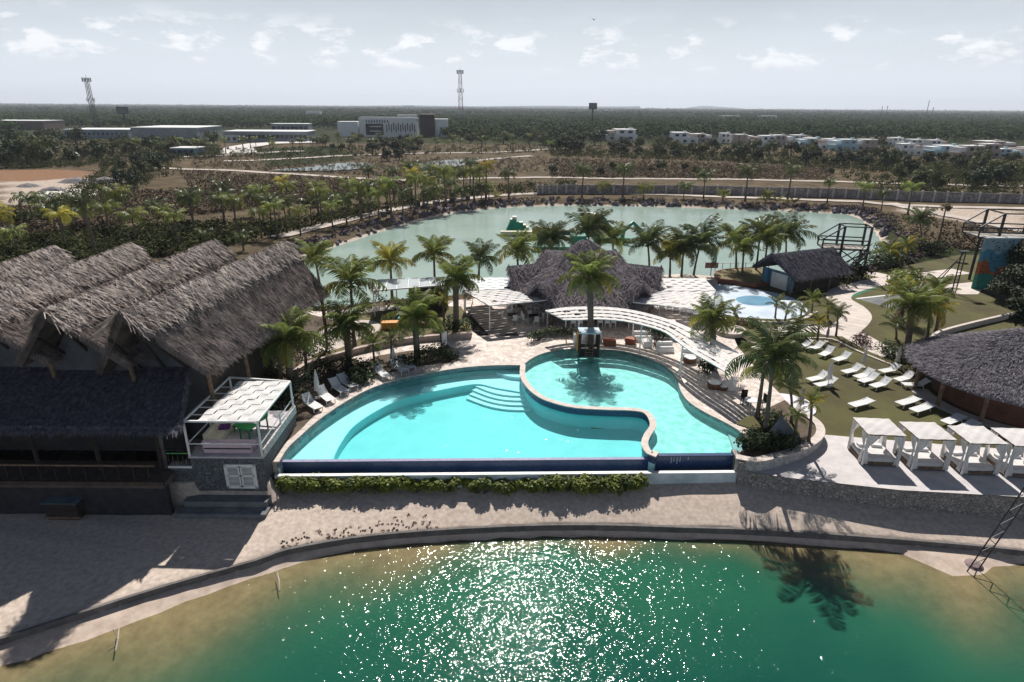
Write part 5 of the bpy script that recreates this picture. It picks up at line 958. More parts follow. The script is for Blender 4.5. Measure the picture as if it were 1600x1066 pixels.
# ================================================ PALMS
def frond_mesh(name, m, droop, nl=22, L=1., wid=.30, rise=.5, ld=.5, lw=.022, low=False):
    """one frond along +X from the origin, unit length; leaflets hang from both sides of the rib"""
    b = MB(); ns = 8; th = rise; p = Vector((0, 0, 0)); pts = [p.copy()]; dirs = []
    for k in range(ns): d = Vector((math.cos(th), 0, math.sin(th))); dirs.append(d); p = p+d*(L/ns); pts.append(p.copy()); th -= droop/ns*(1+.6*k/ns)
    dirs.append(dirs[-1]); b.tube(pts, [.014*(1-k/ns*.8) for k in range(ns+1)], 3, False)
    for k in range(nl):
        t = .10+.90*k/nl; f = t*ns; i = min(int(f), ns-1); q = pts[i].lerp(pts[i+1], f-i); d = dirs[i].lerp(dirs[min(i+1, ns)], f-i); up_ = Vector((-d.z, 0, d.x))
        ll = wid*(math.sin(math.pi*min(1, t*.86+.12))**.6)*random.uniform(.85, 1.1)
        for s_ in (-1, 1):
            od = (d*random.uniform(.45, .7)+Vector((0, s_, 0))*1.0-up_*ld*random.uniform(.5, 1.3)).normalized(); mid = q+od*ll*.5; tip = q+od*ll+Vector((0, 0, -ll*.18)); w_ = d*lw*random.uniform(.8, 1.2)
            b.add([q-w_*.4, q+w_*.4, mid+w_*.6, tip, mid-w_*.6], [(0, 1, 2, 3, 4)] if s_ < 0 else [(4, 3, 2, 1, 0)])
    return b.mesh(name, m)
FR_ = {}
for key, m_ in (('g', palmg), ('y', palmy), ('d', palmd), ('k', palmdk)):
    FR_[key] = [frond_mesh('frond', m_, dr, 26, rise=rs, ld=ld) for dr, rs, ld in ((.9, .9, .35), (1.5, .75, .6), (2.0, .55, .8), (2.3, .3, 1.0), (1.2, 1.15, .35))]
def trunk_mb(h, r0, r1, lean, boots=False, n=9):
    b = MB(); pts = []; rad = []
    for k in range(n+1): t = k/n; pts.append((lean[0]*t**1.7, lean[1]*t**1.7, h*t)); rad.append((r0+(r1-r0)*min(1, t*1.6))*(1.25 if k == 0 else 1)*(1+.05*(k % 2)))
    b.tube(pts, rad, 8)
    if boots:
        for k in range(46):
            a = k*2.4; z = h*(.55+.45*k/46); rr = r1*1.05; t = z/h; cx_, cy_ = lean[0]*t**1.7, lean[1]*t**1.7; c, s_ = math.cos(a), math.sin(a)
            b.add([(cx_+c*rr-s_*.07, cy_+s_*rr+c*.07, z-.1), (cx_+c*rr+s_*.07, cy_+s_*rr-c*.07, z-.1), (cx_+c*rr*1.55, cy_+s_*rr*1.55, z+.22)], [(0, 1, 2)])
    return b
def palm(label, base_px, crown_px, R_px, kind='coco', z=0., color='g', nf=None, group=None, near=True, wind=.25):
    q = P(*base_px, z) if not isinstance(base_px, Vector) else base_px; c = PY(*crown_px, q.y); h = max(.8, c.z-q.z); R = R_px/FPX*(q.y/.95)*1.32
    r = thing('palm_tree', label, 'palm tree', group, tuple(q), 0); lean = (c.x-q.x, 0)
    stout = kind == 'stout'; small = kind == 'small'
    trunk_mb(h, .26 if stout else (.10 if small else .17), .24 if stout else (.08 if small else .11), lean, stout).build('trunk', trunkm, r, smooth=True)
    nf = nf or (26 if stout else (12 if small else 19)); top = Vector((lean[0], lean[1], h))
    for k in range(nf):
        t = k/nf; a = k*2.39996+random.uniform(-.2, .2); el_ = (1-t)**.8
        v = 4 if t < .3 else (0 if t < .58 else (1 if t < .8 else (2 if t < .93 else 3)))
        if stout: v = 4 if t < .25 else (0 if t < .5 else (1 if t < .75 else 2))
        ck = color
        if color == 'g' and t > .80 and random.random() < .45: ck = 'y' if random.random() < .6 else 'd'
        if color == 'y' and random.random() < .35: ck = 'g'
        o = link('frond', FR_[ck][v], r, top+Vector((0, 0, -.25*t))); s_ = R*random.uniform(.85, 1.15)*(1.0 if t > .15 else .85)
        o.scale = (s_, s_*(.8 if small else .95), s_); a2 = a
        e = Euler((random.uniform(-.25, .25), -(.35*el_+random.uniform(-.1, .1)) if t < .5 else random.uniform(-.08, .15), a2)); dv = Vector((math.cos(a2), math.sin(a2)))
        o.rotation_euler = e; o.rotation_euler.z += wind*math.sin(-a2)*.9
    if kind == 'coco':
        b = MB(); 
        for k in range(6): a = k*1.05; b.lathe((top.x+.2*math.cos(a), top.y+.2*math.sin(a), h-.35), [(.03, -.12), (.12, 0), (.03, .12)], 6)
        b.build('coconuts', mat('coconut_husk', (.22, .20, .06), (.15, .1, .04), 5, .7), r)
    return r
NP = [
 ('tall upright palm between the left halls and the lagoon kiosk', (554, 540), (548, 442), 50, 'coco', 'g'),
 ('stout palm in the bed left of the pool with grey green fronds', (546, 572), (541, 512), 44, 'stout', 'g'),
 ('yellow fronded palm against the lagoon', (613, 470), (610, 408), 34, 'coco', 'y'),
 ('palm with yellowing lower fronds against the lagoon, right of the yellow one', (680, 462), (678, 398), 34, 'coco', 'g'),
 ('short dark palm by the lagoon above the left pergola', (748, 440), (750, 404), 30, 'coco', 'k'),
 ('stout palm in the raised stone bed left of the stairs', (713, 512), (712, 438), 38, 'stout', 'g'),
 ('broad stout palm with a thick trunk behind the left pool edge', (652, 560), (648, 496), 44, 'stout', 'g'),
 ('small twin palm left of the pool bed umbrella', (585, 572), (583, 538), 22, 'small', 'g'),
 ('small palm right beside the twin palm by the umbrella', (612, 560), (611, 530), 20, 'small', 'k'),
 ('bushy stout palm by the hall corner beside the pavilion', (455, 612), (450, 530), 48, 'stout', 'g'),
 ('palm hugging the right eave of the nearest hall', (428, 590), (424, 535), 38, 'coco', 'k'),
 ('palm at the far corner of the nearest hall by the lagoon tip', (500, 450), (492, 405), 32, 'coco', 'g'),
 ('low yellow green palm in the raised garden', (694, 505), (692, 470), 16, 'small', 'y'),
 ('palm by the lagoon left of the palapa', (810, 452), (808, 394), 36, 'coco', 'g'),
 ('scruffy palm behind the left shoulder of the palapa', (864, 430), (859, 374), 32, 'stout', 'k'),
 ('palm rising right behind the palapa peak', (921, 425), (919, 362), 36, 'coco', 'k'),
 ('palm behind the right side of the palapa peak', (958, 428), (957, 374), 26, 'coco', 'g'),
 ('palm right of the palapa behind its right shoulder', (1014, 440), (1012, 380), 34, 'coco', 'k'),
 ('yellow green palm above the back right pergola', (1046, 438), (1047, 396), 30, 'coco', 'y'),
 ('upright dark palm above the back right pergola', (1064, 438), (1068, 390), 34, 'coco', 'k'),
 ('windblown palm at the right end of the back pergola', (1083, 436), (1094, 384), 42, 'coco', 'k'),
 ('green palm on the terracotta edged bed, leftmost', (1149, 428), (1149, 376), 30, 'coco', 'g'),
 ('green palm on the terracotta edged bed, second', (1158, 440), (1162, 388), 26, 'coco', 'g'),
 ('grey palm on the terracotta edged bed, tall', (1180, 431), (1187, 370), 32, 'coco', 'k'),
 ('leaning palm on the terracotta edged bed, nearest the hut', (1191, 440), (1200, 372), 30, 'coco', 'g'),
 ('dark dense palm behind the thatched hut roof', (1226, 420), (1228, 368), 36, 'coco', 'k'),
 ('stout centre palm rising through the curved pergola', (922, 543), (921, 434), 43, 'stout', 'g'),
 ('stout palm right of the curved pergola with steep fronds', (1112, 572), (1113, 500), 36, 'stout', 'g'),
 ('small palm by the splash pad kerb beside the stout one', (1152, 512), (1147, 488), 15, 'small', 'g'),
 ('big foreground palm with dark sweeping fronds in the curved planter', (1193, 688), (1208, 560), 68, 'coco', 'k'),
 ('second palm close behind the big foreground palm', (1183, 652), (1194, 572), 44, 'coco', 'g'),
 ('small palm in front of the round white slab', (1236, 660), (1234, 604), 22, 'small', 'k'),
 ('small yellow green palm at the right of the curved planter', (1263, 692), (1268, 628), 22, 'small', 'y'),
 ('small palm in the middle of the curved planter', (1240, 697), (1245, 648), 20, 'small', 'g'),
 ('young palm at the left end of the row along the splash pad', (1211, 497), (1213, 473), 15, 'small', 'g'),
 ('second young palm in the row along the splash pad', (1226, 503), (1231, 483), 16, 'small', 'g'),
 ('third young palm in the row along the splash pad', (1250, 502), (1253, 481), 15, 'small', 'g'),
 ('young palm nearest the thatched shed corner', (1268, 490), (1270, 466), 17, 'small', 'g'),
 ('young palm right of the shed corner by the path', (1293, 500), (1294, 478), 16, 'small', 'g'),
 ('young palm where the path bends right', (1306, 525), (1309, 489), 18, 'small', 'k'),
 ('young palm on the lawn corner behind the back loungers', (1277, 531), (1280, 500), 17, 'small', 'y'),
 ('young palm at the left of the lawn corner behind the loungers', (1245, 526), (1246, 504), 15, 'small', 'g'),
 ('tall dusty palm in the middle of the rear lawn', (1414, 558), (1425, 478), 38, 'stout', 'g'),
 ('tall yellowing palm right of the dusty one on the rear lawn', (1445, 546), (1453, 482), 32, 'coco', 'y'),
 ('palm behind the yellowing lawn palm', (1462, 520), (1466, 454), 26, 'coco', 'g'),
 ('short dark palm on the rear lawn left of the dusty palm', (1400, 530), (1398, 506), 20, 'small', 'k'),
 ('yellow palm at the rear lawn edge behind the court', (1408, 500), (1410, 455), 24, 'coco', 'y'),
 ('small palm on the rough bank right of the lagoon', (1417, 420), (1418, 385), 20, 'small', 'y'),
 ('small yellow palm beside the shrubs on the rough bank', (1388, 425), (1390, 392), 18, 'small', 'y'),
 ('ragged palm behind the rough bank', (1438, 392), (1436, 342), 22, 'coco', 'k'),
]
for lb_, bp_, cp_, R_, kd, col in NP:
    y_ = bp_[1]; z_ = DK
    if bp_[0] > 1110 and not (1170 < bp_[0] < 1270 and y_ > 640) and bp_[0] != 1112: z_ = LW
    if bp_[0] > 1170 and y_ > 640: z_ = .05
    if y_ < 450: z_ = -.9
    if 490 < bp_[0] < 735 and 500 < y_ < 545: z_ = .42
    if bp_[0] > 1380 and y_ < 430: z_ = PL+.2
    palm(lb_, bp_, cp_, R_, kd, z_, col, wind=.5 if 'foreground' in lb_ or 'windblown' in lb_ else .25)
# far palms: shared trunk and crown meshes
def far_crown(m_, nf, ty):
    V = MB()
    for k in range(nf):
        t = k/nf; me_ = frond_mesh('x', m_, (1.1, 1.7, 2.2)[min(2, int(t*3))], 11, rise=(1.0, .7, .35)[min(2, int(t*3))], ld=.6, lw=.045, wid=.33)
        M = Matrix.Rotation(k*2.4+random.uniform(-.2, .2), 4, 'Z') @ Matrix.Rotation(random.uniform(-.15, .15), 4, 'Y') @ Matrix.Scale(random.uniform(.85, 1.15), 4)
        V.add([M @ v.co for v in me_.vertices], [tuple(p.vertices) for p in me_.polygons]); bpy.data.meshes.remove(me_)
    return V.mesh('crown', m_)
FC = [far_crown(m_, nf, 0) for m_, nf in ((palmg, 13), (palmdk, 14), (palmy, 12), (palmg, 11))]
FT = trunk_mb(1, .036, .022, (.04, 0), n=5).mesh('trunk', trunkm)
def far_palm(label, q, h, R, v, group):
    r = thing('palm_tree', label, 'palm tree', group, tuple(q), random.random()*6.28)
    t = link('trunk', FT, r); t.scale = (max(h, 4), max(h, 4), h); c = link('crown', FC[v], r, (.04*max(h, 4), 0, h)); c.scale = (R,)*3; return r
# rows given by base and crown pixels
row1 = [(764, 312, 291, 10), (795, 310, 272, 13), (909, 308, 266, 14), (942, 309, 290, 11), (973, 308, 265, 14), (1005, 311, 294, 13), (1068, 311, 292, 11), (1099, 311, 274, 13), (1129, 314, 302, 8), (1164, 315, 268, 16), (1196, 316, 304, 9), (1230, 315, 266, 12), (1292, 318, 285, 9), (1348, 322, 292, 12), (1376, 332, 302, 10), (1417, 340, 292, 13)]
for i, (x, yb, yc, R_) in enumerate(row1):
    q = G(x, yb); far_palm(place('palm', i, len(row1))+' in the spaced row on the far bank of the lagoon', q, max(2, PY(x, yc, q.y).z-q.z), R_/FPX*q.y*1.6, (0, 1, 1, 0, 1)[i % 5], 'palms on the far bank of the lagoon')
row2 = [(280, 388, 338, 17), (322, 392, 366, 13), (372, 372, 315, 18), (381, 392, 372, 14), (409, 372, 331, 16), (434, 372, 322, 15), (449, 364, 316, 17), (470, 368, 330, 15), (487, 350, 318, 14), (504, 352, 300, 17), (520, 356, 322, 14), (542, 350, 312, 16), (565, 344, 290, 17), (578, 348, 318, 13), (592, 340, 303, 16), (612, 340, 286, 16), (630, 342, 302, 15), (650, 332, 279, 16), (668, 334, 300, 13), (679, 330, 298, 13), (697, 324, 268, 17), (722, 322, 298, 14), (741, 318, 268, 15), (752, 316, 292, 11)]
for i, (x, yb, yc, R_) in enumerate(row2):
    q = G(x, yb); far_palm(place('palm', i, len(row2))+' in the dense belt left of the lagoon', q, max(2, PY(x, yc, q.y).z-q.z), R_/FPX*q.y*1.55, (0, 1, 0, 1, 3)[i % 5], 'palms on the left bank of the lagoon')
# second, looser belt filling behind
cand = []
for _ in range(4000):
    x = random.uniform(-30, 760); lo = 400-max(0, x-100)*.125 if x > 100 else 405; y = random.uniform(lo-30, lo-4) if x > 200 else random.uniform(350, 402)
    q = G(x, y)
    if bil(dl.reshape(GX.shape), q.x, q.y) < 9: continue
    if all((q.x-c[0].x)**2+(q.y-c[0].y)**2 > 5.4**2 for c in cand): cand.append((q, x))
    if len(cand) >= 62: break
cand.sort(key=lambda c: c[1])
for i, (q, x) in enumerate(cand):
    h = random.uniform(2.2, 6.5)*(1 if random.random() > .15 else 1.35); far_palm(place('palm', i, len(cand))+' behind the halls and left bank', q, h, random.uniform(2.4, 3.4), random.choice((0, 0, 1, 2, 3, 1)), 'palms behind the halls')
# ================================================ SHRUBS, HEDGES
def bush(name, label, cat, blobs, n, size, m_, loc=(0, 0, 0), group=None, stem=True, up=.4):
    r = thing(name, label, cat, group, loc); C = np.array([b[:3] for b in blobs], float); R = np.array([b[3] for b in blobs], float)
    link('foliage', quads('foliage', leaves(C, R, n, size, up), m_), r)
    if stem:
        b = MB()
        for c, rr in list(zip(C, R))[:6]: b.tube([(c[0]*.4, c[1]*.4, 0), (c[0]*.9, c[1]*.9, c[2])], [.05, .02], 5)
        b.build('stem', bark, r)
    return r
# low hedge below the channel wall, five runs
hd = [((436, 560), .62, 'dense bright hedge run at the left end below the infinity wall'), ((560, 640), .55, 'second bright hedge run from the left on the beach'), ((640, 740), .46, 'thin gappy hedge run in the middle of the beach edge'), ((740, 845), .48, 'hedge run right of the gap with a taller tuft'), ((848, 1002), .60, 'long dense hedge run at the right end on the beach')]
for (x0, x1), sz, lb_ in hd:
    bl = []; nn = int((x1-x0)/6.5); o0 = P(x0, 772, -1.6)
    for k in range(nn*2):
        x = x0+(x1-x0)*(k+.5)/(nn*2); q = P(x, 770+random.uniform(-4, 5), -1.6)
        if x0 in (640, 740) and random.random() < .25: continue
        bl.append((q.x-o0.x, q.y-o0.y+.25, sz*.6+random.uniform(-.1, .22), sz*random.uniform(.55, .95)))
    bush('hedge', lb_, 'hedge', bl, 170, .17, leafy, tuple(o0), 'hedge along the beach', up=.8)
def blobrow(pxs, z, r0, r1, hz=.5): return [(P(*p, z), random.uniform(r0, r1)) for p in pxs]
def pxbush(name, label, cat, pxs, z, r, m_, n=160, size=.16, flat=.5):
    o0 = P(*pxs[0], z); bl = []
    for px in pxs: q = P(*px, z); rr = r*random.uniform(.8, 1.2); bl.append((q.x-o0.x, q.y-o0.y, rr*flat, rr))
    return bush(name, label, cat, bl, n, size, m_, tuple(o0))
pxbush('shrub', 'dark rounded groundcover right of the stout pool palm', 'shrub', [(640, 572), (655, 570), (668, 566), (682, 564), (696, 560), (706, 562), (628, 576), (662, 560), (685, 556)], 0, .8, leafd, 200)
pxbush('shrub', 'dark spreading shrub under the grey green palm by the pool', 'shrub', [(515, 588), (530, 582), (545, 592), (560, 596), (575, 588), (568, 580), (545, 580), (585, 580), (557, 604)], 0, .85, leafd, 200)
pxbush('shrub', 'green leafy shrub between the two groups of pool loungers', 'shrub', [(556, 596), (566, 590), (576, 596), (560, 586)], 0, .7, leafg, 200)
pxbush('shrub', 'tangled shrubs behind the loungers nearest the pavilion', 'shrub', [(455, 640), (465, 625), (475, 605), (490, 592), (505, 582), (450, 660), (458, 615)], 0, .9, leafd, 200)
pxbush('shrub', 'olive green shrub beneath the hall eave', 'shrub', [(405, 590), (418, 600), (395, 575), (430, 585), (410, 570), (440, 600), (385, 600)], 0, 1.0, leafg, 200, .2)
pxbush('shrub', 'shrubs filling the shade between the pavilion and the hall', 'shrub', [(400, 640), (420, 632), (385, 625), (440, 640), (380, 650), (425, 655)], 0, .9, leafd, 180, .2)
pxbush('shrub', 'rounded shrub behind the pink garden wall', 'shrub', [(470, 560), (485, 554), (500, 548), (512, 552), (478, 548)], .42, .8, leafd, 180)
pxbush('shrub', 'shrubs in the raised bed beside the stairs', 'shrub', [(696, 516), (706, 512), (718, 514), (728, 512), (705, 505), (685, 515)], .42, .6, leafg, 170)
pxbush('shrub', 'low shrubs behind the orange box', 'shrub', [(640, 490), (655, 486), (665, 492), (610, 488), (595, 480), (630, 480)], .42, .8, leafd, 170)
pxbush('shrub', 'shrub belt between the garden and the lagoon', 'shrub', [(530, 492), (545, 482), (520, 500), (560, 474), (505, 492), (575, 484)], .42, .9, leafg, 170)
pxbush('shrub', 'big dark groundcover filling the front of the curved planter', 'shrub', [(1160, 700), (1172, 704), (1185, 700), (1198, 702), (1180, 690), (1195, 692), (1168, 693), (1210, 698), (1222, 700), (1235, 702)], .1, .62, leafd, 230, .15)
pxbush('shrub', 'dark shrub behind the big foreground palm trunk', 'shrub', [(1205, 668), (1212, 660), (1218, 672), (1200, 660)], .1, .65, leafg, 220, .15)
pxbush('shrub', 'large dark round bush beside the white bench sofa', 'shrub', [(1024, 540), (1030, 536), (1036, 540), (1028, 530), (1020, 536)], 0, .85, leafd, 260, .13, 1.1)
pxbush('shrub', 'low dark round bush below the stout right palm', 'shrub', [(1105, 585), (1098, 582), (1112, 582), (1105, 578)], 0, .7, leafd, 260, .13, .7)
pxbush('shrub', 'long curved hedge on the deck left of the towel bar', 'hedge', [(830+6*k, 535-2.4*math.sin(k/11*2.2)*4.2) for k in range(12)], 0, .5, leafg, 200, .12, .8)
pxbush('shrub', 'dark red shrub beside the garden path', 'shrub', [(1338, 540), (1345, 537), (1352, 541), (1346, 533)], LW, .6, mat('maroon_leaf', (.12, .05, .06), (.06, .03, .035), 2, .7, trans=.2), 160, .14)
pxbush('shrub', 'bright green shrub right of the dark red one', 'shrub', [(1378, 553), (1388, 556), (1396, 560), (1384, 548)], LW, .75, leafg, 180, .15)
pxbush('shrub', 'dark shrubs by the round hut eave', 'shrub', [(1405, 562), (1415, 568), (1425, 566), (1395, 566)], LW, .75, leafd, 180, .15)
pxbush('shrub', 'dry reddish shrub at the splash pad kerb', 'shrub', [(1148, 508), (1160, 506), (1170, 510), (1182, 508)], LW, .55, mat('dry_red_leaf', (.20, .11, .07), (.1, .06, .04), 2, .8), 150, .14)
pxbush('shrub', 'mixed shrubs under the jumping platform', 'shrub', [(1312, 446), (1325, 442), (1340, 438), (1350, 436), (1300, 444), (1332, 430)], LW, 1.3, leafd, 180, .25)
for k, (x0, x1, y, lb_) in enumerate(((1372, 1420, 402, 'shrub bank at the right end of the lagoon, left part'), (1425, 1480, 396, 'shrub bank behind the lawn, right part'), (1350, 1400, 416, 'low green shrubs along the lagoon path'), (1395, 1440, 448, 'yellow flowering shrubs beside the grey court'))):
    pxbush('shrub', lb_, 'shrub', [(random.uniform(x0, x1), y+random.uniform(-8, 8)) for _ in range(14)], LW if y > 400 else PL, 1.3, (leafg, leafd, leafg, leafy)[k], 110, .28)
# big trees right side
def tree(label, q, h, R, m_=None, n=1800, size=.4, group=None, cat='tree', seed=0, squash=.75):
    r = thing('broadleaf_tree', label, cat, group, tuple(q)); K = 16; C = []; RR = []
    for k in range(K):
        a = random.random()*6.28; e = random.uniform(-.5, 1); rad = R*.62*random.random()**.5
        C.append((rad*math.cos(a), rad*math.sin(a), h-R*squash+e*R*squash*.55)); RR.append(R*random.uniform(.28, .5))
    link('crown', quads('crown', leaves(C, np.array(RR), n//K, size, .3, .5), m_ or treeo), r)
    b = MB(); b.tube([(0, 0, -.2), (.1, 0, h*.35), (0, .1, h*.6)], [.05*R+.06, .04*R+.04, .03*R], 7)
    for k in range(5): c = C[k]; b.tube([(0, 0, h*.3), (c[0]*.9, c[1]*.9, c[2])], [.03*R, .01*R+.01], 5)
    b.build('trunk', bark, r); return r
for lb_, px, z, h, R in (('large dark tree at the right edge in front of the steel tower', (1588, 492), LW, 5.2, 3.4), ('dark tree behind the mural wall at the right edge', (1602, 455), LW, 6.0, 3.6), ('dark rounded tree between the mural and the edge tree', (1568, 470), LW, 3.2, 2.2), ('spreading tree behind the round hut at the right edge', (1600, 520), LW, 3.4, 2.4)):
    tree(lb_, P(*px, z), h, R, mat('dark_tree_leaf', (.035, .05, .022), (.015, .024, .012), .6, .7, trans=.15), 3600, .30)
SW = []
for k in range(110):
    i = random.randrange(20, 28); p = kerb[i].lerp(kerb[i+1], random.random()) if i+1 < len(kerb) else kerb[i]; yy = p.y+abs(random.gauss(.25, .35))+.15; SW.append((p.x, yy, gz(p.x, yy)+.02))
tag(link('seaweed_litter', quads('seaweed_litter', leaves(SW, rng.uniform(.05, .13, len(SW)), 9, .07, 1.5, .3, .3), mat('dry_seaweed', (.10, .06, .045), (.05, .03, .025), 4, .95))), kind='stuff')
# bare snag
q = G(1460, 398); r = thing('bare_tree', 'bare dead palm snag behind the shrub bank', 'tree', None, tuple(q)); hh = PY(1461, 325, q.y).z-q.z
MB().tube([(0, 0, 0), (.1, 0, hh*.5), (0, 0, hh)], [.16, .12, .08], 6).build('trunk', bark, r)
link('crown', quads('crown', leaves([(0, 0, hh)], np.array([.8]), 60, .5), palmd), r)
# ---- banana-like bright plants on the far bank
for i, (x, y) in enumerate(((1130, 312), (1196, 317), (1213, 318), (776, 311), (1240, 320))):
    q = G(x, y); r = thing('banana_plant', place('bright leafy banana plant', i, 5)+' on the far bank of the lagoon (counted in listed order of the bank)'.split(' (')[0], 'plant', 'bright plants on the far bank', tuple(q))
    V = FR_['g'][0]; 
    for k in range(7): o = link('leaf', FR_['y' if k % 3 == 0 else 'g'][k % 2], r, (0, 0, .3)); o.scale = (2.4, 1.6, 2.4); o.rotation_euler = (0, -.3, k*.9)
# ================================================ MID DISTANCE: walls, roads, ponds, buildings
def road(name, pxs, wd, m_=dirt, lift=.05):
    b = MB(); pts = smooth([G(*p) for p in pxs], 10); A, B = ribbon(pts, wd); n_ = len(A)
    za = ground(np.array([p.x for p in A]), np.array([p.y for p in A])); zb = ground(np.array([p.x for p in B]), np.array([p.y for p in B]))
    for i in range(n_-1):
        pass
    b.add([(p.x, p.y, max(z_, z2)+lift+.1) for p, z_, z2 in zip(A, za, zb)]+[(p.x, p.y, max(z_, z2)+lift+.1) for p, z_, z2 in zip(B, za, zb)], [(i+n_, i+n_+1, i+1, i) for i in range(n_-1)]); tag(b.build(name, m_), kind='structure')
road('lagoon_path', [(430, 372), (480, 360), (520, 350), (570, 338), (620, 327), (670, 318), (720, 312), (780, 306), (850, 303), (950, 303), (1050, 305), (1150, 309), (1240, 312), (1340, 316), (1420, 322), (1640, 328)], 3.2)
road('dirt_road', [(230, 262), (290, 265), (380, 268), (480, 274), (590, 281), (680, 282), (760, 279), (850, 278), (1000, 280), (1150, 281), (1290, 284), (1430, 288), (1640, 292)], 3.5)
road('dirt_road', [(350, 252), (400, 251), (480, 247), (560, 243), (650, 240), (740, 239), (820, 236), (880, 232)], 5)
road('dirt_road', [(640, 282), (690, 262), (740, 252), (790, 247), (830, 244)], 4)
road('dirt_road', [(1390, 318), (1440, 330), (1520, 345), (1640, 372)], 3.5)
road('access_road', [(200, 247), (270, 246), (330, 244), (390, 240), (470, 236)], 9)
b = MB(); b.sheet([(p.x, p.y) for p in [G(*p) for p in ((338, 243), (352, 232), (388, 226), (470, 221), (500, 224), (430, 226), (396, 232), (404, 240))]], PL+.55); tag(b.build('forecourt', concrete), kind='structure')
# ponds
for k, pxs in enumerate((((425, 266), (470, 262), (520, 256), (560, 254), (585, 258), (560, 264), (500, 267)), ((645, 258), (680, 252), (740, 248), (745, 254), (700, 262), (660, 265)))):
    pts = smooth([P(*p, PL+.25) for p in pxs], 3, True); b = MB(); b.sheet([(p.x, p.y) for p in pts], PL+.28); tag(b.build('pond', water('pond_water%s' % 'ab'[k] if 0 else 'pond_water', (.12, .15, .13), (.5, .6, .55), [(1, 1.3, 0, .04)], .5, .15, None, .95)), kind='structure')
# long boundary wall behind lagoon
root = thing('boundary_wall', 'long grey block boundary wall running behind the lagoon to the right edge', 'wall')
wp = smooth([G(*p) for p in ((840, 304), (900, 303), (1000, 303), (1100, 304), (1200, 307), (1300, 309), (1400, 313), (1500, 316), (1640, 320))], 5)
blk = cells('grey_block_wall', (.34, .31, .31), (.24, .22, .22), (.15, .14, .14), 1.1, bump=.02)
for i, (a, c) in enumerate(zip(wp, wp[1:])): MB().bar(a+Vector((0, 0, 1.0)), c+Vector((0, 0, 1.0)), .25, 2.4).build('wall_panel', blk, root); MB().box((a.x, a.y, a.z+1.1), (.4, .4, 2.7)).build('pier', concrete, root)
# rocky bank stones
bankV = MB(); ang_ = 0
for k in range(900):
    i = random.randrange(len(lagoon)); a, c = lagoon[i], lagoon[(i+1) % len(lagoon)]; p = a.lerp(c, random.random())
    if p.y < 92 and p.x < 40: continue
    cxy = Vector((15, 108, 0)); d = (p-cxy); d.z = 0; d.normalize(); p = p+d*random.uniform(.4, 3.4); s_ = random.uniform(.25, .75); z = gz(p.x, p.y)
    bankV.box((p.x, p.y, z+s_*.2), (s_*1.3, s_, s_*.8), m=Euler((random.random(), random.random(), random.random()*6)).to_matrix().to_4x4())
tag(bankV.build('bank_rocks', mat('violet_grey_rock', (.20, .17, .20), (.09, .08, .10), .8, .9, bump=.05)), kind='stuff')
V = []
for k in range(520):
    i = random.randrange(len(lagoon)); a, c = lagoon[i], lagoon[(i+1) % len(lagoon)]; p = a.lerp(c, random.random())
    if p.y < 92 and p.x < 40: continue
    d = (p-Vector((15, 108, 0))); d.z = 0; d.normalize(); p = p+d*random.uniform(2.2, 4.6); V.append((p.x, p.y, gz(p.x, p.y)+.2))
tag(link('bank_scrub', quads('bank_scrub', leaves(V, rng.uniform(.5, 1.0, len(V)), 34, .34, .3), mat('purple_brown_scrub', (.13, .09, .10), (.06, .045, .055), .5, .9))), kind='stuff')
# grey stone blocks along left bank path
for i, (x, y) in enumerate(((652, 322), (665, 325), (682, 321), (707, 316), (731, 312), (600, 338))):
    q = G(x, y); soft_box(b := MB(), (q.x, q.y, q.z+.4), (1.3, 1.0, 1.1), i*.4); tag(b.build('stone_block', mat('dark_block_stone', (.16, .15, .17), (.09, .085, .1), 1, .9, bump=.03)), place('grey stone block', (1, 2, 3, 4, 5, 0)[i], 6)+' on the left bank path', 'stone block', 'stone blocks on the lagoon path')
# ---- hotel
def flat_building(name, label, cat, x0, x1, yb, yt, D, m_, nwin=0, rows=1, wm_=None, zb=PL, ww=.5, wh=.5, roofm=None, rz=0.):
    a = G(x0, yb); c = G(x1, yb); Y = (a.y+c.y)/2; h = PY((x0+x1)/2, yt, Y).z-zb; W = (c-a).length
    r = thing(name, label, cat, None, ((a.x+c.x)/2, Y, zb), math.atan2(c.y-a.y, c.x-a.x)*.5+rz)
    MB().box((0, D/2, h/2-.2), (W, D, h+.4)).build('wall', m_, r); MB().box((0, D/2, h+.1), (W+.5, D+.5, .35)).build('roof', roofm or white, r)
    if nwin:
        wmsh = MB().box((0, 0, 0), (W/nwin*ww, .25, h/rows*wh)).mesh('window', wm_ or glass)
        for j in range(rows):
            for i in range(nwin): link('window', wmsh, r, (-W/2+W*(i+.5)/nwin, -.03, h*(j+.52)/rows))
    return r, W, h
wr_ = mat('white_render', (.74, .76, .78), (.62, .65, .68), .15, .8); brn = mat('dark_brown_cladding', (.055, .03, .035), (.04, .022, .026), .3, .7); tan = mat('tan_render', (.45, .37, .34), (.36, .30, .28), .15, .85); blw = mat('pale_blue_render', (.38, .56, .62), (.30, .46, .54), .15, .8); gbl = mat('grey_blue_cladding', (.30, .34, .38), (.22, .25, .29), .2, .7)
r, W, h = flat_building('hotel', 'four storey white hotel with dark vertical window strips and a dark brown tower', 'hotel', 562, 653, 214, 186, 16, wr_, 0)
wm3 = MB().box((0, 0, 0), (W*.016, .3, h*.42)).mesh('window', glass); sq_ = MB().box((0, 0, 0), (W*.02, .3, h*.16)).mesh('window', glass)
for k in range(13): link('window', wm3, r, (W*(-.03+.04*k), -.05, h*(.58 if k % 2 else .48)))
for k in range(9): link('window', sq_, r, (-W/2+W*(.13+.045*k), -.05, h*.86))
MB().box((-W/2+W*.26, -.1, h*.42), (W*.30, .5, h*.62)).build('dark_panel', brn, r)
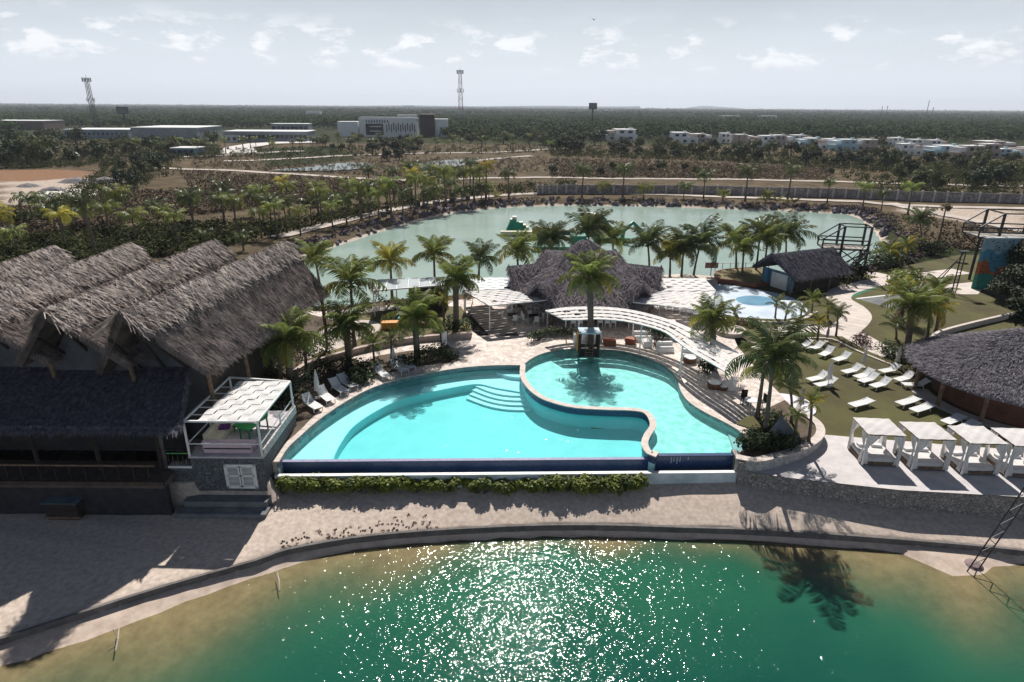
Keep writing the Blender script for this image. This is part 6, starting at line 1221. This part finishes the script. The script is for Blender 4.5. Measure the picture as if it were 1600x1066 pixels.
for j in (.32, .58): MB().box((-W/2+W*.28, -.45, h*j), (W*.2, .2, h*.05)).build('balcony_band', wr_, r)
MB().box((W/2+7, 9, h*.63), (10.5, 20, h*1.28)).build('stair_tower', brn, r); MB().box((W/2+17, 8, h*.5), (9.5, 14, h*1.02)).build('end_block', wr_, r); MB().box((0, 8, h+.6), (W, 12, 1.0)).build('roof_parapet', gbl, r); MB().box((-W/2-8, 8, h*.42), (14, 14, h*.84)).build('side_block', wr_, r)
flat_building('warehouse', 'long box shaped commercial block with a bright flat roof', 'building', 206, 311, 222, 200, 40, gbl, 0)
flat_building('warehouse', 'long low pale blue commercial block at the left', 'building', 98, 204, 216, 203, 30, mat('dusty_blue_cladding', (.26, .32, .37), (.2, .25, .3), .2, .7), 14, 1, None, ww=.4, wh=.3)
flat_building('warehouse', 'brown sided warehouse with a white end at the far left', 'building', -40, 72, 203, 189, 30, mat('brown_shed_wall', (.20, .14, .13), (.15, .11, .1), .2, .8), 0)
flat_building('commercial_block', 'low wide commercial block with dark glazing right of the big box', 'building', 350, 482, 222, 206, 24, gbl, 18, 1, None, ww=.8, wh=.35)
flat_building('commercial_block', 'upper set back glass storey above the low wide block', 'building', 425, 483, 210, 194, 14, gbl, 8, 1, None, ww=.85, wh=.5)
flat_building('kiosk', 'small pale blue roofed kiosk in the trees at the left', 'kiosk', 268, 305, 244, 232, 10, mat('blue_kiosk_wall', (.12, .2, .26), (.08, .14, .2), .3, .7), 4, 1, None, ww=.7, wh=.5)
flat_building('kiosk', 'small white building left of the parked van', 'kiosk', 352, 372, 222, 212, 8, wr_, 2, 1)
for i, (x0, x1, yb, yt, lb_) in enumerate(((479, 532, 185, 174, 'far white house among the trees above the glass block'), (622, 652, 190, 180, 'far pale roofed house behind the hotel'), (1040, 1085, 187, 183, 'far long white roof left above the villas'), (1095, 1110, 187, 183, 'small far white roof above the villas'), (1130, 1154, 188, 181, 'far white house in the woods above the villas'), (1190, 1212, 189, 181, 'far white twin roofed house right of centre'), (930, 960, 176, 172, 'tiny far white house near the horizon, centre'), (633, 645, 173, 165, 'far grey block on the horizon above the hotel'))):
    flat_building('far_house', lb_, 'house', x0, x1-(30 if i == 0 else 0), yb, yt, 15, wr_, 3, 1, ww=.3, wh=.3)
# ---- villas
def villa(label, x0, x1, yb, yt, main, alt, seed):
    rnd = random.Random(seed); a = G(x0, yb); c = G(x1, yb); Y = (a.y+c.y)/2; h = min(8.5, PY((x0+x1)/2, yt, Y).z-PL); W = (c-a).length
    r = thing('villa', label, 'villa', 'white two storey villas', ((a.x+c.x)/2, Y, PL), rnd.uniform(-.06, .06))
    D = W*.8; f1 = h*.52
    MB().box((0, D/2, f1/2), (W, D, f1)).build('ground_floor', main, r); u0 = rnd.choice((-.18, .15)); MB().box((W*u0, D*.55, f1+(h-f1)/2), (W*.62, D*.8, h-f1)).build('upper_floor', main, r)
    MB().box((-W*u0*2.0, D*.7, (h*.9)/2), (W*.3, D*.9, h*.9)).build('side_wing', alt, r)
    MB().box((W*u0, D*.55, h+.12), (W*.66, D*.84, .28)).build('roof', white, r); MB().box((0, -.05, f1+.25), (W*.98, .2, .5)).build('parapet', main, r)
    for k in range(3): MB().box((W*(-.32+.3*k), -.04, f1*.5), (W*.13, .2, f1*.42)).build('window', glass, r)
    for k in range(2): MB().box((W*(u0-.14+.28*k), D*.15-.04, f1+(h-f1)*.55), (W*.14, .2, (h-f1)*.45)).build('window', glass, r)
    MB().box((W*(u0+.2), D*.5, h+.6), (W*.12, W*.12, .9)).build('water_tank', main, r)
VL = [(948, 995, 220, 203, 'w'), (1053, 1088, 225, 208, 'w'), (1086, 1112, 224, 210, 't'), (1126, 1150, 224, 209, 'w'), (1150, 1178, 226, 211, 't'), (1180, 1212, 230, 213, 'w'), (1212, 1238, 229, 212, 't'), (1240, 1270, 226, 212, 'w'), (1252, 1284, 232, 217, 'b'), (1283, 1308, 234, 218, 'w'), (1306, 1340, 236, 219, 'b'), (1340, 1370, 236, 219, 't'), (1386, 1412, 228, 216, 'w'), (1410, 1440, 243, 226, 'w'), (1424, 1454, 230, 219, 'w'), (1462, 1502, 244, 229, 'b'), (1455, 1482, 233, 220, 'w'), (1502, 1532, 250, 229, 't'), (1530, 1562, 247, 226, 't'), (1560, 1598, 246, 234, 'b'), (1545, 1590, 234, 222, 't'), (1598, 1640, 245, 232, 'w')]
VL.sort()
dsc = {'w': 'white villa', 't': 'tan sided villa', 'b': 'pale blue villa'}
for i, (x0, x1, yb, yt, c) in enumerate(VL): villa(dsc[c]+', '+place('house', i, len(VL))+' in the villa row before the woods', x0, x1, yb, yt, {'w': wr_, 't': tan, 'b': blw}[c], {'w': tan, 't': wr_, 'b': wr_}[c], i)
# ---- lattice towers and billboards
def lattice(label, base, top, Y, wb, wt, m1, m2, extras=True, cat='mast'):
    a = PY(*base, Y); c = PY(*top, Y); r = thing('lattice_tower', label, cat, None, (a.x, Y, PL)); h = c.z-PL; nn = 12
    F = lambda k, sx_, sy_: Vector(((wb+(wt-wb)*k/nn)/2*sx_, (wb+(wt-wb)*k/nn)/2*sy_, h*k/nn)); th = max(.18, Y/FPX*.38)
    for k in range(nn):
        b = MB()
        for sx_, sy_ in ((-1, -1), (1, -1), (1, 1), (-1, 1)): b.bar(F(k, sx_, sy_), F(k+1, sx_, sy_), th)
        for (p_, q_) in (((-1, -1), (1, -1)), ((1, -1), (1, 1)), ((1, 1), (-1, 1)), ((-1, 1), (-1, -1))): b.bar(F(k, *p_), F(k+1, *q_), th*.6); b.bar(F(k, *q_), F(k+1, *p_), th*.6); b.bar(F(k+1, *p_), F(k+1, *q_), th*.6)
        b.build('tower_section', m1 if k % 2 else m2, r)
    if extras:
        for z, n_ in ((.97, 8), (.62, 4)):
            for k in range(n_): q_ = k*2*math.pi/n_; MB().box((math.cos(q_)*wt*1.3, math.sin(q_)*wt*1.3, h*z), (th*2.2, th*2.2, h*.07)).build('antenna_panel', steelr, r)
    MB().bar((0, 0, h), (0, 0, h*1.06), th*.6).build('spike', m1, r)
lattice('slim red and white lattice mast on the horizon left of centre', (720, 170), (720, 110), 900, 6, 3.2, mat('faded_red_paint', (.30, .13, .12), (.22, .1, .1), 1, .7), mat('mast_white_paint', (.5, .5, .52), (.4, .4, .42), 1, .7))
lattice('dark lattice antenna tower at the upper left', (148, 186), (137, 122), 470, 2.8, 2.0, steel, steel)
def board(label, x0, x1, yt, yb, yg, Y, m_=steel):
    a, c = PY(x0, yb, Y), PY(x1, yt, Y); r = thing('billboard', label, 'billboard', None, ((a.x+c.x)/2, Y, PL)); MB().box((0, 0, (a.z+c.z)/2-PL), (c.x-a.x, 1.2, c.z-a.z)).build('panel', m_, r); MB().bar((0, .5, 0), (0, .5, (a.z+c.z)/2-PL), .9).build('pole', steel, r)
    MB().box((0, -.65, (a.z+c.z)/2-PL), ((c.x-a.x)*.86, .1, (c.z-a.z)*.8)).build('screen', mat('grey_board_face', (.18, .19, .2), (.12, .13, .14), .5, .6), r)
board('dark billboard on a pole standing above the trees, centre right', 920, 933, 161, 171, 200, 520); board('dark billboard near the upper left tower', 184, 199, 167, 178, 190, 520)
for i, x in enumerate((1378, 1386, 1449, 1458, 318)):
    q = PY(x, 172, 1500); r = thing('radio_mast', ('thin far mast, left of a pair right of centre', 'thin far mast, right of a pair right of centre', 'tallest thin mast on the right horizon', 'short thin mast beside the tallest right one', 'thin lone mast on the left horizon')[i], 'mast', 'thin masts on the horizon', (q.x, 1500, PL)); MB().bar((0, 0, 0), (0, 0, q.z-PL+(8, 9, 20, 6, 12)[i]), .9).build('pole', steel, r)
# parked vans at hotel and site machine
def van(label, px, rz, m_):
    q = G(*px); r = thing('parked_van', label, 'van', None, tuple(q+Vector((0, 0, .1))), rz)
    b = MB(); b.add([(-2.4, -.95, .4), (2.5, -.95, .4), (2.5, .95, .4), (-2.4, .95, .4), (-2.4, -.95, 2.2), (1.2, -.95, 2.2), (2.0, -.95, 1.3), (2.5, -.95, 1.1), (-2.4, .95, 2.2), (1.2, .95, 2.2), (2.0, .95, 1.3), (2.5, .95, 1.1)], [(3, 2, 1, 0), (0, 1, 7, 6, 5, 4), (2, 3, 8, 9, 10, 11), (4, 5, 9, 8), (5, 6, 10, 9), (6, 7, 11, 10), (7, 1, 2, 11), (3, 0, 4, 8)]); b.build('body', m_, r)
    for x in (-1.5, 1.6):
        for y in (-.9, .9): MB().tube([(x, y-.12, .4), (x, y+.12, .4)], .4, 10).build('wheel', woodd, r)
    MB().box((-.4, -.96, 1.65), (2.8, .04, .6)).build('window', glass, r); MB().box((-.4, .96, 1.65), (2.8, .04, .6)).build('window', glass, r)
van('white van parked at the edge of the trees at the left', (113, 246), .1, white); van('white van on the forecourt left of the low commercial block', (384, 217), .0, white); van('dark van on the forecourt beside the white one', (400, 217), .1, steel)
# earth heaps in the pit
for i, (x, y, s_) in enumerate(((85, 300, 3.2), (120, 285, 3.5), (165, 286, 4.), (45, 292, 2.4), (70, 312, 2.6))):
    q = G(x, y); b = MB(); n_ = 14; vs = [(0, 0, s_*.42)]+[(s_*rr*math.cos(k*2*math.pi/n_)*random.uniform(.85, 1.2)*1.5, s_*rr*math.sin(k*2*math.pi/n_)*random.uniform(.85, 1.2), z*s_) for rr, z in ((.45, .27), (1, -.1)) for k in range(n_)]
    b.add(vs, [(0, 1+k, 1+(k+1) % n_) for k in range(n_)]+[(1+k, 1+n_+k, 1+n_+(k+1) % n_, 1+(k+1) % n_) for k in range(n_)]); tag(b.build('earth_heap', mat('grey_rubble', (.26, .24, .25), (.15, .14, .15), .5, .95, bump=.1), loc=tuple(q)), place('grey rubble heap', (2, 3, 4, 0, 1)[i], 5)+' in the cleared pit at the left', 'rubble heap', 'rubble heaps in the pit')
b = MB(); pts = [G(*p) for p in ((60, 315), (75, 300), (128, 296), (138, 302), (112, 314))]; b.prism([(p.x, p.y) for p in pts], PL-.2, PL+.35); tag(b.build('pale_slab', concrete), kind='structure')
# ================================================ WOODS
def in_poly_px(poly, n, mind, tries=60):
    xs_, ys_ = [p[0] for p in poly], [p[1] for p in poly]; out = []
    PX = rng.uniform(min(xs_), max(xs_), n*tries); QY = rng.uniform(min(ys_), max(ys_), n*tries); OK_ = inside(PX, QY, poly)
    for x, y in zip(PX[OK_], QY[OK_]):
        x, y = float(x), float(y)
        z = PL; q = P(x, y, z)
        if all((q.x-o[0].x)**2+(q.y-o[0].y)**2 > mind*mind for o in out): out.append((q, x, y))
        if len(out) >= n: break
    return out
TC = []
for k, m_ in enumerate((treeo, mat('dark_wood_leaf', (.05, .07, .025), (.022, .034, .014), .5, .75, trans=.15, rnd=.3), treeo, mat('dark_wood_leaf', (1, 1, 1)))):
    C = []; RR = []
    for j in range(13): a = random.random()*6.28; rad = .62*random.random()**.5; C.append((rad*math.cos(a), rad*math.sin(a), .62+random.uniform(-.3, .3))); RR.append(random.uniform(.26, .46))
    TC.append(quads('crown', leaves(C, np.array(RR), 46, .17, .3, .55), m_))
TT = MB().tube([(0, 0, -.1), (.02, 0, .6)], [.07, .04], 5).mesh('trunk', bark)
zones = [
 ('left of the pit, below the long blue block', [(-20, 212), (90, 218), (150, 224), (180, 250), (100, 258), (-20, 266)], 34, 6, 4.5, 8),
 ('between the long blocks and the access road', [(150, 222), (330, 226), (340, 240), (180, 246)], 20, 6, 3.5, 6),
 ('in the dark clump right of the pit', [(190, 262), (268, 250), (275, 268), (230, 290), (185, 300)], 16, 4, 2.6, 4.5),
 ('around the big box building', [(312, 205), (350, 205), (348, 228), (314, 228)], 8, 6, 4.5, 7),
 ('in front of the hotel', [(480, 222), (560, 216), (656, 222), (655, 240), (560, 236), (490, 236)], 20, 7, 2.5, 4.2),
 ('round the two ponds', [(576, 228), (652, 228), (655, 256), (585, 254)], 12, 5, 3, 6),
 ('right of the hotel tower', [(688, 205), (860, 200), (860, 228), (700, 224)], 30, 8, 4, 8),
 ('in the olive wood right of the hotel', [(845, 205), (945, 205), (945, 240), (850, 246)], 22, 7, 4, 8),
 ('in the belt before the villas', [(955, 228), (1180, 236), (1400, 248), (1400, 268), (1150, 252), (960, 244)], 48, 6.5, 3, 6),
 ('in the thicket before the boundary wall', [(1380, 250), (1640, 255), (1640, 312), (1500, 306), (1400, 290)], 34, 6.5, 3, 5.5),
 ('dotted on the brown scrub behind the lagoon', [(860, 262), (1300, 268), (1300, 278), (860, 276)], 8, 8, 1.8, 3.2),
 ('between the villas', [(1000, 214), (1120, 215), (1240, 218), (1380, 222), (1400, 238), (1240, 232), (1000, 226)], 14, 10, 3.5, 6),
]
NT = 0
for nm_, poly, n_, md, h0, h1 in zones:
    L_ = in_poly_px(poly, n_, md); L_.sort(key=lambda c: c[1])
    for i, (q, x, y) in enumerate(L_):
        hh = random.uniform(h0, h1); r = thing('broadleaf_tree', place('tree', i, len(L_))+' '+nm_, 'tree', 'trees '+nm_, tuple(q), random.random()*6.28); v = random.choice((0, 1, 3, 1) if y > 250 or nm_.startswith('left') else (0, 1, 2, 3))
        c = link('crown', TC[v], r); c.scale = (hh*random.uniform(.65, .95), hh*random.uniform(.65, .95), hh); t = link('trunk', TT, r); t.scale = (hh,)*3; NT += 1
print('mid trees', NT)
# palms standing round the hotel and blocks
L_ = in_poly_px([(200, 228), (340, 236), (480, 228), (700, 230), (860, 226), (860, 240), (700, 240), (480, 242), (330, 246), (200, 246)], 54, 6); L_.sort(key=lambda c: c[1])
for i, (q, x, y) in enumerate(L_): far_palm(place('palm', i, len(L_))+' of the tall palms around the hotel', q, random.uniform(4, 6.5), random.uniform(1.9, 2.6), random.choice((0, 1, 1)), 'palms around the hotel')
# scrub thickets and dry bush: uncountable
def stuff_bushes(name, polys, m_, size, r0, r1, nl, zoff=.3, z=None):
    C = []; R = []
    for poly, n_ in polys:
        xs_, ys_ = [p[0] for p in poly], [p[1] for p in poly]; px = rng.uniform(min(xs_), max(xs_), n_*4); py = rng.uniform(min(ys_), max(ys_), n_*4); ok = inside(px, py, poly); px, py = px[ok][:n_], py[ok][:n_]
        for x, y in zip(px, py): q = P(x, y, PL+.1); C.append((q.x, q.y, gz(q.x, q.y)+zoff)); R.append(rng.uniform(r0, r1))
    C = np.array(C); R = np.array(R); dd = sdist(C[:, 0], C[:, 1], lagoon); ok = dd > 3.5; ok &= sdist(C[:, 0], C[:, 1], resort) > 1; C, R = C[ok], R[ok]
    tag(link(name, quads(name, leaves(C, R, nl, size, .3, .3), m_)), kind='stuff')
stuff_bushes('dry_scrub', [([(190, 300), (640, 284), (640, 300), (480, 318), (260, 340), (60, 370), (0, 372), (0, 330)], 4200), ([(860, 248), (1300, 262), (1300, 280), (860, 278)], 2600), ([(280, 268), (640, 284), (300, 300)], 700), ([(1380, 330), (1640, 372), (1640, 400), (1400, 392)], 350), ([(300, 246), (860, 246), (860, 270), (640, 278), (300, 262)], 1200)], mat('dry_brown_scrub', (.19, .14, .09), (.075, .055, .038), .35, .95), .38, .5, 1.1, 14)
stuff_bushes('green_thicket', [([(-20, 385), (100, 368), (260, 356), (420, 348), (600, 322), (760, 292), (770, 304), (640, 326), (480, 356), (300, 400), (-20, 420)], 1000), ([(-500, 225), (-20, 215), (-20, 300), (-20, 420), (-500, 420)], 1500), ([(170, 255), (280, 248), (285, 268), (150, 322), (60, 335)], 420), ([(-20, 340), (60, 340), (190, 312), (190, 322), (60, 352), (-20, 358)], 200), ([(1300, 270), (1640, 290), (1640, 316), (1380, 308)], 420), ([(850, 286), (900, 286), (900, 300), (780, 306), (770, 296)], 120), ([(860, 232), (1640, 262), (1640, 290), (1400, 272), (1150, 254), (860, 246)], 2400), ([(-20, 208), (200, 222), (190, 262), (-20, 266)], 1300), ([(190, 214), (340, 226), (350, 246), (190, 250)], 700), ([(850, 205), (1400, 222), (1640, 240), (1640, 262), (1400, 250), (860, 240)], 1700), ([(250, 234), (700, 228), (860, 228), (860, 240), (250, 250)], 700)], mat('thicket_leaf', (.08, .09, .034), (.028, .038, .017), .3, .95, spec=.05, trans=.15), .42, .7, 1.9, 26, .5)
# the forest to the horizon
C = []; R = []; Sz = []
Yv = 430.
while Yv < 9000:
    stepx = max(7.5, Yv*.0095); w_ = Yv*.95+60; xs_ = np.arange(-w_, w_, stepx); xs_ = xs_+rng.uniform(-.4, .4, len(xs_))*stepx; ys_ = Yv+rng.uniform(-.5, .5, len(xs_))*Yv*.02
    keep_ = np.ones(len(xs_), bool)
    if Yv < 640:   # clear ground where the buildings and villas stand
        u_ = 800+xs_/ys_*FPX*.98; keep_ &= ~((u_ > 80) & (u_ < 700) & (ys_ < 600)); keep_ &= ~((u_ > 940) & (ys_ < 455))
    rad = rng.uniform(.7, 1.15, len(xs_))*max(4.2, stepx*.62)
    for x, y, rr in zip(xs_[keep_], ys_[keep_], rad[keep_]): C.append((x, y, PL+3.2+rng.uniform(-1.2, 1.6)+(1.5 if rng.random() < .06 else 0))); R.append((rr, rr, min(rr*.75, 4.2)+rng.uniform(-.5, .8)))
    Yv += max(6.5, Yv*.016)
C = np.array(C); R = np.array(R); far = C[:, 1] > 1500
print('forest clumps', len(C))
tag(link('forest', quads('forest', leaves(C[~far], R[~far], 26, 2.1, .5, .75), treef)), kind='stuff'); tag(link('distant_forest', quads('distant_forest', leaves(C[far], R[far], 14, R[far][:, 0]*.9, .5, .8), treef)), kind='stuff')
# far hills, low bluish land beyond
def ridge(name, px0, px1, top, Y, hill):
    b = MB(); n_ = 60; vs = []
    for k in range(n_+1):
        x = px0+(px1-px0)*k/n_; q = PY(x, 172, Y); t = k/n_; zt2 = PY(x, top-hill(t), Y).z; vs += [(q.x, Y, PL-5), (q.x, Y, max(zt2, PL)), (q.x, Y+1500, PL-5)]
    b.add(vs, [(3*i, 3*i+3, 3*i+4, 3*i+1) for i in range(n_)]+[(3*i+1, 3*i+4, 3*i+5, 3*i+2) for i in range(n_)]); tag(b.build(name, mat('far_land', (.10, .12, .12), (.07, .09, .09), .002, .95)), kind='structure')
ridge('far_hills', -60, 1000, 166.5, 9000, lambda t: 2.2*math.sin(3.1*t)**2*(1-t)+.5*math.sin(31*t)+.5+(2 if t < .15 else 0)*0)
ridge('far_mountain', 1040, 1200, 172, 11000, lambda t: 7*math.exp(-((t-.35)/.2)**2)+4*math.exp(-((t-.65)/.2)**2)-1)
# ================================================ AIR
HZ = 1
if HZ:
    b = MB(); b.box((0, 5900, 95), (26000, 12400, 202)); m = bpy.data.materials.new('haze'); m.use_nodes = True; t = m.node_tree; t.nodes.remove(t.nodes['Principled BSDF']); v = t.nodes.new('ShaderNodeVolumePrincipled'); v.inputs['Color'].default_value = (.80, .88, 1, 1); v.inputs['Density'].default_value = .0001; v.inputs['Anisotropy'].default_value = .2; t.links.new(v.outputs[0], t.nodes['Material Output'].inputs['Volume'])
    o = b.build('haze', m); tag(o, kind='stuff')
